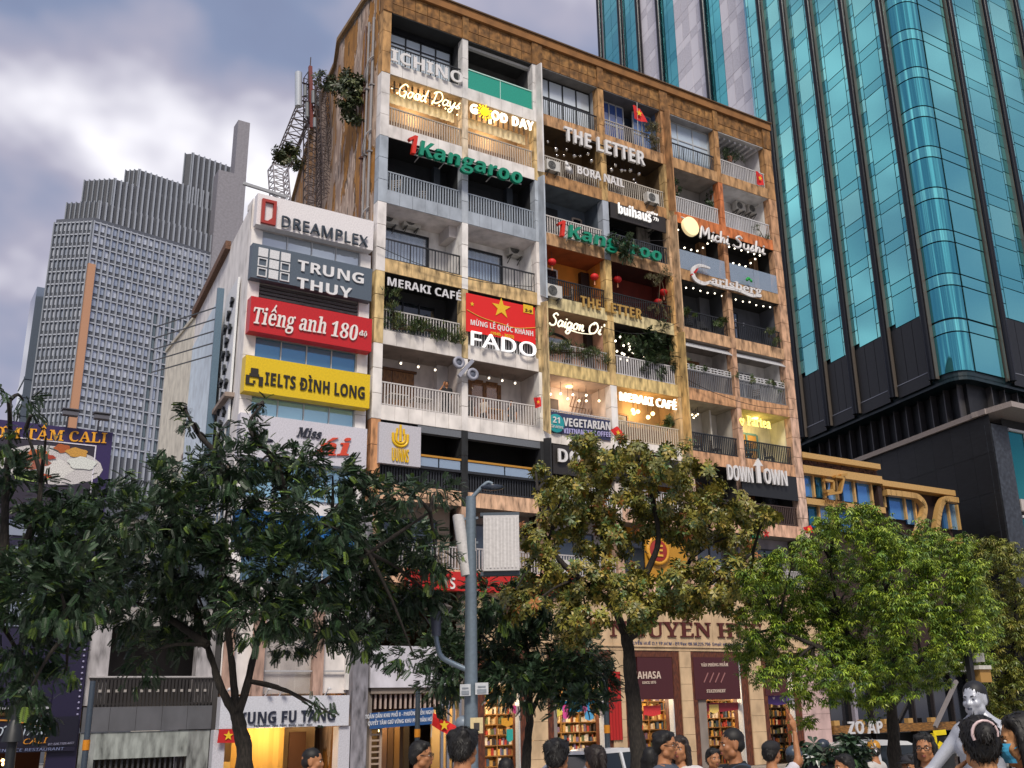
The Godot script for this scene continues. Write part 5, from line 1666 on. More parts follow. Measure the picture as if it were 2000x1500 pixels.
	bw("alley_wall", al, mt(hx("3a2c24"), 0.8), Vector3(15.3, 0.15, -41), Vector3(18.9, 3.2, -40.8))
	for k in 7: bw("hanging_cloth", al, mt(hx(["5a4a3c", "8a7048", "3c3830", "6a5a54"][k % 4]), 0.9), Vector3(15.9 + k * 0.3, 0.6, -38.4 - 0.1 * (k % 3)), Vector3(16.12 + k * 0.3, 2.3, -38.35 - 0.1 * (k % 3)))
	lamp(al, Vector3(16.6, 2.6, -37.6), "ffc070", 2.0, 0.3)
	bw("lamp_tube", al, glow("ffe0a0", 4.0), Vector3(16.3, 2.0, -37.5), Vector3(16.36, 2.6, -37.44))
	var ld := MB.new()
	ld.box(Vector3(15.3, 0.15, -36.0), Vector3(15.38, 2.2, -35.92)); ld.box(Vector3(15.68, 0.15, -36.0), Vector3(15.76, 2.2, -35.92))
	for k in 10: ld.box(Vector3(15.38, 0.35 + k * 0.19, -35.99), Vector3(15.68, 0.41 + k * 0.19, -35.93))
	world_part("rack", ld, paint("a89484"), al)
	for k in 4:
		bw("steel_post", al, metal("a8acb4"), Vector3(18.05 + k * 0.24, 0.15, -36.1), Vector3(18.15 + k * 0.24, 3.24, -36.0))
	bw("grey_column", al, streak("8e8c94"), Vector3(14.56, 0.15, -36.3), Vector3(15.12, 9.5, -35.75))
	var bn := thing("street_banner", "blue cloth banner with two lines of white capitals across the alley entrance", "banner", Vector3(16.5, 2.4, -35.7))
	var bq := MB.new()
	var c0 := pz(722, 1424, -35.7); var c1 := pz(846, 1414, -35.7); var c2 := pz(846, 1381, -35.7); var c3 := pz(722, 1393, -35.7)
	bq.quad(c0, c1, c2, c3); bq.quad(c1 - Vector3(0, 0, 0.01), c0 - Vector3(0, 0, 0.01), c3 - Vector3(0, 0, 0.01), c2 - Vector3(0, 0, 0.01))
	world_part("cloth", bq, mt(hx("1c4a80"), 0.8), bn)
	word(bn, "TOÀN DÂN KHU PHỐ 8 - PHƯỜNG BẾN NGHÉ", "bold", pz(713, 1404, -35.69), pz(848, 1394, -35.69), 0.13, 0.01, paint("d8dce4"), 0, "lettering", true)
	word(bn, "QUYẾT TÂM GIỮ VỮNG KHU PHỐ VĂN HÓA", "bold", pz(718, 1417, -35.69), pz(848, 1408, -35.69), 0.13, 0.01, paint("d8dce4"), 0, "lettering", true)
	# spa shop in the white building
	var kf := thing("spa_shop", "warm lit shop with tall curtains at the foot of the white office building", "shop", Vector3(12.3, 0, -36))
	bw("side_panel", kf, paint("c9c9d2"), Vector3(9.98, 0.15, -36.2), Vector3(10.35, 2.2, -35.7))
	bw("side_panel", kf, paint("c9c9d2"), Vector3(14.1, 0.15, -36.2), Vector3(14.5, 2.2, -35.7))
	bw("back_wall", kf, mt(hx("c4b08c"), 0.7), Vector3(10.1, 0.15, -39.2), Vector3(14.5, 3.1, -39.0))
	bw("ceiling", kf, mt(hx("c8b48c"), 0.7), Vector3(10.1, 2.5, -39.0), Vector3(14.5, 2.6, -36.1))
	curtain(kf, 11.3, 13.1, 0.2, 2.3, -38.2, mt(hx("c8a050"), 0.8), 3.0)
	bw("cabinet", kf, mt(hx("d8b868"), 0.6), Vector3(10.4, 0.15, -38.4), Vector3(11.2, 1.2, -37.9))
	bw("dark_doorway", kf, mt(hx("5a3c28"), 0.6), Vector3(13.4, 0.15, -38.6), Vector3(14.0, 2.1, -38.5))
	bw("lamp_panel", kf, glow("ffdca0", 2.0), Vector3(11, 2.46, -37.8), Vector3(13.6, 2.495, -37.3))
	lamp(kf, Vector3(12.3, 2.1, -37.3), "ffddb0", 2.0, 0.5)
	# upper glazed room
	bw("upper_back", kf, mt(hx("4a2c16"), 0.7), Vector3(10.1, 3.2, -39), Vector3(14.5, 7.0, -38.8))
	bw("upper_ceiling", kf, mt(hx("8a6a40"), 0.7), Vector3(10.1, 6.0, -38.8), Vector3(14.5, 6.1, -36.3))
	for x in [10.2, 11.2, 13.25]: bw("upper_post", kf, streak("b89888"), Vector3(x, 3.2, -36.4), Vector3(x + 0.36, 6.0, -36.05))
	for k in 3: bw("pane", kf, glass("8a7a68", 0.18), Vector3(11.6 + k * 0.55, 3.2, -36.25), Vector3(12.14 + k * 0.55, 5.9, -36.23))
	bw("rail", kf, paint("b0b0b4"), Vector3(11.57, 4.0, -36.2), Vector3(14.4, 4.05, -36.15))
	for k in 7: part("pendant_bulb", ball_mesh(0.06), glow("ffd890", 7.0), kf, Transform3D(Basis(), Vector3(11.7 + rng.randf() * 1.4, 4.2 + rng.randf() * 1.3, -37.2 - rng.randf()) - gpos(kf)))
	lamp(kf, Vector3(12.4, 5.3, -37.4), "ffc880", 2.0, 0.4)
	var ks := thing("shop_sign", "wide white sign reading KUNG FU TANG in dark blue capitals behind the forked trunk", "sign", Vector3(12.3, 2.7, -35.6))
	bw("board", ks, paint("d3d5de", 0.4), Vector3(10.1, 2.22, -36.0), Vector3(14.4, 3.2, -35.6))
	word(ks, "KUNG FU TANG", "bold", pz(463, 1415, -35.59), pz(655, 1407, -35.59), 0.36, 0.05, paint("20263a"))
	word(ks, "Relaxation  Spa  Foot  Body  Hair  Nail", "sans", pz(495, 1419, -35.59), pz(610, 1417, -35.59), 0.06, 0.02, paint("3a4258"), 0, "lettering", true)
	for px in [445.0, 523.0, 551.0, 640.0]:
		var q := MB.new()
		var c := pz(px, 1358, -35.5)
		q.bar(Vector3(c.x, 3.2, -35.8), Vector3(c.x, 3.42, -35.4), 0.03)
		q.lathe([Vector2(0.02, 0.08), Vector2(0.09, 0.0), Vector2(0.001, 0.01)], Transform3D(Basis(), Vector3(c.x, 3.38, -35.38)), 10)
		world_part("sign_lamp", q, paint("d8d8dc"), ks)
	var fg := MB.new()
	fg.quad(pz(424, 1451, -35.5), pz(462, 1451, -35.5), pz(466, 1424, -35.5), pz(428, 1424, -35.5))
	var fl := thing("wall_flag", "red flag with a yellow star hung flat under the white sign", "flag", Vector3(10.7, 1.9, -35.5))
	world_part("cloth", fg, mt(hx("b01a1c"), 0.8), fl)
	star(fl, pz(446, 1437, -35.48), 0.16)
	# red sign across the mezzanine, half hidden by leaves
	var rs := thing("red_sign", "long red sign with white characters above the bookshop, half hidden by leaves", "sign", Vector3(20, 7.3, -35.7))
	bw("board", rs, paint("c8241c", 0.4), Vector3(16.5, 6.9, -35.95), Vector3(24.0, 7.6, -35.7))
	word(rs, "I", "bold", pz(796, 1150, -35.69), pz(800, 1150, -35.69), 0.4, 0.03, paint("f0e8e4"))
	word(rs, "S", "bold", pz(878, 1150, -35.69), pz(890, 1150, -35.69), 0.4, 0.03, paint("f0e8e4"))
	# mezzanine rooms behind the crowns
	var mz := ["a89888", "8a7a70", "b0a8a4", "c88a24", "4a4648", "9a949c"]
	for b in 6:
		var x0: float = BX[b][0]; var x1: float = BX[b][1]
		bw("back_wall", t, wall(mz[b]), Vector3(x0, 7.7, -37.2), Vector3(x1, 10.2, -37.0))
		if b != 3: world_part("railing", railing_mesh(x0, x1, 7.72, -36.16, 0.9, 0.13, 0.05), paint("b8b4b4"), t)
		window(t, x0 + 0.6, x1 - 0.6, 8.0, 9.7, -36.98, 2, [], paint("2a2a2c"), glassy("39424c"))
	var em := thing("round_emblem", "round red and gold emblem on a yellow wall behind the olive tree", "sign", Vector3(29, 8.7, -35.8))
	var eq := MB.new()
	var ec := pz(1284, 1076, -35.9)
	eq.lathe([Vector2(0.62, 0), Vector2(0.62, 0.1), Vector2(0.5, 0.12), Vector2(0.48, 0.06), Vector2(0.001, 0.06)], Transform3D(Basis(Vector3.RIGHT, PI * 0.5), ec), 24)
	world_part("ring", eq, paint("e0a030"), em)
	bw("back_panel", em, paint("c08a24"), Vector3(27.6, 7.9, -36.0), Vector3(29.9, 9.5, -35.95))
	var ei := MB.new()
	ei.lathe([Vector2(0.46, 0), Vector2(0.46, 0.09), Vector2(0.001, 0.09)], Transform3D(Basis(Vector3.RIGHT, PI * 0.5), ec), 24)
	world_part("disc", ei, paint("a02c20"), em)
	word(em, "E", "bold", ec + Vector3(-0.2, -0.25, 0.1), ec + Vector3(0.25, -0.25, 0.1), 0.5, 0.03, paint("e8b040"))
	# bank ground floor: dark glazing, white letters, wooden counter
	var gb := thing("dark_shopfront", "dark glazed shopfront with a wooden counter under the bank building", "shop", Vector3(43, 0, -36))
	bw("glazing_back", gb, mt(hx("0e0e10"), 0.3), Vector3(37.75, 0.15, -39), Vector3(50.2, 4.2, -38.8))
	for k in 8: bw("pane", gb, glassy("14161a"), Vector3(38.2 + k * 1.5, 1.2, -36.6), Vector3(39.65 + k * 1.5, 4.15, -36.5))
	for k in 9: bw("mullion", gb, mt(hx("2a2628"), 0.5), Vector3(38.1 + k * 1.5, 0.15, -36.6), Vector3(38.19 + k * 1.5, 4.2, -36.3))
	bw("pale_post", gb, paint("9a94a0"), Vector3(39.6, 1.4, -36.3), Vector3(39.8, 4.1, -36.1))
	bw("counter", gb, mt(hx("9a6c34"), 0.5, 0, "wood", Vector3(0.4, 2, 2)), Vector3(37.8, 1.25, -36.4), Vector3(46.5, 1.62, -35.8))
	for k in 5: bw("counter_box", gb, mt(hx("b08a50"), 0.6), Vector3(38.0 + k * 1.7, 1.63, -36.2), Vector3(38.35 + k * 1.7, 1.85, -35.95))
	bw("canopy", gb, paint("c4c4c8"), Vector3(46.2, 4.0, -36.3), Vector3(50.3, 4.45, -35.2))
	var stq := MB.new()
	stq.bar(pz(1826, 1420, -35.3), pz(1868, 1330, -35.3), 0.16)
	world_part("diagonal_strut", stq, paint("8a8484"), gb)
	bw("louvre_box", gb, paint("c8c8cc"), Vector3(37.0, 3.5, -35.9), Vector3(37.9, 4.0, -35.5))
	for k in 5: bw("louvre", gb, paint("a8a8ac"), Vector3(37.02, 3.54 + k * 0.09, -35.5), Vector3(37.88, 3.58 + k * 0.09, -35.46))
	var zl := thing("shop_lettering", "white block letters standing on the wooden counter of the dark shopfront", "sign", Vector3(42, 1.7, -35.8))
	word(zl, "ZO AP", "bold", pz(1656, 1434, -35.8), pz(1724, 1432, -35.8), 0.55, 0.08, paint("d4d4d8"))
	var yl := thing("yellow_frame_sign", "bright yellow angular frame sign below the grey strut", "sign", Vector3(46, 1.5, -35.0))
	var yq := MB.new()
	var ys := [[1848, 1430], [1823, 1432], [1826, 1468], [1845, 1462], [1834, 1460], [1848, 1448]]
	for i in 3: yq.bar(pd(ys[i][0], ys[i][1], 12.0), pd(ys[i + 1][0], ys[i + 1][1], 12.0), 0.035, 0.05)
	yq.bar(pd(1834, 1462, 12.0), pd(1840, 1450, 12.0), 0.03, 0.05); yq.bar(pd(1832, 1462, 12.0), pd(1848, 1462, 12.0), 0.035, 0.05)
	yq.tube(smooth([pd(1852, 1458, 12.0), pd(1854, 1466, 12.0), pd(1848, 1472, 12.0), pd(1836, 1471, 12.0)], 4), 0.018, 0.018, 6)
	world_part("frame", yq, paint("e8d010", 0.4), yl)
	var yb := MB.new()
	var yc := pd(1838, 1450, 12.1)
	yb.obox(Transform3D(Basis(Vector3.UP, -0.55), Vector3(yc.x, 0.75, yc.z)), Vector3(0.26, 1.5, 0.08))
	world_part("stand", yb, paint("16181c"), yl)

func star(parent: Node3D, c: Vector3, r: float, m: Material = null, dp := 0.015) -> void:
	var poly := PackedVector2Array()
	for k in 10:
		var an := PI * 0.5 + TAU * k / 10
		var rr := r if k % 2 == 0 else r * 0.4
		poly.push_back(Vector2(cos(an), sin(an)) * rr)
	var q := MB.new()
	q.prism(poly, Transform3D(Basis(), c), dp)
	world_part("star", q, m if m else paint("f0c828"), parent)

# ================================================================ signs on the balconies
func sign_word(nm: String, label: String, s: String, which: String, a: Array, b: Array, top: Array, z: float, dp: float, m: Material, slant := 0.0) -> Node3D:
	var p0 := pz(a[0], a[1], z)
	var p1 := pz(b[0], b[1], z)
	var y := (p0.y + p1.y) * 0.5
	p0.y = y; p1.y = y
	var h := pz(top[0], top[1], z).y - y
	var t := thing(nm, label, "sign", Vector3(p0.x, y, z), "signs on the balconies")
	word(t, s, which, p0, p1, h, dp, m, slant)
	return t
func rail_bars(t: Node3D, a: Array, b: Array, z: float, m: Material, r := 0.02) -> void:
	var q := MB.new()
	var p0 := pz(a[0], a[1], z); var p1 := pz(b[0], b[1], z)
	q.bar(p0, p1, r * 2)
	for k in 5: q.bar(p0.lerp(p1, 0.05 + k * 0.22), p0.lerp(p1, 0.05 + k * 0.22) - Vector3(0, 0.05, 36.15 + z), r * 1.6)
	world_part("support_bar", q, m, t)
func facade_signs() -> void:
	var white := glow("f4f2f0", 0.25)
	var plain := paint("e4e2e2", 0.4)
	var warm := glow("ffe9b0", 1.3)
	var green := paint("0f8a6c", 0.35)
	var dk := paint("2a2c30")
	var t := sign_word("cafe_sign", "white outlined letters CHINO on the black top floor railing", "ICHINO", "bold", [762, 119], [905, 164], [764, 96], -35.9, 0.05, plain)
	# neon script
	t = thing("cafe_sign", "warm neon script Good Days on upright battens", "sign", pz(778, 182, -35.95), "signs on the balconies")
	script(t, "Good", pz(776, 186, -35.95), pz(832, 200, -35.95), 0.62, 0.028, warm, 0.3)
	script(t, "Days", pz(843, 200, -35.95), pz(898, 214, -35.95), 0.62, 0.028, warm, 0.3)
	rail_bars(t, [764, 170], [900, 210], -36.0, dk)
	t = thing("cafe_sign", "fat lit letters GOOD DAY with a yellow sun for one O", "sign", pz(916, 222, -35.95), "signs on the balconies")
	word(t, "G", "bold", pz(916, 220, -35.95), pz(933, 225, -35.95), 0.45, 0.09, glow("fff4dc", 0.9))
	word(t, "OD DAY", "bold", pz(958, 233, -35.95), pz(1041, 257, -35.95), 0.45, 0.09, glow("fff4dc", 0.9))
	var sc := pz(946, 219, -35.93)
	var q := MB.new()
	q.lathe([Vector2(0.2, 0), Vector2(0.2, 0.08), Vector2(0.001, 0.1)], Transform3D(Basis(Vector3.RIGHT, PI * 0.5), sc), 16)
	world_part("sun_disc", q, glow("ffd020", 1.0), t)
	for k in 14:
		var an := TAU * k / 14
		var r := MB.new()
		r.bar(sc + Vector3(cos(an), sin(an), 0) * 0.25, sc + Vector3(cos(an), sin(an), 0) * (0.4 if k % 2 else 0.34), 0.035, 0.04)
		world_part("sun_ray", r, glow("ffd020", 1.0), t)
	# appliance maker's letters, twice
	for e in [["large green letters angaroo behind a red figure one under the lit cafes", [812, 304], [1018, 362], [820, 277], [789, 298], [815, 303], [795, 264], -35.6], ["green letters with a red figure one on the railing with the hanging bush", [1104, 466], [1290, 511], [1110, 441], [1082, 460], [1104, 466], [1088, 431], -35.75]]:
		t = sign_word("brand_sign", e[0], "Kangaroo", "bold", e[1], e[2], e[3], e[7], 0.16, green, 0.12)
		var a: Vector3 = pz(e[4][0], e[4][1], e[7]); var b: Vector3 = pz(e[5][0], e[5][1], e[7])
		b.y = a.y
		word(t, "1", "bold", a, b, pz(e[6][0], e[6][1], e[7]).y - a.y, 0.18, paint("d8301c", 0.35), 0.12, "figure")
		rail_bars(t, [e[1][0] - 4, e[1][1] - 2], [e[2][0], e[2][1] - 2], e[7] - 0.08, paint("a8a8a8"))
		rail_bars(t, [e[1][0] - 4, e[1][1] - 16], [e[2][0], e[2][1] - 16], e[7] - 0.08, paint("a8a8a8"))
	t = sign_word("cafe_sign", "tall white metal letters THE LETTER hanging above mirror balls", "THE LETTER", "bold", [1100, 278], [1257, 323], [1102, 249], -35.85, 0.14, plain)
	rail_bars(t, [1100, 262], [1257, 307], -35.98, dk)
	t = sign_word("salon_sign", "white letters BORA NAIL with a shell emblem across a white railing", "BORA NAIL", "bold", [1125, 338], [1218, 369], [1126, 324], -35.85, 0.08, plain)
	q = MB.new()
	var c := pz(1112, 332, -35.85)
	q.ball(c, Vector3(0.2, 0.26, 0.05), 12, 6, Basis(Vector3(0, 0, 1), 0.6)); q.ball(c + Vector3(-0.12, 0.24, 0), Vector3(0.1, 0.2, 0.05), 10, 6, Basis(Vector3(0, 0, 1), 0.3))
	world_part("shell_emblem", q, plain, t)
	t = sign_word("cafe_sign", "white lower case letters buihaus on a dark board", "buihaus", "bold", [1206, 417], [1272, 435], [1206, 397], -35.85, 0.06, white)
	var b0 := pz(1190, 440, -35.95); 
	bw("board", t, paint("2a2422"), Vector3(26.6, 25.0 - 0.45, -36.0), Vector3(29.9, 25.36, -35.93))
	word(t, "coffee", "sans", pz(1262, 416, -35.85), pz(1284, 422, -35.85), 0.14, 0.04, white, 0.2)
	word(t, "7h", "sans", pz(1274, 430, -35.85), pz(1286, 433, -35.85), 0.18, 0.04, white, 0.2)
	t = thing("restaurant_sign", "white brush lettering Michi Sushi beside a cream disc on the orange slab", "sign", pz(1365, 466, -35.7), "signs on the balconies")
	brush(t, "Michi", pz(1366, 464, -35.75), pz(1424, 479, -35.75), 0.66, plain)
	brush(t, "Sushi", pz(1434, 482, -35.75), pz(1494, 498, -35.75), 0.66, plain)
	q = MB.new()
	c = pz(1348, 443, -35.75)
	q.lathe([Vector2(0.5, -0.08), Vector2(0.5, 0.08), Vector2(0.46, 0.11), Vector2(0.001, 0.11)], Transform3D(Basis(Vector3.RIGHT, PI * 0.5), c), 28)
	world_part("cream_disc", q, glow("f4dca8", 0.35), t)
	q = MB.new()
	q.tube([c + Vector3(-0.55, 0.4, 0), c + Vector3(-0.3, 0.34, 0.02)], 0.03, 0.05, 6)
	world_part("leaf_mark", q, plain, t)
	# beer sign with swash
	t = thing("beer_sign", "white Carlsberg lettering with a swash and green leaf on the glass balustrade", "sign", pz(1355, 560, -35.8), "signs on the balconies")
	var rim := paint("56424a")
	word(t, "arlsberg", "serif", pz(1388, 556, -35.82), pz(1488, 579, -35.82), 0.42, 0.03, rim, 0.1, "letter_back")
	word(t, "arlsberg", "serif", pz(1387, 555, -35.78), pz(1487, 578, -35.78), 0.42, 0.07, plain, 0.1)
	for e in [[[[1386, 524], [1366, 519], [1353, 528], [1357, 545], [1374, 554], [1388, 550]], 0.1, plain, "capital_c"], [[[1385, 553], [1410, 560], [1440, 566], [1466, 577], [1484, 578]], 0.085, plain, "swash"], [[[1349, 538], [1358, 530], [1363, 520]], 0.05, paint("d02820"), "red_stroke"]]:
		var pts := []
		for p in e[0]: pts.push_back(pz(p[0], p[1], -35.76))
		var sm := smooth(pts, 5)
		q = MB.new()
		for i in sm.size() - 1:
			var w: float = e[1] * (0.6 + 0.9 * sin(PI * (i + 0.5) / sm.size()))
			q.bar(sm[i], sm[i + 1] + (sm[i + 1] - sm[i]) * 0.15, w * 1.5, 0.08)
		world_part(e[3], q, e[2], t)
	q = MB.new()
	c = pz(1463, 547, -35.74)
	for k in 3: q.ball(c + Vector3((k - 1) * 0.13, 0.08 if k == 1 else 0.0, 0), Vector3(0.12, 0.09, 0.04), 8, 5, Basis(Vector3(0, 0, 1), (k - 1) * -0.7))
	world_part("green_leaf", q, paint("1fae4c"), t)
	t = sign_word("cafe_sign", "dotted bulb letters MERAKI CAFÉ in the dark plant filled balcony", "MERAKI CAFÉ", "bold", [754, 557], [901, 588], [755, 541], -35.95, 0.04, paint("d8d8dc"))
	# national day banner
	t = thing("holiday_banner", "red banner with a large yellow star reading MỪNG LỄ QUỐC KHÁNH", "banner", pz(980, 620, -35.9))
	var x0 := pz(911, 600, -35.85).x; var x1 := pz(1046, 630, -35.85).x
	var yt := pz(911, 571, -35.85).y; var yb := pz(912, 646, -35.85).y
	bw("cloth", t, mt(hx("d41410"), 0.6), Vector3(x0, yb, -35.9), Vector3(x1, yt, -35.88))
	star(t, pz(979, 602, -35.87), 0.47, paint("f0c020"))
	star(t, pz(922, 594, -35.87), 0.11, paint("f0c020"))
	word(t, "MỪNG LỄ QUỐC KHÁNH", "bold", pz(918, 634, -35.87), pz(1042, 657, -35.87), 0.23, 0.012, paint("f0ecec"), 0, "lettering", true)
	word(t, "(1945 - 2023)", "bold", pz(958, 653, -35.87), pz(1004, 661, -35.87), 0.13, 0.012, paint("f0c828"), 0, "lettering", true)
	bw("date_tag", t, paint("f0c020"), pz(1022, 610, -35.87), pz(1041, 598, -35.86) + Vector3(0, 0, 0.002))
	word(t, "2-9", "bold", pz(1025, 608, -35.85), pz(1039, 611, -35.85), 0.13, 0.012, paint("5a2010"), 0, "lettering", true)
	var pts2 := []
	for p in [[912, 605], [940, 620], [980, 633], [1010, 641], [1046, 640]]: pts2.push_back(pz(p[0], p[1], -35.87))
	q = MB.new()
	q.tube(smooth(pts2, 5), 0.022, 0.022, 5)
	world_part("gold_curve", q, paint("e8b048"), t)
	sign_word("shop_sign", "slim white capitals FADO in front of the railing below the red banner", "FADO", "sans", [914, 675], [1050, 698], [916, 646], -35.85, 0.08, glow("f6f4f4", 0.35))
	# percent emblem
	t = thing("percent_emblem", "white three dimensional percent sign hanging over the pillar of the wide cafe", "sign", pz(909, 720, -35.7))
	for p in [[896, 708], [923, 731]]:
		q = MB.new()
		q.lathe([Vector2(0.13, -0.06), Vector2(0.25, -0.06), Vector2(0.25, 0.06), Vector2(0.13, 0.06), Vector2(0.13, -0.06)], Transform3D(Basis(Vector3.RIGHT, PI * 0.5), pz(p[0], p[1], -35.7)), 22)
		world_part("ring", q, paint("9ea0ae"), t)
		q = MB.new()
		q.lathe([Vector2(0.129, -0.05), Vector2(0.129, 0.02), Vector2(0.001, 0.02)], Transform3D(Basis(Vector3.RIGHT, PI * 0.5), pz(p[0], p[1], -35.7)), 16)
		world_part("disc", q, paint("5a6070"), t)
	q = MB.new()
	q.bar(pz(896, 735, -35.7), pz(923, 704, -35.7), 0.14, 0.12)
	world_part("stroke", q, paint("9ea0ae"), t)
	# yellow hand emblem panel
	t = thing("logo_panel", "pale grey panel with a yellow rounded emblem and lettering", "sign", pz(780, 870, -35.9))
	pbox("panel", t, paint("c6c4cc"), 740, 829, 822, 908, -35.85, 0.2)
	var ye := paint("eec010", 0.35)
	c = pz(782, 856, -35.83)
	for e in [[0.30, 0.0], [0.17, 0.02]]:
		q = MB.new()
		var pp := []
		for k in 13:
			var an := -PI * k / 12.0
			pp.push_back(c + Vector3(cos(an) * e[0], sin(an) * e[0] * 0.9 - 0.05, 0))
		pp.push_front(c + Vector3(e[0], 0.18, 0)); pp.push_back(c + Vector3(-e[0], 0.18, 0))
		q.tube(pp, 0.055, 0.055, 8)
		world_part("emblem_loop", q, ye, t)
	q = MB.new()
	q.tube([c + Vector3(0, -0.12, 0), c + Vector3(0, 0.52, 0)], 0.06, 0.05, 8)
	q.tube([c + Vector3(-0.14, 0.15, 0), c + Vector3(-0.13, 0.38, 0)], 0.055, 0.045, 8); q.tube([c + Vector3(0.14, 0.15, 0), c + Vector3(0.13, 0.38, 0)], 0.055, 0.045, 8)
	world_part("emblem_finger", q, ye, t)
	word(t, "UUNNS", "bold", pz(764, 900, -35.84), pz(798, 904, -35.84), 0.5, 0.05, ye)
	t = sign_word("cafe_sign", "gilded letters THE LETTER along a black balcony railing with red lanterns", "THE LETTER", "bold", [1133, 600], [1253, 622], [1134, 578], -35.95, 0.06, mt(hx("b8924c"), 0.4, 0.4))
	t = thing("cafe_sign", "creamy script Saigon Ơi with an underline above a planter", "sign", pz(1070, 640, -35.95), "signs on the balconies")
	script(t, "Saigon", pz(1074, 634, -35.95), pz(1140, 648, -35.95), 0.6, 0.038, glow("f4ecd0", 0.6), 0.3)
	script(t, "Oi'", pz(1147, 650, -35.95), pz(1177, 655, -35.95), 0.55, 0.038, glow("f4ecd0", 0.6), 0.3)
	q = MB.new()
	q.tube(smooth([pz(1106, 642, -35.95), pz(1130, 650, -35.95), pz(1155, 653, -35.95)], 4), 0.03, 0.015, 6)
	world_part("underline", q, glow("f4ecd0", 0.6), t)
	# vegetarian coffee board
	t = thing("cafe_board", "dark board reading VEGETARIAN VIETNAMESE COFFEE with a teal disc 21 Grams", "sign", pz(1130, 835, -35.9))
	pbox("board", t, paint("343a5c"), 1072, 812, 1192, 852, -35.95, 0.06)
	c = pz(1085, 827, -35.92)
	q = MB.new()
	q.lathe([Vector2(0.4, 0), Vector2(0.4, 0.06), Vector2(0.001, 0.06)], Transform3D(Basis(Vector3.RIGHT, PI * 0.5), c), 22)
	world_part("teal_disc", q, paint("1f9aa0"), t)
	word(t, "21", "bold", c + Vector3(-0.2, 0.0, 0.07), c + Vector3(0.22, 0.0, 0.07), 0.26, 0.02, plain)
	word(t, "Grams", "sans", c + Vector3(-0.32, -0.22, 0.07), c + Vector3(0.32, -0.22, 0.07), 0.14, 0.02, plain, 0.1, "lettering", true)
	word(t, "VEGETARIAN", "bold", pz(1100, 832, -35.93), pz(1193, 841, -35.93), 0.36, 0.04, plain)
	word(t, "VIETNAMESE COFFEE", "bold", pz(1100, 846, -35.93), pz(1193, 854, -35.93), 0.22, 0.03, paint("b8b4e4"), 0, "lettering", true)
	sign_word("cafe_sign", "glowing white capitals MERAKI CAFÉ in front of a warm lit balcony", "MERAKI CAFÉ", "bold", [1208, 784], [1321, 799], [1209, 766], -35.92, 0.08, glow("fff6e0", 0.95))
	t = sign_word("cafe_sign", "yellow letters Partea above a small paned window", "Partea", "serif", [1459, 833], [1505, 836], [1459, 812], -35.95, 0.05, glow("ffe880", 0.6))
	q = MB.new()
	c = pz(1449, 822, -35.95)
	q.tube(smooth([c + Vector3(0, -0.22, 0), c + Vector3(-0.12, 0.0, 0), c + Vector3(-0.05, 0.12, 0), c + Vector3(0.02, 0.0, 0), c + Vector3(0.1, 0.12, 0), c + Vector3(0.12, 0.0, 0), c + Vector3(0, -0.22, 0)], 4), 0.03, 0.03, 6)
	world_part("heart_mark", q, glow("ffe880", 0.6), t)
	t = sign_word("cafe_sign", "tall white condensed capitals DOWNTOWN with an arrow for the T", "DOWN", "bold", [1419, 938], [1471, 943], [1420, 908], -35.85, 0.1, plain)
	word(t, "OWN", "bold", pz(1491, 945, -35.85), pz(1538, 950, -35.85), pz(1420, 908, -35.85).y - pz(1420, 938, -35.85).y, 0.1, plain)
	q = MB.new()
	c = pz(1481, 944, -35.85)
	q.prism(PackedVector2Array([Vector2(-0.11, 0), Vector2(0.13, 0), Vector2(0.13, 0.85), Vector2(0.32, 0.85), Vector2(0.05, 1.2), Vector2(-0.26, 0.8), Vector2(-0.11, 0.82)]), Transform3D(Basis(), c), 0.1)
	world_part("arrow", q, plain, t)
	bw("board", t, paint("1c1e22"), Vector3(33.5, 12.45 - 0.45, -36.0), Vector3(37.1, 13.18, -35.94))
	t = sign_word("bar_sign", "cream serif letters DO on a dark board behind the olive tree", "DO", "bold", [1086, 904], [1135, 906], [1086, 876], -35.85, 0.08, plain)
	bw("board", t, paint("2a2624"), Vector3(23.05, 11.9, -36.0), Vector3(30.0, 13.15, -35.93))
	t = thing("street_sign", "small green panel with white letters beside a red star at the end pillar's foot", "sign", pz(1478, 1040, -35.8))
	pbox("panel", t, paint("0c8c5c"), 1466, 1034, 1484, 1050, -35.8, 0.06)
	star(t, pz(1496, 1042, -35.8), 0.22, paint("d02828"), 0.04)

func brush(t: Node3D, s: String, p0: Vector3, p1: Vector3, h: float, m: Material) -> void:
	script(t, s, p0, p1, h, 0.065, m, 0.1)

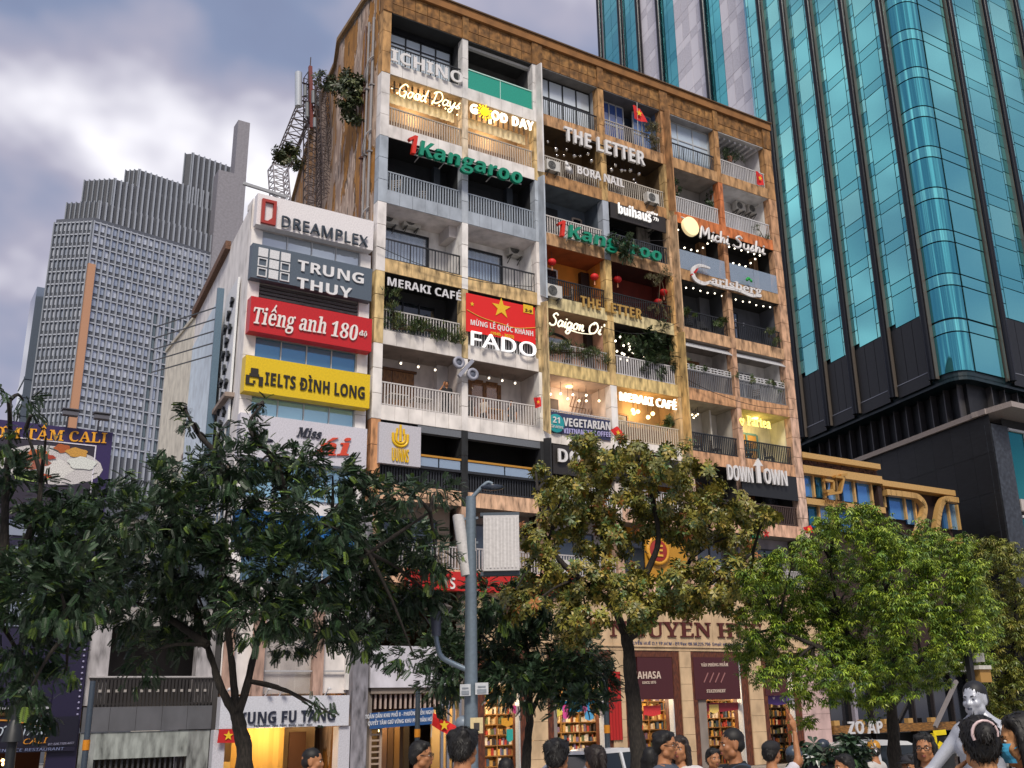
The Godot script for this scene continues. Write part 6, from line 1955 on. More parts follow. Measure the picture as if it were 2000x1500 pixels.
# ================================================================ leaves
var leaf_mesh := {}
func leaf(kind: String) -> ArrayMesh:
	if leaf_mesh.has(kind): return leaf_mesh[kind]
	var q := MB.new()
	match kind:
		"frond":      # pinnate leaf along +x, drooping
			for i in 8:
				var s := (i + 0.6) / 8.0
				var c := Vector3(s, -0.25 * s * s, 0)
				for e in [-1.0, 1.0]:
					var l := 0.34 * (1.0 - 0.45 * absf(s - 0.45))
					var d := Vector3(0.45, -0.25, e).normalized() * l
					var w := Vector3(0.088, 0.02, -e * 0.02)
					q.tri(c, c + d * 0.55 + w, c + d); q.tri(c, c + d, c + d * 0.55 - w)
			q.bar(Vector3.ZERO, Vector3(0.95, -0.22, 0), 0.02)
		"whorl":      # rosette of broad blunt leaves
			for i in 6:
				var an := TAU * i / 6.0 + 0.3 * (i % 2)
				var d := Vector3(cos(an), 0.15 - 0.3 * (i % 3) * 0.5, sin(an))
				var side := Vector3(-sin(an), 0, cos(an)) * 0.19
				var m := d * 0.62 + Vector3(0, 0.03, 0)
				var e := d * 1.0 - Vector3(0, 0.18, 0)
				q.tri(Vector3.ZERO, m + side, m); q.tri(Vector3.ZERO, m, m - side); q.tri(m + side, e, m); q.tri(m, e, m - side)
		"droop":      # hanging bunch of narrow leaves
			for i in 7:
				var an := TAU * i / 7.0
				var d := Vector3(cos(an) * 0.62, -0.35 - 0.2 * (i % 2), sin(an) * 0.62)
				var side := Vector3(-sin(an), 0, cos(an)) * 0.095
				var m := d * 0.5 + Vector3(0, 0.1, 0)
				q.tri(Vector3.ZERO, m + side, m); q.tri(Vector3.ZERO, m, m - side); q.tri(m + side, d, m); q.tri(m, d, m - side)
		"blade":      # tuft of strap leaves
			for i in 5:
				var an := TAU * i / 5.0
				var d := Vector3(cos(an) * 0.45, 0.75, sin(an) * 0.45)
				var side := Vector3(-sin(an), 0, cos(an)) * 0.05
				q.tri(-side, side, d * 0.8 + side * 0.6); q.tri(-side, d * 0.8 + side * 0.6, d * 0.8 - side * 0.6)
				q.tri(d * 0.8 - side * 0.6, d * 0.8 + side * 0.6, d + Vector3(d.x, -0.45, d.z) * 0.6)
	leaf_mesh[kind] = q.done()
	return leaf_mesh[kind]
func leaf_mat(rough := 0.45) -> StandardMaterial3D:
	var k := "leafmat%.2f" % rough
	if mats.has(k): return mats[k]
	var m := StandardMaterial3D.new()
	m.vertex_color_use_as_albedo = true
	m.albedo_color = Color.WHITE
	m.roughness = rough
	m.cull_mode = BaseMaterial3D.CULL_DISABLED
	m.backlight_enabled = true
	m.backlight = Color(0.12, 0.16, 0.05)
	mats[k] = m
	return m
# blobs: [centre, radii]; cols: [linear colour, share]
func foliage(parent: Node3D, nm: String, kind: String, blobs: Array, per: float, size: float, cols: Array, sd: int, down := 0.25, shell := 0.45) -> void:
	var r := RandomNumberGenerator.new()
	r.seed = sd
	var xs: Array[Transform3D] = []
	var cs: Array[Color] = []
	var o := gpos(parent)
	for b in blobs:
		var c: Vector3 = b[0]
		var rad: Vector3 = b[1]
		var n := int(per * (rad.x * rad.y + rad.y * rad.z + rad.x * rad.z))
		# twigs inside the clump give it an uneven outline
		var twigs := []
		for k in maxi(4, n / 13):
			var d := Vector3(r.randfn(), r.randfn(), r.randfn()).normalized()
			twigs.push_back(d * (shell + (1.12 - shell) * pow(r.randf(), 0.6)))
		for k in n:
			var tw: Vector3 = twigs[r.randi() % twigs.size()]
			var p: Vector3 = c + tw * rad + Vector3(r.randfn(), r.randfn(), r.randfn()) * size * 0.42
			var out := (tw + Vector3(r.randfn(), r.randfn(), r.randfn()) * 0.45 - Vector3(0, down, 0)).normalized()
			var s := size * r.randf_range(0.6, 1.25)
			var bas: Basis
			if kind == "frond":
				var x := out
				var z := x.cross(Vector3.UP + Vector3(r.randfn(), 0, r.randfn()) * 0.5).normalized()
				bas = Basis(x, z.cross(x), z)
			else:
				bas = Basis(Vector3(r.randfn(), r.randfn(), r.randfn()).normalized(), r.randf() * 0.9) * Basis(Vector3.UP, r.randf() * TAU)
				if kind == "whorl":
					var y := (out + Vector3.UP * 0.8).normalized()
					var x2 := y.cross(Vector3(r.randfn(), r.randfn(), r.randfn())).normalized()
					bas = Basis(x2, y, x2.cross(y))
			xs.push_back(Transform3D(bas * Basis.from_scale(Vector3.ONE * s), p - o))
			var u := r.randf()
			var cc: Color = cols[0][0]
			for e in cols:
				if u < e[1]:
					cc = e[0]
					break
				u -= e[1]
			var v := r.randf_range(0.7, 1.3)
			cs.push_back(Color(cc.r * v, cc.g * v * r.randf_range(0.92, 1.08), cc.b * v))
	var mm := MultiMesh.new()
	mm.transform_format = MultiMesh.TRANSFORM_3D
	mm.use_colors = true
	mm.mesh = leaf(kind)
	mm.instance_count = xs.size()
	for i in xs.size():
		mm.set_instance_transform(i, xs[i])
		mm.set_instance_color(i, cs[i])
	var mi := MultiMeshInstance3D.new()
	mi.name = nm
	mi.multimesh = mm
	mi.material_override = leaf_mat()
	parent.add_child(mi, true)
	stuff(mi)
func px_blobs(list: Array, dist: float, deep: float, sd: int) -> Array:
	var r := RandomNumberGenerator.new()
	r.seed = sd
	var out := []
	for e in list:
		var d := dist + r.randf_range(-deep, deep)
		var k := d * 1.06 / FOC
		out.push_back([pd(e[0], e[1], d), Vector3(e[2] * k, (e[3] if e.size() > 3 else e[2] * 0.8) * k, e[2] * k)])
	return out
func limb(parent: Node3D, nm: String, pts: Array, r0: float, r1: float, m: Material, k := 8) -> void:
	var q := MB.new()
	q.tube(smooth(pts, 8), r0, r1, k)
	var fn := FastNoiseLite.new()
	fn.frequency = 2.2
	for i in q.v.size(): q.v[i] += q.n[i] * fn.get_noise_3d(q.v[i].x * 3.0, q.v[i].y, q.v[i].z * 3.0) * r0 * 0.3
	world_part(nm, q, m, parent)
func tree(nm: String, label: String, trunk: Array, dist: float, tr: float, limbs: Array, blobs: Array, kind: String, per: float, size: float, cols: Array, sd: int, deep := 1.3, down := 0.25, bark := "3a342e") -> void:
	var base := gd(trunk[0][0], dist)
	var t := thing(nm, label, "tree", base, "street trees")
	var bm_ := mt(hx(bark), 0.9, 0, "bark", Vector3(2.5, 0.5, 2.5))
	var pts := [base - Vector3(0, 0.1, 0)]
	for p in trunk: pts.push_back(pd(p[0], p[1], dist))
	limb(t, "trunk", pts, tr * 1.25, tr * 0.7, bm_, 12)
	for l in limbs:
		var lp := []
		for i in l.size():
			var e: Array = l[i]
			lp.push_back(pd(e[0], e[1], dist + (e[2] if e.size() > 2 else 0.0)))
		limb(t, "branch", lp, tr * 0.6, tr * 0.14, bm_)
	var bl := px_blobs(blobs, dist, deep, sd)
	# twigs reach from the limbs into the clumps
	var tw := MB.new()
	for i in bl.size():
		var c: Vector3 = bl[i][0]
		var best: Vector3 = pts[-1]
		for l in limbs:
			for e in l:
				var q := pd(e[0], e[1], dist + (e[2] if e.size() > 2 else 0.0))
				if q.distance_to(c) < best.distance_to(c): best = q
		tw.tube(smooth([best, best.lerp(c, 0.5) + Vector3(0, 0.08, 0), c], 3), 0.035, 0.012, 5, false)
	stuff(world_part("twigs", tw, bm_, t))
	foliage(t, "crown", kind, bl, per, size, cols, sd, down)

func trees() -> void:
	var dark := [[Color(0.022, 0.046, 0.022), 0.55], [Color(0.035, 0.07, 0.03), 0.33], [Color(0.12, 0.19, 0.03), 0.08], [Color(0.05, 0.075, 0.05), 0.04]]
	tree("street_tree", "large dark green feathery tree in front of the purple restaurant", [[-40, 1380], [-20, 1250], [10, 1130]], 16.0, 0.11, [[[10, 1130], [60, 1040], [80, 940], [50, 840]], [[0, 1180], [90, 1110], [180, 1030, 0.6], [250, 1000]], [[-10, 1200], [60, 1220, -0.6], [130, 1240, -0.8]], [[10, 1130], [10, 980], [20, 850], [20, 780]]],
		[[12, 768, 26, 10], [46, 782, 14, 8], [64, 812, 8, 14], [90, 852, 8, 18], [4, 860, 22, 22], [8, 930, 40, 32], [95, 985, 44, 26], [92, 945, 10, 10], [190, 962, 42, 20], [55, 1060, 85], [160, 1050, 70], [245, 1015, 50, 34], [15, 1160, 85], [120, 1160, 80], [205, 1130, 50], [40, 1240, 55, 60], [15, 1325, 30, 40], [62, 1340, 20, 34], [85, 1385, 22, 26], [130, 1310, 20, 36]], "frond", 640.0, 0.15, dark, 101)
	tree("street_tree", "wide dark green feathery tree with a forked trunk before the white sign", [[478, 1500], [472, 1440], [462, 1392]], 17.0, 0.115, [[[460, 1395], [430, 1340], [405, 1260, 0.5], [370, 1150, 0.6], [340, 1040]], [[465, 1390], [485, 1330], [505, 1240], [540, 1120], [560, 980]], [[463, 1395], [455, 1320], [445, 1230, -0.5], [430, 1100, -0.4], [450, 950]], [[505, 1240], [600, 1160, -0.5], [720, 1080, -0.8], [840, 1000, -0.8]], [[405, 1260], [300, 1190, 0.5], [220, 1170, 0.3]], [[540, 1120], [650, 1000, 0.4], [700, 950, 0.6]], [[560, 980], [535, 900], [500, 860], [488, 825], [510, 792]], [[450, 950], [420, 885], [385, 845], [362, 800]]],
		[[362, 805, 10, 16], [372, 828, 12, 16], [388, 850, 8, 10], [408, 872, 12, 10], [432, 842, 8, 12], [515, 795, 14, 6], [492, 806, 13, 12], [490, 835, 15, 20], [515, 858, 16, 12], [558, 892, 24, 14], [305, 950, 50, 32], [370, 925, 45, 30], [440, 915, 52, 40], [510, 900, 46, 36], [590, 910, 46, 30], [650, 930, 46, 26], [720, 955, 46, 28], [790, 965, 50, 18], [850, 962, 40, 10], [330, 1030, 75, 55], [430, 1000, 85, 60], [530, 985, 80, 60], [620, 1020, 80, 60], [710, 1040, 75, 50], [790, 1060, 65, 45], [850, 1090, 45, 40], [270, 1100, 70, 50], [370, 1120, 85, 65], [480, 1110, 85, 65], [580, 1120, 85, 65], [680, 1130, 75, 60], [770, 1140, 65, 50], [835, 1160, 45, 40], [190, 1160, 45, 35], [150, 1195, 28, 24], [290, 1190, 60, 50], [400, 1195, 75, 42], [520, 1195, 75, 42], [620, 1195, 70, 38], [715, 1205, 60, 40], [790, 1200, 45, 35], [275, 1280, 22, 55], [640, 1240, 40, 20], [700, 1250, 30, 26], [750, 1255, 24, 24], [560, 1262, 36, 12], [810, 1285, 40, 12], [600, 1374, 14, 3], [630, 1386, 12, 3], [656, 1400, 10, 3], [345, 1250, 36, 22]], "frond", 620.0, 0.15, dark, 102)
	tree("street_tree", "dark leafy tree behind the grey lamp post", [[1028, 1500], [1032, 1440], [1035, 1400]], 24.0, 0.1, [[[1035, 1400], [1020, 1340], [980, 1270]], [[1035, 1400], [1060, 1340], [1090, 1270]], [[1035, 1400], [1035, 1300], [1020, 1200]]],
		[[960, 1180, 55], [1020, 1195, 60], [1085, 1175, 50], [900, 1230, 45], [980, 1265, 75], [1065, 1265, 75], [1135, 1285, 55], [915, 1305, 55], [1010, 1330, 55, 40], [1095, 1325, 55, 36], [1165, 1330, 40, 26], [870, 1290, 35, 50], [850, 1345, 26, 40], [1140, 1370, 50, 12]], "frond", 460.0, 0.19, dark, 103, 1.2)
	var olive := [[Color(0.215, 0.195, 0.028), 0.4], [Color(0.11, 0.12, 0.024), 0.3], [Color(0.29, 0.22, 0.04), 0.15], [Color(0.07, 0.12, 0.03), 0.12], [Color(0.25, 0.09, 0.02), 0.03]]
	tree("street_tree", "airy olive brown tree with rosettes of broad leaves in front of the balcony block", [[1248, 1500], [1240, 1400], [1230, 1300], [1222, 1240]], 20.0, 0.14, [[[1224, 1250], [1200, 1180], [1180, 1100], [1175, 1020], [1160, 920]], [[1226, 1260], [1245, 1160], [1285, 1060], [1270, 960], [1250, 900]], [[1226, 1250], [1300, 1180, 0.5], [1350, 1090, 0.6], [1400, 1000]], [[1200, 1180], [1130, 1130, -0.5], [1070, 1060, -0.4], [1050, 960]], [[1300, 1180], [1400, 1130, -0.4], [1470, 1080]]],
		[[1138, 866, 28, 22], [1045, 915, 22, 10], [1070, 945, 34, 28], [1105, 955, 34, 30], [1165, 900, 50], [1238, 880, 42, 36], [1300, 895, 46, 38], [1200, 960, 62], [1290, 965, 58], [1360, 940, 48, 40], [1422, 985, 46, 38], [1100, 1005, 52], [1058, 1050, 38], [1180, 1045, 58], [1280, 1030, 50], [1370, 1030, 58], [1440, 1045, 46], [1498, 1008, 24, 14], [1055, 1125, 40], [1125, 1130, 55], [1215, 1140, 50], [1315, 1140, 52], [1405, 1130, 58], [1475, 1120, 36], [1035, 1185, 36, 28], [1145, 1195, 50, 36], [1245, 1195, 46, 30], [1345, 1172, 50, 28], [1435, 1180, 42, 28], [1120, 1240, 34, 20], [1000, 1165, 18, 16]], "whorl", 450.0, 0.122, olive, 104, 1.2)
	var fresh := [[Color(0.21, 0.29, 0.026), 0.4], [Color(0.11, 0.19, 0.026), 0.34], [Color(0.28, 0.36, 0.04), 0.16], [Color(0.05, 0.1, 0.024), 0.1]]
	tree("street_tree", "bright fresh green bushy tree with drooping leaves before the bank building", [[1752, 1500], [1745, 1440], [1740, 1370]], 20.0, 0.12, [[[1740, 1380], [1690, 1300], [1640, 1200], [1620, 1090]], [[1740, 1375], [1745, 1260], [1730, 1150], [1700, 1040]], [[1742, 1380], [1800, 1290], [1850, 1200], [1860, 1110]], [[1690, 1300], [1590, 1260, -0.6], [1520, 1230, -0.6]]],
		[[1545, 1110, 45], [1600, 1075, 46, 36], [1640, 1022, 36, 34], [1698, 1010, 34, 24], [1710, 1065, 60, 44], [1780, 1050, 50, 38], [1850, 1075, 46, 36], [1560, 1180, 60], [1650, 1160, 72], [1750, 1140, 72], [1845, 1150, 62], [1500, 1220, 50], [1590, 1260, 70], [1690, 1250, 75], [1790, 1230, 75], [1870, 1240, 52], [1540, 1320, 46, 34], [1640, 1320, 60, 40], [1740, 1325, 60, 36], [1815, 1305, 45, 34], [1480, 1290, 40, 36], [1570, 1380, 18, 44], [1700, 1375, 26, 20], [1478, 1130, 34], [1520, 1165, 46], [1895, 1130, 40], [1905, 1200, 46], [1450, 1255, 34], [1900, 1290, 40]], "droop", 700.0, 0.138, fresh, 105, 1.4)
	var brown := [[Color(0.17, 0.18, 0.026), 0.5], [Color(0.1, 0.13, 0.024), 0.35], [Color(0.24, 0.22, 0.04), 0.15]]
	tree("street_tree", "olive tree with small leaves beyond the bright green one, under the stone podium", [[1985, 1500], [1975, 1400], [1965, 1320]], 25.0, 0.12, [[[1968, 1330], [1940, 1230], [1920, 1140]], [[1968, 1330], [1985, 1230], [1980, 1130]]],
		[[1895, 1090, 42, 34], [1950, 1085, 45, 32], [1995, 1120, 45], [1920, 1160, 56], [1985, 1190, 56], [1900, 1235, 46], [1955, 1260, 55], [2005, 1290, 50], [1935, 1330, 45], [1990, 1370, 50], [1960, 1400, 45, 30], [2010, 1220, 50]], "droop", 420.0, 0.155, brown, 106, 1.2)

# ================================================================ small things on the balconies
func ac_unit(px: float, py: float, z: float, label: String, w := 0.78) -> void:
	var c := pz(px, py, z)
	var t := thing("air_conditioner", label, "air conditioner", c, "outdoor air conditioner units")
	var h := w * 0.72
	var q := MB.new()
	q.box(Vector3(-w / 2, -h / 2, -0.3), Vector3(w / 2, h / 2, 0))
	var cs := part("casing", q, paint("c9c7c2"), t)
	q = MB.new()
	for k in 4: q.lathe([Vector2(h * 0.1 * (k + 1) - 0.008, 0), Vector2(h * 0.1 * (k + 1) - 0.008, 0.02), Vector2(h * 0.1 * (k + 1) + 0.008, 0.02), Vector2(h * 0.1 * (k + 1) + 0.008, 0)], Transform3D(Basis(Vector3.RIGHT, PI * 0.5), Vector3(-w * 0.12, 0, 0.004)), 14)
	part("fan_grille", q, paint("8a8a88"), cs)
	q = MB.new()
	q.lathe([Vector2(h * 0.38, 0), Vector2(h * 0.38, 0.006), Vector2(0.001, 0.006)], Transform3D(Basis(Vector3.RIGHT, PI * 0.5), Vector3(-w * 0.12, 0, 0.001)), 16)
	part("fan_opening", q, paint("26282a"), cs)
	q = MB.new()
	for s in [-1, 1]:
		q.box(Vector3(s * w * 0.32 - 0.02, -h / 2 - 0.06, -0.45), Vector3(s * w * 0.32 + 0.02, -h / 2, 0.04))
		q.bar(Vector3(s * w * 0.32, -h / 2 - 0.04, 0.0), Vector3(s * w * 0.32, -h / 2 - 0.3, -0.42), 0.03)
	part("bracket", q, paint("5a5a58"), t)
func bulbs(label: String, nm: String, list: Array, z: float, r: float, m: Material, cord := 0.0, cm := "202020") -> void:
	var c0 := pz(list[0][0], list[0][1], z)
	var t := thing(nm, label, "lights", c0)
	var q := MB.new()
	var last := Vector3.INF
	for e in list:
		var zz: float = z - (e[2] if e.size() > 2 else 0.0)
		var p := pz(e[0], e[1], zz)
		part("bulb", ball_mesh(r), m, t, Transform3D(Basis(), p - c0))
		if cord > 0: q.bar(p + Vector3(0, r, 0), p + Vector3(0, r + cord, 0), 0.012)
		elif last != Vector3.INF: q.tube(smooth([last + Vector3(0, r, 0), last.lerp(p, 0.5) - Vector3(0, 0.04, 0), p + Vector3(0, r, 0)], 3), 0.008, 0.008, 4, false)
		last = p
	world_part("cord", q, paint(cm), t)
func flag(label: String, pts: Array, z: float, pole: Array) -> void:
	var t := thing("small_flag", label, "flag", pz(pts[0][0], pts[0][1], z), "small red flags")
	var q := MB.new()
	var a := pz(pts[0][0], pts[0][1], z); var b := pz(pts[1][0], pts[1][1], z - 0.1); var c := pz(pts[2][0], pts[2][1], z - 0.05); var d := pz(pts[3][0], pts[3][1], z)
	for i in 4:
		for j in 3:
			var f := func(u, v): return a.lerp(b, u).lerp(d.lerp(c, u), v) + Vector3(0, 0, 0.05 * sin(u * 6.0 + v * 2.0))
			q.quad(f.call(i / 4.0, (j + 1) / 3.0), f.call((i + 1) / 4.0, (j + 1) / 3.0), f.call((i + 1) / 4.0, j / 3.0), f.call(i / 4.0, j / 3.0))
	var cl := world_part("cloth", q, mt(hx("c41a18"), 0.75), t)
	star(cl, (a + b + c + d) * 0.25 + Vector3(0, 0, 0.06), a.distance_to(c) * 0.17)
	q = MB.new()
	q.bar(pz(pole[0][0], pole[0][1], z), pz(pole[1][0], pole[1][1], z - 0.15), 0.025)
	world_part("pole", q, paint("c8c4bc"), t)
func plant(nm: String, label: String, list: Array, z: float, kind: String, per: float, size: float, cols: Array, sd: int, pot := "") -> void:
	var base := pz(list[0][0], list[0][1], z)
	var t := thing(nm, label, "plant", base, "balcony plants")
	var bl := []
	for e in list:
		var c := pz(e[0], e[1], z)
		var k := absf(z) * 1.35 / FOC
		bl.push_back([c, Vector3(e[2] * k, (e[3] if e.size() > 3 else e[2]) * k, minf(e[2] * k, 0.35))])
	foliage(t, "leaves", kind, bl, per, size, cols, sd, 0.5)
	var q := MB.new()
	for b in bl: q.tube(smooth([base - Vector3(0, 0.2, 0.1), base.lerp(b[0], 0.6) + Vector3(0, 0.05, 0), b[0]], 3), 0.025, 0.01, 5, false)
	world_part("stem", q, mt(hx("4a3c28"), 0.9), t)
	if pot != "":
		q = MB.new()
		q.lathe([Vector2(0.12, -0.42), Vector2(0.17, -0.12), Vector2(0.18, -0.1), Vector2(0.15, -0.12), Vector2(0.001, -0.14)], Transform3D(Basis(), Vector3.ZERO), 12)
		part("pot", q, paint(pot), t)

func balcony_things() -> void:
	ac_unit(762, 424, -37.1, "air conditioner high on a white wall, half behind the left end pillar")
	ac_unit(806, 431, -37.1, "dark fanned air conditioner above the curtained window, next to a half hidden one")
	ac_unit(1009, 487, -37.1, "air conditioner alone on a white wall right of the curtained window")
	ac_unit(1081, 323, -35.75, "air conditioner hung outside the railing left of the shell emblem", 0.7)
	ac_unit(1276, 386, -35.7, "air conditioner hung outside the railing below mirror balls", 0.7)
	ac_unit(1083, 568, -35.75, "white air conditioner hung outside the red lantern balcony", 0.8)
	ac_unit(1282, 441, -37.0, "air conditioner in the dark balcony with the hanging bush")
	ac_unit(1447, 402, -37.0, "air conditioner beside its twin on a white wall, nearer the orange pillar", 0.66)
	ac_unit(1471, 408, -37.0, "air conditioner beside its twin on a white wall, nearer the end pillar", 0.66)
	ac_unit(1418, 709, -37.0, "air conditioner under a slatted awning beside a brown door", 0.7)
	ac_unit(1096, 1106, -35.75, "white air conditioner peeping through the olive tree", 0.75)
	# lanterns
	for e in [[1078, 512, "red paper lantern left of the small window in the orange balcony"], [1161, 541, "red paper lantern in the orange balcony beside the yellow pillar"], [1206, 546, "red paper lantern with a tassel in the dark red balcony"], [1296, 571, "red paper lantern by the yellow fin in the dark red balcony"], [1285, 590, "lowest red paper lantern in the dark red balcony"]]:
		var c := pz(e[0], e[1], -36.35)
		var t := thing("paper_lantern", e[2], "lantern", c, "red paper lanterns")
		var q := MB.new()
		var prof := []
		for k in 9:
			var an := PI * k / 8 - PI / 2
			prof.push_back(Vector2(maxf(0.2 * cos(an), 0.05), 0.17 * sin(an)))
		q.lathe(prof, Transform3D(), 14)
		part("shade", q, mt(hx("c81c1c"), 0.6), t)
		q = MB.new()
		q.bar(Vector3(0, 0.17, 0), Vector3(0, 0.5, 0), 0.012)
		part("cord", q, paint("3a1410"), t)
		q = MB.new()
		q.tube([Vector3(0, -0.17, 0), Vector3(0, -0.4, 0)], 0.02, 0.035, 6)
		part("tassel", q, mt(hx("c88a6a"), 0.8), t)
	# mirror balls
	var zc := [[1069, 277, .1], [1085, 292, .14], [1106, 292, .1], [1121, 305, .13], [1133, 305, .09], [1148, 301, .12], [1155, 315, .14], [1101, 304, .08], [1087, 304, .09], [1167, 336, .08], [1193, 332, .14], [1201, 323, .12], [1213, 333, .13], [1230, 333, .14], [1247, 340, .13], [1237, 351, .09], [1241, 358, .09], [1220, 333, .09]]
	for e in zc:
		var c := pz(e[0], e[1], -36.5)
		var t := thing("mirror_ball", "silver mirror ball hanging in the brown balconies under THE LETTER", "mirror ball", c, "mirror balls in the brown balconies")
		part("ball", ball_mesh(e[2]), mt(hx("d0ccc8"), 0.12, 1.0), t)
		var q := MB.new()
		q.bar(Vector3(0, e[2], 0), Vector3(0, maxf(25.9 + 2.3 - c.y, 0.15), 0), 0.012)
		part("cord", q, paint("1a1612"), t)
	var wb := glow("fff2d8", 3.0)
	bulbs("string of white bulbs in the black balcony under the brush lettering", "string_lights", [[1324, 449], [1323, 480], [1337, 484], [1350, 488], [1362, 490], [1373, 484], [1382, 476], [1390, 470]], -36.3, 0.045, wb)
	bulbs("string of white bulbs beside the tan beam behind the brush lettering", "string_lights", [[1409, 482], [1424, 482], [1435, 485], [1448, 489], [1461, 492], [1473, 496], [1484, 499]], -36.3, 0.045, wb)
	bulbs("lower string of white bulbs above the glass balustrade", "string_lights", [[1408, 507], [1432, 514], [1444, 517], [1456, 520], [1466, 514], [1475, 506]], -36.6, 0.045, wb)
	bulbs("row of small bulbs under the beer sign over a dark balcony", "string_lights", [[1325, 557], [1340, 562], [1354, 563], [1368, 568], [1382, 572], [1396, 573], [1410, 578]], -36.4, 0.04, wb)
	bulbs("row of small bulbs under the beer sign over the dark door", "string_lights", [[1437, 585], [1451, 589], [1464, 590], [1477, 596], [1491, 598], [1504, 600]], -36.4, 0.04, wb)
	bulbs("cloud of round bulbs among the drooping bush", "bulb_cluster", [[1211, 658], [1202, 666], [1227, 671], [1241, 671], [1218, 675], [1230, 677], [1205, 686], [1230, 683], [1236, 689], [1215, 690], [1219, 692], [1227, 699], [1213, 701], [1224, 704], [1258, 698]], -36.5, 0.05, wb, 0.3)
	bulbs("bare bulbs hanging from the ceiling above the vegetarian board", "bulb_cluster", [[1075, 770], [1095, 769], [1109, 779], [1119, 771], [1131, 783], [1145, 772], [1145, 783], [1170, 783]], -36.6, 0.05, glow("ffe8c0", 4.0), 0.5)
	bulbs("warm paper globes hanging behind the glowing cafe capitals", "globe_cluster", [[1236, 801], [1238, 807], [1246, 804], [1266, 815], [1275, 808]], -36.8, 0.1, glow("ffe0a0", 2.0), 0.6)
	bulbs("small warm bulbs strung under the neon script", "string_lights", [[766, 172], [776, 182], [790, 186], [803, 190], [816, 195], [831, 199], [844, 202], [858, 206], [870, 212], [880, 218], [893, 224]], -36.2, 0.035, glow("ffdf9a", 4.0))
	bulbs("chandelier with small bulbs in the balcony left of the yellow letters", "chandelier", [[1347, 812], [1352, 810], [1359, 812], [1363, 809], [1355, 816]], -36.7, 0.045, glow("ffe8b8", 3.0), 0.3)
	for e in [[783, 706], [817, 713], [850, 719], [955, 735], [981, 740], [1006, 745]]:
		var c := pz(e[0], e[1], -36.7)
		var t := thing("pendant_lamp", "silver pendant lamp hanging in the white balcony with the percent sign", "lamp", c, "pendant lamps of the percent cafe")
		var q := MB.new()
		q.lathe([Vector2(0.02, 0.1), Vector2(0.06, 0.06), Vector2(0.1, -0.02), Vector2(0.09, -0.06), Vector2(0.001, -0.03)], Transform3D(), 12)
		part("shade", q, mt(hx("c8c4c0"), 0.2, 0.8), t)
		q = MB.new()
		q.bar(Vector3(0, 0.1, 0), Vector3(0, 16.2 - c.y, 0), 0.012)
		part("cord", q, paint("5a5450"), t)
		part("bulb", ball_mesh(0.045), glow("fff0d8", 2.0), t, Transform3D(Basis(), Vector3(0, -0.08, 0)))
	for e in [[1430, 842, "woven wall lamp on the balcony wall left of the tan pillar"], [1518, 852, "woven wall lamp beside the paned window under yellow letters"]]:
		var c := pz(e[0], e[1], -37.2)
		var t := thing("wall_lamp", e[2], "lamp", c)
		var q := MB.new()
		q.lathe([Vector2(0.08, -0.14), Vector2(0.15, 0.0), Vector2(0.1, 0.14), Vector2(0.001, 0.14)], Transform3D(), 12)
		part("shade", q, mt(hx("a87a44"), 0.8), t)
		part("bulb", ball_mesh(0.05), glow("ffe0a0", 2.0), t, Transform3D(Basis(), Vector3(0, -0.12, 0)))
	flag("red flag with a yellow star on the top floor before blue windows", [[1236, 205], [1250, 212], [1264, 240], [1238, 232]], -35.8, [[1244, 200], [1247, 285]])
	flag("red flag hanging on the end bay's white railing on the top floor", [[1476, 334], [1488, 341], [1491, 362], [1477, 360]], -35.95, [[1476, 332], [1477, 366]])
	flag("red flag beside the fin at the percent cafe's end", [[1042, 777], [1056, 775], [1056, 794], [1044, 798]], -35.3, [[1058, 774], [1056, 806]])
	flag("red flag poking out between the vegetarian board and the glowing capitals", [[1192, 840], [1206, 832], [1218, 850], [1206, 862]], -35.2, [[1190, 842], [1214, 868]])
	flag("red flag on the end pillar above the bright green tree", [[1568, 1030], [1584, 1026], [1588, 1040], [1572, 1042]], -35.4, [[1566, 1028], [1574, 1048]])
	flag("large red flag slanting before the alley's steel posts", [[846, 1392], [892, 1418], [884, 1440], [842, 1416]], -34.5, [[846, 1388], [842, 1440]])
	var g := [[Color(0.05, 0.085, 0.025), 0.7], [Color(0.1, 0.12, 0.03), 0.3]]
	var gd_ := [[Color(0.025, 0.05, 0.02), 0.7], [Color(0.05, 0.08, 0.03), 0.3]]
	var dry := [[Color(0.16, 0.14, 0.07), 0.6], [Color(0.09, 0.09, 0.035), 0.4]]
	plant("trailing_plant", "ferns trailing over the railing under dotted bulb letters", [[770, 632, 14, 12], [800, 638, 18, 13], [830, 645, 18, 14], [860, 652, 16, 14], [888, 660, 14, 12], [765, 585, 9, 20]], -35.95, "blade", 260, 0.26, g, 201)
	plant("planter_box", "green planter hanging along the railing under the creamy script", [[1075, 680, 10, 8], [1100, 684, 16, 9], [1130, 690, 16, 9], [1160, 696, 16, 9], [1182, 700, 9, 7], [1070, 655, 7, 12]], -35.95, "blade", 280, 0.24, g, 202)
	plant("drooping_bush", "big drooping conifer like bush filling a yellow framed balcony", [[1265, 670, 30, 22], [1290, 655, 26, 18], [1255, 695, 28, 20], [1288, 690, 24, 22], [1235, 655, 20, 12], [1300, 710, 14, 18], [1270, 715, 20, 14]], -36.3, "frond", 190, 0.3, gd_, 203)
	plant("hanging_bush", "bushy green plant hanging over the green railing letters", [[1212, 480, 22, 18], [1206, 462, 14, 12], [1222, 495, 18, 14], [1232, 478, 12, 12]], -35.5, "frond", 220, 0.22, gd_, 204)
	plant("dry_plant", "dry brown plant tied to the top floor railing below the flag", [[1272, 262, 14, 20], [1278, 285, 12, 14]], -36.0, "blade", 260, 0.26, dry, 205)
	plant("palm_plant", "small potted palm in the white top corner balcony", [[1424, 304, 13, 10], [1438, 306, 10, 8], [1415, 302, 8, 8]], -36.6, "blade", 240, 0.3, gd_, 206, "8a5a40")
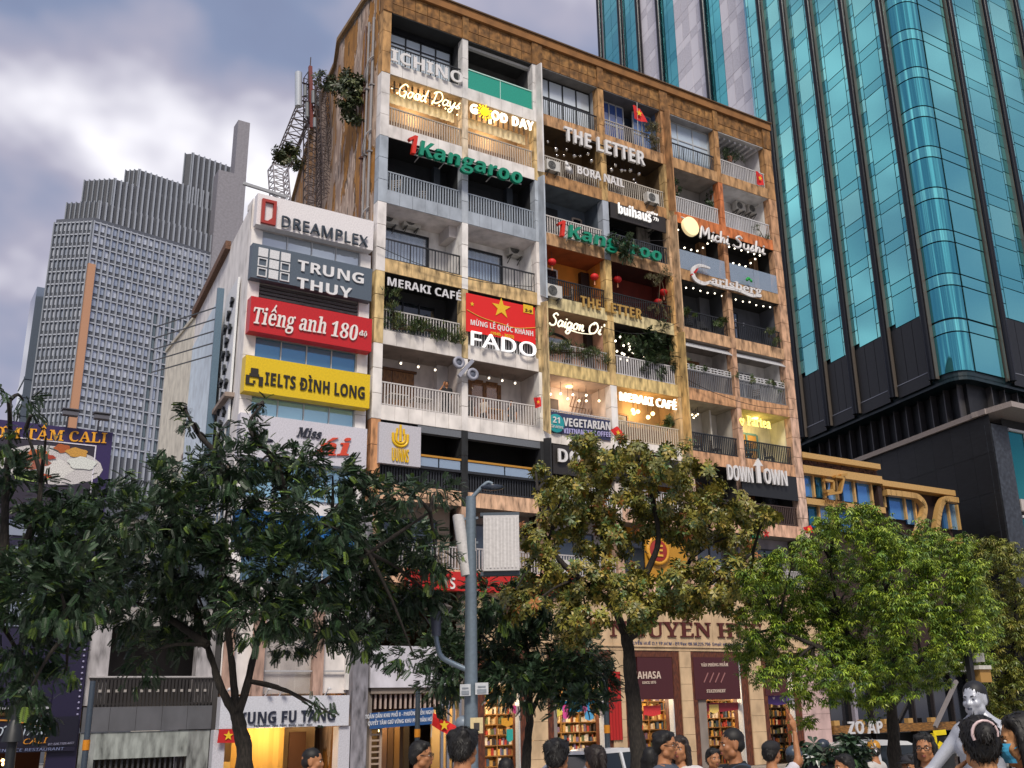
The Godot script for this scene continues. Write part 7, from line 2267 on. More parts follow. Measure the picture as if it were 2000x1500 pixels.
	plant("potted_tree", "leafy potted tree left in the grey balcony over the orange slab", [[1318, 362, 10, 14], [1316, 380, 9, 10]], -36.6, "whorl", 260, 0.14, gd_, 207, "6a4a38")
	plant("potted_tree", "leafy potted tree right in the grey balcony over the orange slab", [[1392, 380, 11, 14], [1388, 396, 9, 10]], -36.6, "whorl", 260, 0.14, gd_, 208, "6a4a38")
	plant("flower_vine", "pale flowering vine over the yellow fin beside the lanterns", [[1292, 532, 16, 10], [1275, 548, 18, 12], [1302, 545, 10, 12], [1285, 604, 18, 8], [1305, 610, 8, 14]], -35.7, "blade", 180, 0.18, dry, 209)
	plant("rail_plant", "green plant in a trough left on the dark balcony under the beer sign", [[1345, 612, 16, 8], [1335, 606, 9, 7]], -36.0, "whorl", 260, 0.13, g, 210)
	plant("rail_plant", "green plant in a trough by the tan pillar under the beer sign", [[1405, 628, 14, 8]], -36.0, "whorl", 260, 0.13, g, 211)
	plant("rail_plant", "trailing plant over the black railing beside the end pillar", [[1503, 650, 14, 8], [1512, 668, 10, 10]], -35.9, "blade", 260, 0.18, g, 212)
	plant("rail_plant", "leafy pots along the lattice railing under the left slatted awning", [[1372, 722, 9, 8], [1430, 733, 12, 9], [1350, 712, 8, 9]], -36.2, "whorl", 260, 0.13, g, 213)
	plant("rail_plant", "leafy pots along the lattice railing under the right slatted awning", [[1468, 742, 10, 7], [1500, 750, 12, 8], [1522, 755, 8, 10]], -36.2, "whorl", 260, 0.13, g, 214)
	plant("corner_plant", "dark plant in the warm lit balcony behind the glowing capitals", [[1308, 822, 10, 12], [1296, 832, 14, 9]], -36.6, "whorl", 260, 0.14, g, 215)
	plant("rail_plant", "moss and weeds hanging from the orange slab's end", [[1495, 462, 12, 6], [1478, 448, 10, 5]], -35.95, "blade", 260, 0.14, g, 216)
	# furniture glimpsed through railings
	for e in [[775, 786, "white cafe table behind the percent cafe's left railing"], [822, 792, "white cafe table nearer the man on the phone"], [960, 812, "wooden cafe table between the seated guests"]]:
		var c := pz(e[0], e[1], -36.9); c.y = floor_y(5)
		var t := thing("cafe_table", e[2], "table", c, "tables of the percent cafe")
		var m := paint("d0cac4") if e[0] < 900 else mt(hx("a87838"), 0.5)
		var q := MB.new()
		q.box(Vector3(-0.4, 0.7, -0.3), Vector3(0.4, 0.74, 0.3))
		part("table_top", q, m, t)
		for s in 4:
			q = MB.new()
			q.bar(Vector3(-0.36 if s % 2 else 0.36, 0, -0.26 if s / 2 else 0.26), Vector3(-0.36 if s % 2 else 0.36, 0.7, -0.26 if s / 2 else 0.26), 0.04)
			part("leg", q, m, t)
	# chairs and sagging cables
	var spots := [[2, 0, 0.8], [2, 0, 1.9], [2, 1, 0.7], [2, 1, 2.2], [3, 2, 1.5], [3, 3, 2.2], [3, 4, 1.0], [3, 4, 2.0], [4, 4, 1.2], [4, 5, 1.8], [5, 4, 1.0], [5, 4, 2.2], [5, 5, 0.9], [5, 5, 2.3], [4, 2, 1.4], [1, 4, 1.6], [0, 1, 2.6], [5, 2, 1.2]]
	for e in spots:
		var at := Vector3(BX[e[1]][0] + e[2], floor_y(e[0]), -36.75)
		var t := thing("balcony_chair", "slatted cafe chair seen through a balcony railing", "chair", at, "chairs behind the balcony railings", e[2] * 3.0)
		var m := mt(hx(["5a4632", "2c2e32", "8a8078"][(e[0] + e[1]) % 3]), 0.6)
		var q := MB.new()
		q.box(Vector3(-0.21, 0.43, -0.21), Vector3(0.21, 0.47, 0.21))
		part("seat", q, m, t)
		q = MB.new()
		for k in 4: q.box(Vector3(-0.2, 0.56 + k * 0.1, -0.2), Vector3(0.2, 0.61 + k * 0.1, -0.17))
		part("backrest", q, m, t)
		for s in 4:
			q = MB.new()
			var lx := -0.19 if s % 2 else 0.19
			q.bar(Vector3(lx, 0, -0.19 if s / 2 else 0.19), Vector3(lx, 0.95 if s / 2 else 0.43, -0.19 if s / 2 else 0.19), 0.035)
			part("leg", q, m, t)
	for e in [[736, 480, 1040, 560, "black cable sagging below the curtained balconies"], [1060, 420, 1300, 470, "black cable sagging along the blue grey balcony to the fin"], [1066, 545, 1310, 590, "black cable sagging past the red lanterns"], [1180, 640, 1325, 630, "black cable sagging to the yellow fin beside the drooping bush"], [1330, 735, 1550, 800, "black cable sagging along the tan slabs by the end pillar"]]:
		var a := pz(e[0], e[1], -35.8); var b := pz(e[2], e[3], -35.8)
		var q := MB.new()
		q.tube(smooth([a, a.lerp(b, 0.3) - Vector3(0, 0.35, 0), a.lerp(b, 0.65) - Vector3(0, 0.38, 0), b], 5), 0.014, 0.014, 5)
		var t := thing("hanging_cable", e[4], "cable", a, "cables strung along the balconies")
		world_part("cable", q, paint("1c1c1e"), t)

func lamp_post() -> void:
	var D := 18.0
	var base := gd(920, D)
	var t := thing("lamp_post", "grey street lamp post with a dome lamp arm and box brackets", "lamp post", base)
	var gm := mt(hx("73828f"), 0.5, 0.2, "fine", Vector3(1, 1, 1))
	var top := pd(938, 970, D)
	var q := MB.new()
	q.tube([Vector3(0, 0, 0), Vector3(0, top.y, 0)], 0.125, 0.085, 12)
	part("pole", q, gm, t)
	q = MB.new()
	q.lathe([Vector2(0.26, 0), Vector2(0.26, 0.05), Vector2(0.18, 0.3), Vector2(0.15, 0.32)], Transform3D(), 14)
	part("base_collar", q, gm, t)
	var U := (pd(1000, 1100, D) - pd(900, 1100, D)); U.y = 0
	U = U.normalized()
	# lamp head on a short arm
	q = MB.new()
	var hd := pd(962, 952, D) - base
	q.tube(smooth([Vector3(0, top.y - 0.05, 0), Vector3(0, top.y + 0.05, 0) + U * 0.08, hd + Vector3(0, 0.08, 0) - U * 0.1, hd + Vector3(0, 0.06, 0)], 4), 0.04, 0.03, 8)
	part("lamp_arm", q, gm, t)
	q = MB.new()
	q.ball(hd, Vector3(0.22, 0.05, 0.14), 14, 6, Basis(U, Vector3.UP, U.cross(Vector3.UP)))
	part("lamp_head", q, paint("3a4250", 0.3), t)
	# curved side arm with dome
	var dm := pd(850, 1190, D) - base
	q = MB.new()
	q.tube(smooth([(pd(922, 1312, D) - base), (pd(885, 1296, D) - base), (pd(862, 1282, D) - base), (pd(854, 1258, D) - base), (pd(852, 1240, D) - base)], 5), 0.045, 0.04, 8)
	part("side_arm", q, mt(hx("7a8a98"), 0.4, 0.3), t)
	q = MB.new()
	q.tube([pd(852, 1242, D) - base, pd(851, 1186, D) - base], 0.075, 0.1, 10)
	part("lamp_body", q, paint("5a5f70", 0.4), t)
	q = MB.new()
	var dc := pd(850, 1184, D) - base
	q.lathe([Vector2(0.001, 0.06), Vector2(0.2, 0.03), Vector2(0.29, -0.02), Vector2(0.28, -0.035), Vector2(0.1, 0.0), Vector2(0.001, 0.01)], Transform3D(Basis(), dc), 20)
	part("dome_cover", q, mt(hx("8a8078"), 0.4), t)
	for s in [-1.0, 1.0]:
		q = MB.new()
		q.bar(dc + U * s * 0.26 - Vector3(0, 0.03, 0), dc + U * s * 0.09 - Vector3(0, 0.28, 0), 0.015)
		part("dome_stay", q, paint("8a8a90"), t)
	# cabinets on the pole
	var tilt := Basis(U, Vector3.UP, U.cross(Vector3.UP))
	var bx := thing("antenna_cabinet", "large white ribbed antenna cabinet on the lamp post", "antenna", base + Vector3(0, pd(978, 1065, D).y, 0), "antenna boxes on the lamp post")
	var bc := pd(979, 1062, D - 0.1) - bx.position
	q = MB.new()
	q.obox(Transform3D(tilt, bc), Vector3(0.6, 0.93, 0.22))
	part("casing", q, paint("c9c6c6"), bx)
	for k in 9:
		q = MB.new()
		q.obox(Transform3D(tilt, bc + U * (-0.24 + k * 0.06) + tilt.z * 0.115), Vector3(0.03 if k % 2 else 0.018, 0.84, 0.02))
		part("rib", q, paint("d8d5d4"), bx)
	for y in [0.5, -0.5]:
		q = MB.new()
		q.obox(Transform3D(tilt, bc + Vector3(0, y, 0) - tilt.z * 0.05 - U * 0.02), Vector3(0.66, 0.06, 0.16))
		part("bracket", q, paint("44505c"), bx)
	var pa := thing("panel_antenna", "slim tilted white panel antenna on the lamp post", "antenna", base + Vector3(0, pd(905, 1065, D).y, 0), "antenna boxes on the lamp post")
	q = MB.new()
	var p0 := pd(895, 1008, D) - pa.position; var p1 := pd(912, 1124, D) - pa.position
	q.tube([p1, p0], 0.1, 0.1, 10)
	q.ball(p0, Vector3(0.1, 0.03, 0.1), 10, 4)
	part("radome", q, paint("d2cfce"), pa)
	for e in [1014, 1062]:
		q = MB.new()
		q.bar(pd(903, e, D) - pa.position, pd(934, e - 2, D) - pa.position, 0.05, 0.04)
		part("bracket", q, paint("5a6878"), pa)
	q = MB.new()
	q.obox(Transform3D(tilt, pd(922, 1065, D) - pa.position), Vector3(0.13, 0.22, 0.1))
	part("remote_unit", q, paint("b8b4b4"), pa)
	for e in [[909, 1348, "small white camera box left on the lamp post", 0.17], [941, 1345, "small white camera box right on the lamp post", 0.21]]:
		var cb := thing("camera_box", e[2], "camera", pd(e[0], e[1], D - 0.15), "camera boxes on the lamp post")
		q = MB.new()
		q.obox(Transform3D(tilt, Vector3.ZERO), Vector3(e[3], 0.18, 0.14))
		part("casing", q, paint("c8ccd2"), cb)
		q = MB.new()
		q.obox(Transform3D(tilt, tilt.z * 0.075 + Vector3(0, 0.03, 0)), Vector3(e[3] * 0.6, 0.02, 0.012)); q.obox(Transform3D(tilt, tilt.z * 0.075 - Vector3(0, 0.04, 0)), Vector3(e[3] * 0.7, 0.06, 0.01))
		part("vent", q, paint("8a929c"), cb)
	var st := thing("pole_sticker", "cream notice board with a black portrait print strapped low on the lamp post", "notice", pd(931, 1417, D - 0.2))
	q = MB.new()
	q.obox(Transform3D(tilt, Vector3.ZERO), Vector3(0.2, 0.24, 0.03))
	part("board", q, paint("dcc898"), st)
	q = MB.new()
	q.obox(Transform3D(tilt, tilt.z * 0.018 - Vector3(0, 0.02, 0)), Vector3(0.09, 0.12, 0.006))
	part("print", q, paint("3a3430"), st)
	var ub := thing("meter_box", "grey rounded meter box clamped to the lamp post behind the beige jacket", "box", pd(905, 1412, D + 0.1))
	q = MB.new()
	q.ball(Vector3.ZERO, Vector3(0.14, 0.12, 0.1), 12, 8); q.obox(Transform3D(tilt, U * 0.08), Vector3(0.08, 0.2, 0.1))
	part("casing", q, paint("8a98a8", 0.4), ub)
	var rb := thing("reflector_band", "orange band on a thin grey post before the concrete house", "post", gd(170, 26))
	q = MB.new()
	q.tube([Vector3(0, 0, 0), Vector3(0, pd(180, 1330, 26).y, 0)], 0.07, 0.06, 8)
	part("post", q, paint("3e4a58"), rb)
	q = MB.new()
	q.tube([Vector3(0, pd(173, 1465, 26).y, 0), Vector3(0, pd(174, 1445, 26).y, 0)], 0.075, 0.075, 8)
	part("orange_band", q, paint("d88a18"), rb)
	for e in [[815, "thin dark post with an orange band before the blue banner", 1345, 1432], [1186, "thin dark post with an orange band before the bookshop's red drape", 1320, 1424]]:
		var p := thing("street_post", e[1], "post", gd(e[0], 27))
		q = MB.new()
		q.tube([Vector3.ZERO, Vector3(0, pd(e[0], e[2], 27).y, 0)], 0.07, 0.06, 8)
		part("post", q, paint("39444e"), p)
		q = MB.new()
		q.tube([Vector3(0, pd(e[0], e[3] + 8, 27).y, 0), Vector3(0, pd(e[0], e[3] - 8, 27).y, 0)], 0.075, 0.075, 8)
		part("orange_band", q, paint("d88a18"), p)
	var pl := thing("dark_lamp_post", "black lamp post leaning out of the dark tree before the restaurant windows", "lamp post", gd(25, 24))
	q = MB.new()
	q.tube([Vector3(0, 0, 0), Vector3(0, pd(30, 1280, 24).y, 0)], 0.11, 0.07, 8)
	part("pole", q, paint("1c2024"), pl)
	q = MB.new()
	q.lathe([Vector2(0.2, 1.9), Vector2(0.16, 2.1), Vector2(0.08, 2.3)], Transform3D(), 10)
	part("collar", q, paint("1c2024"), pl)

func lattice(t: Node3D, a: Vector3, b: Vector3, w: float, m: Material, n: int, r := 0.05) -> void:
	for s in 4:
		var o := Vector3(w if s % 2 else -w, 0, w if s / 2 else -w)
		var q := MB.new()
		q.bar(a + o, b + o, r)
		world_part("leg", q, m, t)
	var q2 := MB.new()
	for k in n:
		var p0 := a.lerp(b, float(k) / n); var p1 := a.lerp(b, (k + 1.0) / n)
		for s in 4:
			var c := [Vector3(-w, 0, -w), Vector3(w, 0, -w), Vector3(w, 0, w), Vector3(-w, 0, w)]
			q2.bar(p0 + c[s], p1 + c[(s + 1) % 4], r * 0.6); q2.bar(p1 + c[s], p1 + c[(s + 1) % 4], r * 0.6)
	stuff(world_part("bracing", q2, m, t))
func roof_things() -> void:
	var rust := mt(hx("4a4040"), 0.7, 0.2)
	var t := thing("radio_mast", "lattice radio mast with panel antennas on the roof beside the ochre wall", "mast", pd(605, 400, 47))
	lattice(t, pd(610, 420, 47), pd(610, 150, 47), 0.32, rust, 16)
	lattice(t, pd(640, 390, 46), pd(628, 160, 46), 0.25, rust, 14, 0.04)
	var q := MB.new()
	q.bar(pd(608, 250, 46.6), pd(606, 130, 46.6), 0.16)
	world_part("red_pole", q, paint("7a3c38"), t)
	q = MB.new()
	q.bar(pd(606, 130, 46.6), pd(607, 112, 46.6), 0.04)
	world_part("lightning_rod", q, rust, t)
	q = MB.new()
	q.tube([pd(583, 208, 46), pd(583, 142, 46)], 0.17, 0.17, 10)
	world_part("panel_antenna", q, paint("b8c0cc"), t)
	for y in [160, 195]:
		q = MB.new()
		q.bar(pd(584, y, 46), pd(606, y + 6, 46.6), 0.07)
		world_part("bracket", q, rust, t)
	for e in [[596, 178, 10], [612, 190, 12], [600, 215, 14], [622, 200, 10], [615, 240, 9]]:
		q = MB.new()
		q.tube([pd(e[0], e[1] + e[2], 46.3), pd(e[0], e[1] - e[2], 46.3)], 0.1, 0.1, 8)
		world_part("antenna_unit", q, paint("7a8088"), t)
	var t2 := thing("lattice_boom", "sloping lattice boom rising behind the round shrub on the roof", "mast", pd(560, 400, 49))
	lattice(t2, pd(548, 330, 49), pd(600, 200, 49), 0.4, rust, 9, 0.05)
	var t3 := thing("roof_scaffold", "pale lattice scaffold standing behind the white building's roof", "mast", pd(550, 400, 45))
	lattice(t3, pd(548, 400, 45), pd(543, 330, 45), 0.35, paint("9a98a0"), 6, 0.05)
	var gr := [[Color(0.035, 0.05, 0.02), 0.7], [Color(0.07, 0.08, 0.025), 0.3]]
	for e in [["wall_shrub", "ragged shrub growing out of the ochre wall high up", [[690, 178, 22, 20], [668, 162, 18, 8], [640, 158, 16, 6], [626, 147, 8, 6], [684, 205, 20, 18], [700, 160, 14, 16], [676, 146, 10, 8], [698, 235, 8, 16], [680, 220, 12, 10], [660, 178, 10, 7]], 40.5, 301], ["roof_shrub", "round shrub growing at the ochre wall's far edge beside the mast", [[565, 312, 18, 20], [556, 300, 12, 12], [572, 295, 12, 10]], 47.0, 302]]:
		var bl := []
		for b in e[2]:
			var k: float = e[3] * 1.2 / FOC
			bl.push_back([pd(b[0], b[1], e[3]), Vector3(b[2] * k, b[3] * k, minf(b[2] * k, 0.4))])
		var s := thing(e[0], e[1], "shrub", bl[0][0])
		foliage(s, "leaves", "whorl", bl, 130, 0.24, gr, e[4], 0.2)
		q = MB.new()
		for b in bl: q.tube(smooth([bl[0][0], bl[0][0].lerp(b[0], 0.5) + Vector3(0, 0.1, 0), b[0]], 3), 0.06, 0.02, 5, false)
		world_part("stem", q, mt(hx("4a3c2c"), 0.9), s)

func car(label: String, at: Vector3, turn: float, c: String) -> void:
	var t := thing("parked_car", label, "car", at, "cars on the road", turn)
	var body := MB.new()
	var prof := [[-2.15, 0.45, 0.75], [-2.1, 0.35, 0.95], [-1.2, 0.32, 1.02], [-0.2, 0.3, 1.05], [1.0, 0.3, 1.05], [2.0, 0.35, 1.0], [2.2, 0.45, 0.8]]
	for i in prof.size() - 1:
		var a: Array = prof[i]; var b: Array = prof[i + 1]
		for s in [-1.0, 1.0]:
			var A := Vector3(a[0], a[1], s * 0.86); var B := Vector3(b[0], b[1], s * 0.86); var C := Vector3(b[0], b[2], s * 0.8); var D := Vector3(a[0], a[2], s * 0.8)
			if s > 0: body.quad(A, B, C, D)
			else: body.quad(B, A, D, C)
		body.quad(Vector3(a[0], a[2], 0.8), Vector3(b[0], b[2], 0.8), Vector3(b[0], b[2], -0.8), Vector3(a[0], a[2], -0.8))
		body.quad(Vector3(a[0], a[1], -0.86), Vector3(b[0], b[1], -0.86), Vector3(b[0], b[1], 0.86), Vector3(a[0], a[1], 0.86))
	body.quad(Vector3(-2.15, 0.45, -0.86), Vector3(-2.15, 0.45, 0.86), Vector3(-2.15, 0.75, 0.8), Vector3(-2.15, 0.75, -0.8))
	body.quad(Vector3(2.2, 0.45, 0.86), Vector3(2.2, 0.45, -0.86), Vector3(2.2, 0.8, -0.8), Vector3(2.2, 0.8, 0.8))
	var pm := mt(hx(c), 0.2)
	part("body", body, pm, t)
	var g := MB.new(); var rf := MB.new()
	var lo := [Vector2(-1.15, 1.02), Vector2(1.75, 1.02)]; var hi := [Vector2(-0.35, 1.55), Vector2(1.2, 1.58)]
	for s in [-1.0, 1.0]:
		var A := Vector3(lo[0].x, lo[0].y, s * 0.79); var B := Vector3(lo[1].x, lo[1].y, s * 0.79); var C := Vector3(hi[1].x, hi[1].y, s * 0.62); var D := Vector3(hi[0].x, hi[0].y, s * 0.62)
		if s > 0: g.quad(A, B, C, D)
		else: g.quad(B, A, D, C)
	g.quad(Vector3(lo[0].x, lo[0].y, -0.79), Vector3(lo[0].x, lo[0].y, 0.79), Vector3(hi[0].x, hi[0].y, 0.62), Vector3(hi[0].x, hi[0].y, -0.62))
	g.quad(Vector3(lo[1].x, lo[1].y, 0.79), Vector3(lo[1].x, lo[1].y, -0.79), Vector3(hi[1].x, hi[1].y, -0.62), Vector3(hi[1].x, hi[1].y, 0.62))
	part("windows", g, mt(hx("20282e"), 0.05), t)
	rf.prism(PackedVector2Array([Vector2(-0.4, 0), Vector2(1.25, 0.03), Vector2(1.1, 0.09), Vector2(0.3, 0.13), Vector2(-0.25, 0.08)]), Transform3D(Basis(), Vector3(0, 1.55, -0.63)), 1.26)
	part("roof", rf, pm, t)
	for s in [-1.0, 1.0]:
		for e in [[-1.15, -0.38], [0.42, 0.42], [1.75, 1.22]]:
			var q := MB.new()
			q.bar(Vector3(e[0], 1.02, s * 0.8), Vector3(e[1], 1.57, s * 0.63), 0.07)
			part("window_pillar", q, pm, t)
		for x in [-1.35, 1.35]:
			var w := MB.new()
			w.lathe([Vector2(0.001, -0.1), Vector2(0.3, -0.1), Vector2(0.33, -0.06), Vector2(0.33, 0.06), Vector2(0.3, 0.1), Vector2(0.001, 0.1)], Transform3D(Basis(Vector3.RIGHT, PI * 0.5), Vector3(x, 0.33, s * 0.8)), 16)
			var wn := part("wheel", w, mt(hx("17181a"), 0.8), t)
			var rq := MB.new()
			rq.lathe([Vector2(0.001, -0.115), Vector2(0.2, -0.11), Vector2(0.22, 0.0), Vector2(0.2, 0.11), Vector2(0.001, 0.115)], Transform3D(Basis(Vector3.RIGHT, PI * 0.5), Vector3(x, 0.33, s * 0.8)), 12)
			part("rim", rq, mt(hx("a8acb0"), 0.3, 0.8), wn)
		var hq := MB.new()
		hq.ball(Vector3(-2.1, 0.78, s * 0.62), Vector3(0.06, 0.09, 0.2), 8, 5)
		part("headlight", hq, mt(hx("d8dce0"), 0.1), t)
		var mq := MB.new()
		mq.ball(Vector3(-0.75, 1.08, s * 0.98), Vector3(0.08, 0.08, 0.12), 8, 5)
		part("mirror", mq, pm, t)
func vehicles() -> void:
	car("white car partly behind the bright green tree's trunk", gd(1730, 25) - Vector3(0, 0.35, 0), 2.6, "d4d6da")
	car("white car behind the two people before the blue paper banner", gd(1150, 27) - Vector3(0, 0.35, 0), 0.15, "d8dade")
	var fl := [[Color(0.02, 0.045, 0.02), 0.8], [Color(0.75, 0.75, 0.72), 0.04], [Color(0.04, 0.08, 0.03), 0.16]]
	var bl := px_blobs([[1625, 1472, 50, 26], [1590, 1488, 36, 22], [1660, 1486, 40, 22], [1625, 1520, 70, 40]], 15.0, 0.3, 5)
	var b := thing("flowering_bush", "round dark bush dotted with small white flowers behind the crowd", "bush", gd(1625, 15))
	foliage(b, "leaves", "whorl", bl, 240, 0.13, fl, 401)
	var q := MB.new()
	q.tube([gd(1625, 15), gd(1625, 15) + Vector3(0, 0.9, 0)], 0.06, 0.04, 6)
	world_part("stem", q, mt(hx("3a3024"), 0.9), b)
	var k := thing("bird_house", "small tan box house fixed to a dark post among the leaves at the far right", "box", pd(1915, 1318, 19))
	q = MB.new()
	q.box(Vector3(-0.14, -0.12, -0.1), Vector3(0.14, 0.08, 0.1))
	part("box", q, mt(hx("a07a40"), 0.7), k)
	q = MB.new()
	q.box(Vector3(-0.2, 0.08, -0.14), Vector3(0.12, 0.14, 0.14)); q.box(Vector3(-0.16, 0.2, -0.08), Vector3(0.06, 0.34, 0.08))
	part("lid", q, paint("c8c4bc"), k)
	q = MB.new()
	q.bar(Vector3(-0.25, -3.1, 0), Vector3(-0.25, 0.8, 0), 0.09)
	part("post", q, paint("1c1c20"), k)

# ================================================================ people: joints and radii, smooth union, surface nets
# prim: [a, b, ra, rb] tapered capsule or [centre, radii] ellipsoid
func sdf(mb: MB, prims: Array, cell: float, k := 0.02) -> void:
	var lo := Vector3.ONE * 1e9
	var hi := -lo
	for p in prims:
		var r: Vector3 = p[1] if p.size() == 2 else Vector3.ONE * maxf(p[2], p[3])
		var e: Vector3 = p[0] if p.size() == 2 else p[1]
		lo = lo.min(p[0] - r).min(e - r); hi = hi.max(p[0] + r).max(e + r)
	var pad := cell * 2.0 + k
	lo -= Vector3.ONE * pad; hi += Vector3.ONE * pad
	var nx := int((hi.x - lo.x) / cell) + 2; var ny := int((hi.y - lo.y) / cell) + 2; var nz := int((hi.z - lo.z) / cell) + 2
	var f := PackedFloat32Array()
	f.resize(nx * ny * nz)
	f.fill(1.0)
	var sx := ny * nz
	for p in prims:
		var el: bool = p.size() == 2
		var r: Vector3 = p[1] if el else Vector3.ONE * maxf(p[2], p[3])
		var a: Vector3 = p[0]
		var b: Vector3 = a if el else p[1]
		var m0 := ((a.min(b) - r - Vector3.ONE * pad - lo) / cell).floor().max(Vector3.ZERO)
		var m1 := ((a.max(b) + r + Vector3.ONE * pad - lo) / cell).ceil().min(Vector3(nx - 1, ny - 1, nz - 1))
		var ab := b - a
		var l2 := maxf(ab.length_squared(), 1e-9)
		var mr := minf(r.x, minf(r.y, r.z))
		var ra: float = 0.0 if el else p[2]
		var rb: float = 0.0 if el else p[3]
		for i in range(int(m0.x), int(m1.x) + 1):
			for j in range(int(m0.y), int(m1.y) + 1):
				var o := i * sx + j * nz
				for q in range(int(m0.z), int(m1.z) + 1):
					var pt := lo + Vector3(i, j, q) * cell - a
					var d: float
					if el: d = ((pt / r).length() - 1.0) * mr
					else:
						var t := clampf(pt.dot(ab) / l2, 0.0, 1.0)
						d = (pt - ab * t).length() - lerpf(ra, rb, t)
					var g := f[o + q]
					var h := maxf(k - absf(g - d), 0.0) / k
					f[o + q] = minf(g, d) - h * h * k * 0.25
	var idx := {}
	var st := mb.v.size()
	var ofs := [0, sx, nz, sx + nz, 1, sx + 1, nz + 1, sx + nz + 1]
	var cor := [Vector3(0, 0, 0), Vector3(1, 0, 0), Vector3(0, 1, 0), Vector3(1, 1, 0), Vector3(0, 0, 1), Vector3(1, 0, 1), Vector3(0, 1, 1), Vector3(1, 1, 1)]
	var edg := [[0, 1], [2, 3], [4, 5], [6, 7], [0, 2], [1, 3], [4, 6], [5, 7], [0, 4], [1, 5], [2, 6], [3, 7]]
	for i in nx - 1:
		for j in ny - 1:
			var o := i * sx + j * nz
			for q in nz - 1:
				var c := o + q
				var s0 := f[c] < 0.0
				if s0 == (f[c + 1] < 0.0) and s0 == (f[c + nz] < 0.0) and s0 == (f[c + sx] < 0.0) and s0 == (f[c + sx + nz] < 0.0) and s0 == (f[c + sx + 1] < 0.0) and s0 == (f[c + nz + 1] < 0.0) and s0 == (f[c + sx + nz + 1] < 0.0): continue
				var sum := Vector3.ZERO
				var n := 0
				for e in edg:
					var va := f[c + ofs[e[0]]]; var vb := f[c + ofs[e[1]]]
					if (va < 0.0) != (vb < 0.0):
						sum += cor[e[0]].lerp(cor[e[1]], va / (va - vb))
						n += 1
				idx[c] = mb.v.size()
				mb.v.push_back(lo + (Vector3(i, j, q) + sum / n) * cell)
				mb.n.push_back(Vector3.ZERO)
				if mb.tint: mb.c.push_back(mb.col)
	var dirs := [[sx, nz, 1], [nz, 1, sx], [1, sx, nz]]
	for c in idx:
		for d in dirs:
			if (f[c] < 0.0) == (f[c + d[0]] < 0.0): continue
			var a = idx.get(c - d[1] - d[2]); var b = idx.get(c - d[2]); var e = idx.get(c); var g = idx.get(c - d[1])
			if a == null or b == null or e == null or g == null: continue
			var w := [a, b, e, g] if f[c] < 0.0 else [a, g, e, b]
			var nn: Vector3 = (mb.v[w[2]] - mb.v[w[0]]).cross(mb.v[w[3]] - mb.v[w[1]])
			for t in w: mb.n[t] += nn
			for t in [0, 2, 1, 0, 3, 2]: mb.ix.push_back(w[t])
	for i in range(st, mb.v.size()): mb.n[i] = mb.n[i].normalized()
func hand(prims: Array, w: Vector3, dir: Vector3, up: Vector3, curl: float, s := 1.0) -> void:
	dir = dir.normalized()
	var side := dir.cross(up).normalized()
	var nrm := side.cross(dir).normalized()
	prims.push_back([w, w + dir * 0.075 * s, 0.026 * s, 0.034 * s])
	prims.push_back([w + dir * 0.03 * s - side * 0.018 * s, w + dir * 0.085 * s - side * 0.026 * s, 0.018 * s, 0.014 * s])
	for i in 4:
		var r := w + (dir * 0.085 + side * (-0.03 + i * 0.02)) * s
		var l: float = [0.04, 0.045, 0.042, 0.034][i] * s
		var d1 := (dir + nrm * -curl * 0.5).normalized()
		var d2 := (dir + nrm * -curl * 1.6).normalized()
		prims.push_back([r - dir * 0.02 * s, r + d1 * l, 0.0105 * s, 0.0095 * s]); prims.push_back([r + d1 * l, r + d1 * l + d2 * l, 0.0095 * s, 0.0075 * s])
	var th := w + (dir * 0.02 - side * 0.028) * s
	prims.push_back([th, th + (dir * 0.04 - side * 0.03 - nrm * curl * 0.015) * s, 0.013 * s, 0.0115 * s]); prims.push_back([th + (dir * 0.04 - side * 0.03 - nrm * curl * 0.015) * s, th + (dir * 0.075 - side * 0.03 - nrm * curl * 0.03) * s, 0.0115 * s, 0.009 * s])
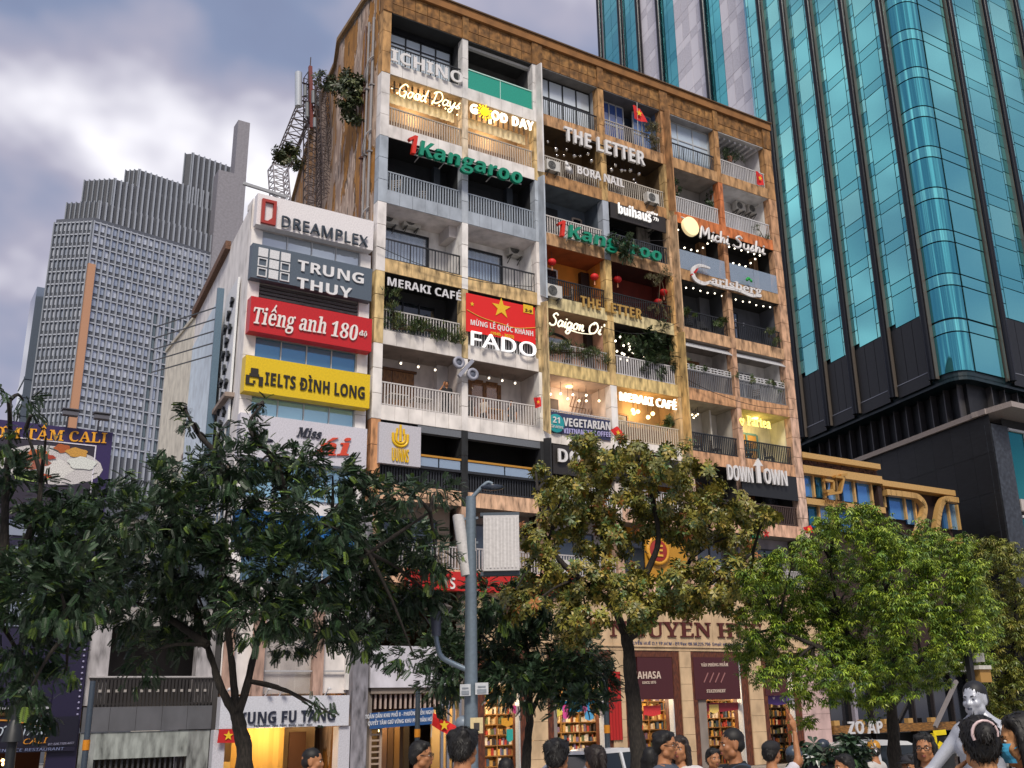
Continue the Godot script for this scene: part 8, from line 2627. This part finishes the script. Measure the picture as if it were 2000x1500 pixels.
# o: px, top, d, yaw (0 faces the camera, 90 faces right, 180 seen from behind), shirt, hair, label ...
func person(o: Dictionary) -> Node3D:
	var crown: Vector3 = o.at if o.has("at") else pd(o.px, o.top, o.d)
	var fy: float = o.get("floor", 0.0)
	var H: float = crown.y - fy
	var S := clampf(H / 1.68, 0.93, 1.03)
	if o.has("S"): S = o.S
	var base := Vector3(crown.x, fy, crown.z)
	var to := Vector3(-crown.x, 0, -crown.z).normalized()
	var rt := Vector3.UP.cross(to).normalized() * 1.0
	var yw: float = deg_to_rad(o.yaw)
	var fv := to * cos(yw) + rt * sin(yw)
	var t := thing("person", o.label, "person", base, o.get("group", "people on the promenade"), atan2(fv.x, fv.z))
	var far: bool = o.get("d", 40.0) > 9.5
	var skin: Material = mt(hx(o.get("skin", "b07850")), 0.4 if o.get("bare", false) else 0.6, 0.15 if o.get("bare", false) else 0.0, "fine", Vector3(9, 9, 9))
	var cloth: Material = mt(hx(o.shirt), 0.85, 0, "fine", Vector3(6, 6, 6))
	var hairm: Material = mt(hx(o.get("hair_c", "15110f")), 0.6, 0, "bark", Vector3(30, 4, 30))
	var V := func(x: float, y: float, z: float) -> Vector3: return Vector3(x * S, H + y * S, z * S)
	var lean: float = o.get("lean", 0.0)
	# arms: [elbow, wrist, hand direction] offsets from the crown; left is +x
	var al: Array = o.get("left", [Vector3(0.25, -0.66, -0.03), Vector3(0.25, -0.90, 0.06), Vector3(0, -1, 0.2)])
	var ar: Array = o.get("right", [Vector3(-0.25, -0.66, -0.03), Vector3(-0.25, -0.90, 0.06), Vector3(0, -1, 0.2)])
	var slv: float = o.get("sleeve", 0.6)
	var body := MB.new()
	var bp := []
	bp.push_back([V.call(0, -0.17, -0.015), V.call(0, -0.3, -0.03), 0.052 * S, 0.06 * S])
	bp.push_back([V.call(-0.12, -0.325, -0.02), V.call(0.12, -0.325, -0.02), 0.06 * S, 0.06 * S])
	bp.push_back([V.call(0, -0.38, 0), V.call(0, -0.8, 0), 0.1 * S, 0.1 * S])
	for e in [[-1, ar], [1, al]]:
		var s: float = e[0]
		var sh: Vector3 = V.call(s * 0.185, -0.36, -0.02)
		var el: Vector3 = V.call(e[1][0].x, e[1][0].y, e[1][0].z)
		var wr: Vector3 = V.call(e[1][1].x, e[1][1].y, e[1][1].z)
		bp.push_back([sh, el, 0.05 * S, 0.038 * S]); bp.push_back([el, wr, 0.039 * S, 0.027 * S])
		bp.push_back([Vector3(s * 0.09, H * 0.46, 0), Vector3(s * 0.1, H * 0.26, 0.02), 0.075 * S, 0.052 * S])
		bp.push_back([Vector3(s * 0.1, H * 0.26, 0.02), Vector3(s * 0.1, 0.07, 0), 0.052 * S, 0.036 * S])
		bp.push_back([Vector3(s * 0.1, 0.045, -0.03), Vector3(s * 0.11, 0.035, 0.15), 0.042, 0.034])
		bp.push_back([V.call(0, -0.8, 0), Vector3(s * 0.09, H * 0.46, 0), 0.1 * S, 0.08 * S])
	if o.get("bare", false):
		bp.append_array([[V.call(-0.15, -0.335, -0.02), V.call(0.15, -0.335, -0.02), 0.06 * S, 0.06 * S], [V.call(0, -0.45, 0), Vector3(0.185, 0.17, 0.115) * S], [V.call(0, -0.68, 0), Vector3(0.16, 0.22, 0.11) * S], [V.call(-0.07, -0.43, 0.07), Vector3(0.08, 0.06, 0.05) * S], [V.call(0.07, -0.43, 0.07), Vector3(0.08, 0.06, 0.05) * S], [V.call(-0.05, -0.24, -0.03), V.call(-0.15, -0.32, -0.03), 0.04 * S, 0.04 * S], [V.call(0.05, -0.24, -0.03), V.call(0.15, -0.32, -0.03), 0.04 * S, 0.04 * S]])
	sdf(body, bp, 0.024 if far else 0.018, 0.03)
	for e in [[-1, ar], [1, al]]:
		var hp := []
		var wr: Vector3 = V.call(e[1][1].x, e[1][1].y, e[1][1].z)
		hand(hp, wr, e[1][2], Vector3(e[0], 0.1, 0.3) if absf(e[1][2].y) > 0.6 else Vector3.UP, e[1][3] if e[1].size() > 3 else 0.5, S)
		sdf(body, hp, 0.009 if far else 0.0055, 0.008)
	var hp2 := [[V.call(0, -0.088, -0.012), Vector3(0.075, 0.09, 0.093) * S], [V.call(0, -0.15, 0.018), Vector3(0.058, 0.075, 0.068) * S], [V.call(0, -0.205, 0.04), V.call(0, -0.208, 0.045), 0.028 * S, 0.026 * S],
		[V.call(-0.04, -0.185, 0.012), V.call(0.04, -0.185, 0.012), 0.032 * S, 0.032 * S], [V.call(0, -0.112, 0.078), V.call(0, -0.148, 0.096), 0.009 * S, 0.0125 * S], [V.call(-0.013, -0.152, 0.084), V.call(0.013, -0.152, 0.084), 0.009 * S, 0.009 * S],
		[V.call(-0.035, -0.1, 0.07), V.call(0.035, -0.1, 0.07), 0.012 * S, 0.012 * S], [V.call(0.038, -0.145, 0.055), V.call(-0.038, -0.145, 0.055), 0.024 * S, 0.024 * S], [V.call(0, -0.18, 0.076), V.call(0, -0.182, 0.076), 0.016 * S, 0.016 * S],
		[V.call(0.074, -0.13, -0.008), Vector3(0.011, 0.031, 0.02) * S], [V.call(-0.074, -0.13, -0.008), Vector3(0.011, 0.031, 0.02) * S], [V.call(0, -0.17, -0.015), V.call(0, -0.27, -0.028), 0.05 * S, 0.054 * S]]
	sdf(body, hp2, 0.010 if far else 0.0068, 0.014)
	part("body", body, skin, t)
	# face
	var fq := MB.new(); var iq := MB.new(); var lq := MB.new()
	for s in [-1, 1]:
		fq.ball(V.call(s * 0.031, -0.118, 0.0745), Vector3(0.0135, 0.0068, 0.009) * S, 8, 5); iq.ball(V.call(s * 0.031, -0.118, 0.081), Vector3(0.006, 0.006, 0.004) * S, 8, 5)
		iq.tube([V.call(s * 0.016, -0.101, 0.087), V.call(s * 0.032, -0.096, 0.082), V.call(s * 0.047, -0.1, 0.07)], 0.0045 * S, 0.003 * S, 5)
	lq.ball(V.call(0, -0.176, 0.089), Vector3(0.022, 0.0045, 0.006) * S, 8, 5); lq.ball(V.call(0, -0.184, 0.088), Vector3(0.019, 0.0055, 0.006) * S, 8, 5)
	part("eyes", fq, mt(hx(o.get("eye_c", "cfc6be")), 0.3), t)
	part("pupils_and_brows", iq, mt(hx("17120f"), 0.4), t)
	part("lips", lq, mt(hx(o.get("lip_c", "8a4a40")), 0.5), t)
	# hair
	var hh := [[V.call(0, -0.068, -0.02), Vector3(0.082, 0.08, 0.094) * S], [V.call(0, -0.115, -0.05), Vector3(0.08, 0.085, 0.065) * S], [V.call(-0.05, -0.035, 0.035), V.call(0.05, -0.035, 0.035), 0.03 * S, 0.03 * S]]
	for s in [-1, 1]: hh.push_back([V.call(s * 0.07, -0.075, 0.01), V.call(s * 0.068, -0.125, -0.035), 0.02 * S, 0.018 * S])
	match o.get("hair", "short"):
		"long":
			for k in 5: hh.push_back([V.call(-0.06 + k * 0.03, -0.12, -0.06 + 0.02 * absf(k - 2)), V.call(-0.075 + k * 0.037, -0.36, -0.075 + 0.012 * absf(k - 2)), 0.045 * S, 0.03 * S])
			for s in [-1, 1]: hh.push_back([V.call(s * 0.075, -0.09, 0.015), V.call(s * 0.085, -0.3, -0.01), 0.02 * S, 0.026 * S])
		"bun": hh.push_back([V.call(0, -0.07, -0.13), Vector3(0.045, 0.045, 0.04) * S])
		"tail": hh.push_back([V.call(0, -0.08, -0.12), V.call(0, -0.26, -0.15), 0.035 * S, 0.015 * S])
		"fluffy":
			for k in 16: hh.push_back([V.call(sin(k * 2.4) * 0.06, -0.035 - 0.05 * absf(cos(k * 1.7)), cos(k * 2.4) * 0.06 - 0.025), Vector3.ONE * 0.035 * S])
		"crop": hh = [[V.call(0, -0.07, -0.014), Vector3(0.079, 0.08, 0.088) * S], [V.call(0, -0.12, -0.045), Vector3(0.076, 0.06, 0.06) * S]]
	var hm := MB.new()
	sdf(hm, hh, 0.011 if far else 0.008, 0.012)
	var fn := FastNoiseLite.new()
	fn.frequency = 14.0
	for i in hm.v.size(): hm.v[i] += hm.n[i] * fn.get_noise_3d(hm.v[i].x * 6.0, hm.v[i].y * 1.2, hm.v[i].z * 6.0) * 0.006
	var locks: int = 0 if o.get("hair", "short") == "crop" else (220 if far else 800)
	var hr := RandomNumberGenerator.new()
	hr.seed = int(crown.x * 1000.0)
	var nv := hm.v.size()
	for i in locks:
		var a := hr.randi() % nv
		var nn := hm.n[a]
		var fl := (Vector3(0, -0.8, -0.35 if hm.v[a].z < H else 0.0) + Vector3(hr.randfn(), hr.randfn() * 0.5, hr.randfn()) * 0.35)
		if nn.y > 0.6: fl = Vector3(hr.randfn(), 0, hr.randfn() + 0.3)
		fl = (fl - nn * fl.dot(nn) + nn * (0.08 if nn.y > 0.3 else 0.2)).normalized() * hr.randf_range(0.015, 0.038)
		var sd := fl.cross(nn).normalized() * 0.005
		var p0: Vector3 = hm.v[a] - nn * 0.002
		hm.tri(p0 - sd, p0 + sd, p0 + fl + nn * 0.003)
	part("hair", hm, hairm, t)
	# clothes
	if not o.get("bare", false):
		var sp := [[V.call(-0.155, -0.335, -0.02), V.call(0.155, -0.335, -0.02), 0.066 * S, 0.068 * S], [V.call(0, -0.47, 0), Vector3(0.185, 0.2, 0.122) * S], [V.call(0, -0.66, 0), Vector3(0.172, 0.22, 0.122) * S], [V.call(0, -0.84, 0), Vector3(0.178, 0.12, 0.125) * S]]
		for e in [[-1, ar], [1, al]]:
			var sh: Vector3 = V.call(e[0] * 0.185, -0.36, -0.02)
			var el: Vector3 = V.call(e[1][0].x, e[1][0].y, e[1][0].z)
			var wr: Vector3 = V.call(e[1][1].x, e[1][1].y, e[1][1].z)
			if slv <= 1.0: sp.push_back([sh, sh.lerp(el, slv), 0.068 * S, 0.064 * S])
			else:
				sp.push_back([sh, el, 0.068 * S, 0.056 * S]); sp.push_back([el, el.lerp(wr, slv - 1.0), 0.056 * S, 0.046 * S])
		if o.has("collar"):
			for k in 8:
				var an := TAU * k / 8; var an2 := TAU * (k + 1) / 8
				sp.push_back([V.call(sin(an) * 0.07, -0.285 + 0.02 * -cos(an), cos(an) * 0.065 - 0.025), V.call(sin(an2) * 0.07, -0.285 + 0.02 * -cos(an2), cos(an2) * 0.065 - 0.025), 0.016, 0.016])
		var sm := MB.new()
		sdf(sm, sp, 0.022 if far else 0.016, 0.035)
		var wn := FastNoiseLite.new()
		wn.frequency = 5.0
		for i in sm.v.size(): sm.v[i] += sm.n[i] * wn.get_noise_3d(sm.v[i].x * 2.0, sm.v[i].y, sm.v[i].z * 2.0) * 0.009
		part("shirt", sm, cloth, t)
	var tp := [[V.call(0, -0.86, 0), Vector3(0.168, 0.1, 0.118) * S]]
	for s in [-1, 1]:
		tp.push_back([V.call(s * 0.08, -0.88, 0), Vector3(s * 0.1, H * 0.26, 0.02), 0.095 * S, 0.07 * S]); tp.push_back([Vector3(s * 0.1, H * 0.26, 0.02), Vector3(s * 0.1, 0.09, 0), 0.07 * S, 0.058 * S])
	var tm := MB.new()
	sdf(tm, tp, 0.03, 0.03)
	part("trousers", tm, mt(hx(o.get("trousers", "22262e")), 0.85), t)
	if o.has("glasses"):
		var gq := MB.new()
		for s in [-1, 1]:
			var ring := []
			for k in 13: ring.push_back(V.call(s * 0.033 + cos(TAU * k / 12) * 0.024, -0.12 + sin(TAU * k / 12) * 0.018, 0.094))
			gq.tube(ring, 0.0028 * S, 0.0028 * S, 5, false)
			gq.bar(V.call(s * 0.057, -0.114, 0.092), V.call(s * 0.078, -0.116, 0.0), 0.005)
		gq.bar(V.call(-0.01, -0.116, 0.097), V.call(0.01, -0.116, 0.097), 0.005)
		part("glasses", gq, mt(hx("1c1816"), 0.3), t)
	if o.has("mask"):
		var kq := MB.new()
		for i in 8:
			for j in 5:
				var P := func(u, v): return V.call(sin((u - 0.5) * 2.3) * 0.072, -0.128 - v * 0.085, cos((u - 0.5) * 2.3) * 0.072 + 0.03 * sin(PI * clampf(v + 0.15, 0, 1)) + 0.012)
				kq.quad(P.call(i / 8.0, (j + 1) / 5.0), P.call((i + 1) / 8.0, (j + 1) / 5.0), P.call((i + 1) / 8.0, j / 5.0), P.call(i / 8.0, j / 5.0))
		for s in [-1, 1]: kq.bar(V.call(s * 0.066, -0.15, 0.045), V.call(s * 0.078, -0.125, -0.01), 0.004)
		part("face_mask", kq, mt(hx("3f9cc8"), 0.8), t)
	if o.has("cap"):
		var cq := MB.new()
		var cp := [[V.call(0, -0.06, -0.015), Vector3(0.092, 0.07 if o.cap != "helmet" else 0.09, 0.105) * S]]
		sdf(cq, cp, 0.012, 0.01)
		if o.cap != "helmet": cq.ball(V.call(0, -0.075, 0.11), Vector3(0.075, 0.008, 0.07) * S, 12, 4)
		part("cap" if o.cap != "helmet" else "helmet", cq, mt(hx(o.cap_c), 0.35 if o.cap == "helmet" else 0.8), t)
	if o.has("strap"):
		var kq := MB.new()
		kq.tube(smooth([V.call(0.11, -0.29, -0.1), V.call(0.115, -0.275, -0.02), V.call(0.1, -0.36, 0.105), V.call(0.07, -0.6, 0.135), V.call(0.03, -0.8, 0.13)], 4), 0.018, 0.018, 6)
		part("strap", kq, mt(hx(o.strap), 0.8), t)
	return t

func people() -> void:
	var up_r := [Vector3(-0.36, -0.52, 0.02), Vector3(-0.3, -0.27, 0.12), Vector3(0.3, 1, 0.1)]
	person({"px": 906, "top": 1422, "d": 7.2, "yaw": 155, "shirt": "c8b092", "sleeve": 1.9, "collar": 1, "hair": "fluffy", "label": "person seen from behind in a beige jacket with black hair, before the lamp post"})
	person({"px": 1088, "top": 1444, "d": 8.0, "yaw": 160, "shirt": "c9c9cc", "hair": "fluffy", "label": "person with tousled black hair seen from behind in a pale top before the car"})
	person({"px": 1161, "top": 1457, "d": 8.8, "hair_c": "2a1c14", "yaw": -150, "shirt": "d8ccc0", "hair": "tail", "label": "person with a black ponytail turned away beside the tousled one"})
	person({"px": 824, "top": 1448, "d": 9.8, "yaw": 75, "shirt": "262c3c", "glasses": 1, "label": "person in navy with glasses looking right before the blue banner"})
	person({"px": 612, "top": 1462, "d": 10.5, "hair": "crop", "yaw": 80, "shirt": "2c2c30", "label": "person in a dark top looking right before the warm lit spa shop"})
	person({"px": 1299, "top": 1428, "d": 9.6, "yaw": 70, "shirt": "4a5260", "glasses": 1, "hair": "fluffy", "label": "person in a slate tee with glasses turned to the right beside a friend in white"})
	person({"px": 1326, "top": 1438, "d": 10.3, "hair_c": "33221a", "yaw": -20, "shirt": "d4d0d0", "hair": "long", "label": "person in a white tee with long hair and a hand at the chin", "right": [Vector3(-0.26, -0.62, 0.1), Vector3(-0.08, -0.3, 0.16), Vector3(0.1, 1, -0.1), 1.0], "left": [Vector3(0.28, -0.6, 0.1), Vector3(0.34, -0.5, 0.32), Vector3(0.3, 0.3, 1)]})
	person({"px": 1427, "top": 1424, "d": 8.8, "yaw": -72, "shirt": "17181c", "collar": 1, "hair": "crop", "strap": "2c3848", "skin": "a06a44", "label": "person in a black polo with a shoulder strap looking left"})
	person({"px": 1506, "top": 1448, "d": 11.0, "yaw": 140, "shirt": "d0ccd4", "label": "person in a white shirt stretching one arm up towards the bookshop", "left": [Vector3(-0.3, -0.5, 0.0) * Vector3(-1, 1, 1), Vector3(0.26, -0.52, 0.25), Vector3(0, 0, 1)], "right": [Vector3(-0.27, -0.2, 0.08), Vector3(-0.22, 0.1, 0.12), Vector3(0.1, 1, 0), 0.2], "cap": "cap", "cap_c": "17171a"})
	person({"px": 1803, "top": 1432, "d": 9.2, "yaw": -12, "shirt": "121216", "hair": "long", "glasses": 1, "sleeve": 0.75, "label": "person in a black tee with long hair and thin glasses facing the street"})
	person({"px": 1899, "top": 1332, "d": 8.0, "floor": 0.26, "yaw": -28, "shirt": "9aa0b0", "bare": true, "skin": "b8bcc6", "eye_c": "8a90a0", "lip_c": "4a5060", "hair": "crop", "hair_c": "20222a", "trousers": "7a8090", "strap": "6a7282", "label": "living statue performer painted silver with one arm held out", "right": [Vector3(-0.36, -0.6, 0.12), Vector3(-0.5, -0.62, 0.34), Vector3(-0.6, 0.05, 0.5), 1.0]})
	var pl := MB.new()
	pl.lathe([Vector2(0.42, 0), Vector2(0.42, 0.22), Vector2(0.38, 0.26), Vector2(0.001, 0.26)], Transform3D(), 20)
	one("plinth", pl, paint("5a5e68"), "low round plinth under the silver performer", "plinth", gd(1899, 8.0))
	var w := person({"px": 1908, "top": 1401, "d": 5.4, "yaw": -168, "shirt": "1c1a1c", "sleeve": 0.3, "hair": "bun", "skin": "c08a5c", "label": "person with a hair bun and pale claw clip holding up a phone", "left": [Vector3(0.24, -0.6, 0.1), Vector3(0.125, -0.34, 0.1), Vector3(-0.15, 1, 0.05), 0.7]})
	var cl := MB.new()
	var hy: float = pd(1908, 1401, 5.4).y
	var arc := []
	for k in 11: arc.push_back(Vector3(cos(PI * 1.25 * k / 10 - 0.5) * 0.055, hy - 0.07 + sin(PI * 1.25 * k / 10 - 0.5) * 0.055, -0.13 + 0.01))
	cl.tube(arc, 0.009, 0.005, 6)
	part("hair_clip", cl, mt(hx("c8b0b0"), 0.3), w)
	var ph := MB.new()
	ph.box(Vector3(0.075, hy - 0.31, 0.13), Vector3(0.085, hy - 0.17, 0.2))
	part("phone", ph, mt(hx("16181c"), 0.2), w)
	person({"px": 1986, "top": 1394, "d": 5.5, "yaw": -80, "shirt": "2a2c34", "hair": "long", "mask": 1, "skin": "c08a5c", "label": "person in a blue face mask in profile beside the hair bun"})
	person({"px": 1703, "top": 1449, "d": 16.0, "yaw": -120, "shirt": "c4c0bc", "cap": "helmet", "cap_c": "b07a18", "S": 0.95, "label": "person in a mustard helmet and grey top beside the white car"})
	person({"px": 1645, "top": 1474, "d": 11.0, "yaw": -60, "shirt": "2a2220", "S": 0.95, "label": "person with short black hair before the white flowering bush"})
	person({"px": 1774, "top": 1474, "d": 11.5, "yaw": -35, "shirt": "8a8e98", "cap": "cap", "cap_c": "25262c", "S": 0.95, "label": "person in a dark cap and grey top before the white car's door"})
	person({"px": 1607, "top": 1447, "d": 15.0, "yaw": 160, "shirt": "34343a", "cap": "helmet", "cap_c": "2c3440", "S": 0.95, "label": "person in a dark helmet behind the white flowering bush"})
	person({"px": 1552, "top": 1460, "d": 13.0, "yaw": 120, "shirt": "8e96a4", "cap": "helmet", "cap_c": "3a4654", "S": 0.95, "label": "person in a blue grey helmet and pale top beside the reaching one"})
	person({"px": 1270, "top": 1460, "d": 11.0, "yaw": 170, "shirt": "c8b8a0", "hair": "long", "label": "person with long hair in a cream patterned top at the olive tree's trunk"})
	person({"px": 1392, "top": 1462, "d": 13.0, "yaw": 30, "shirt": "6a5450", "label": "person in dull red behind the black polo"})
	person({"px": 988, "top": 1482, "d": 12.0, "yaw": 180, "shirt": "2c3038", "S": 0.95, "label": "person in charcoal turned away below the dark leafy tree"})
	# guests on the percent cafe's balconies
	for e in [[872, 745, 10, "17171a", "guest in black holding a phone to the ear on the percent cafe's left balcony"], [923, 769, 20, "1c1c20", "guest in a black bucket hat behind the percent cafe's railing"], [950, 773, -30, "c8b8a8", "guest in a pale top seated at the wooden cafe table"], [1004, 779, 10, "22242a", "guest in dark clothes with hands at the mouth behind the percent cafe's railing"]]:
		var c := pz(e[0], e[1], -36.5)
		var seated: bool = e[0] > 900
		var q := {"at": Vector3(c.x, c.y, -36.5 if e[0] < 900 else -36.75), "yaw": e[2], "shirt": e[3], "floor": floor_y(5), "S": 0.98, "label": e[4], "group": "guests on the percent cafe's balconies"}
		if seated: q["S"] = clampf((c.y - floor_y(5)) / 1.5, 0.75, 0.98)
		if e[0] == 872: q["right"] = [Vector3(-0.3, -0.45, 0.05), Vector3(-0.12, -0.16, 0.06), Vector3(0.1, 1, 0), 0.8]
		if e[0] == 923: q["cap"] = "cap"; q["cap_c"] = "141416"
		if e[0] == 1004: q["right"] = [Vector3(-0.24, -0.6, 0.08), Vector3(-0.04, -0.28, 0.18), Vector3(0.2, 1, -0.1), 1.0]
		person(q)
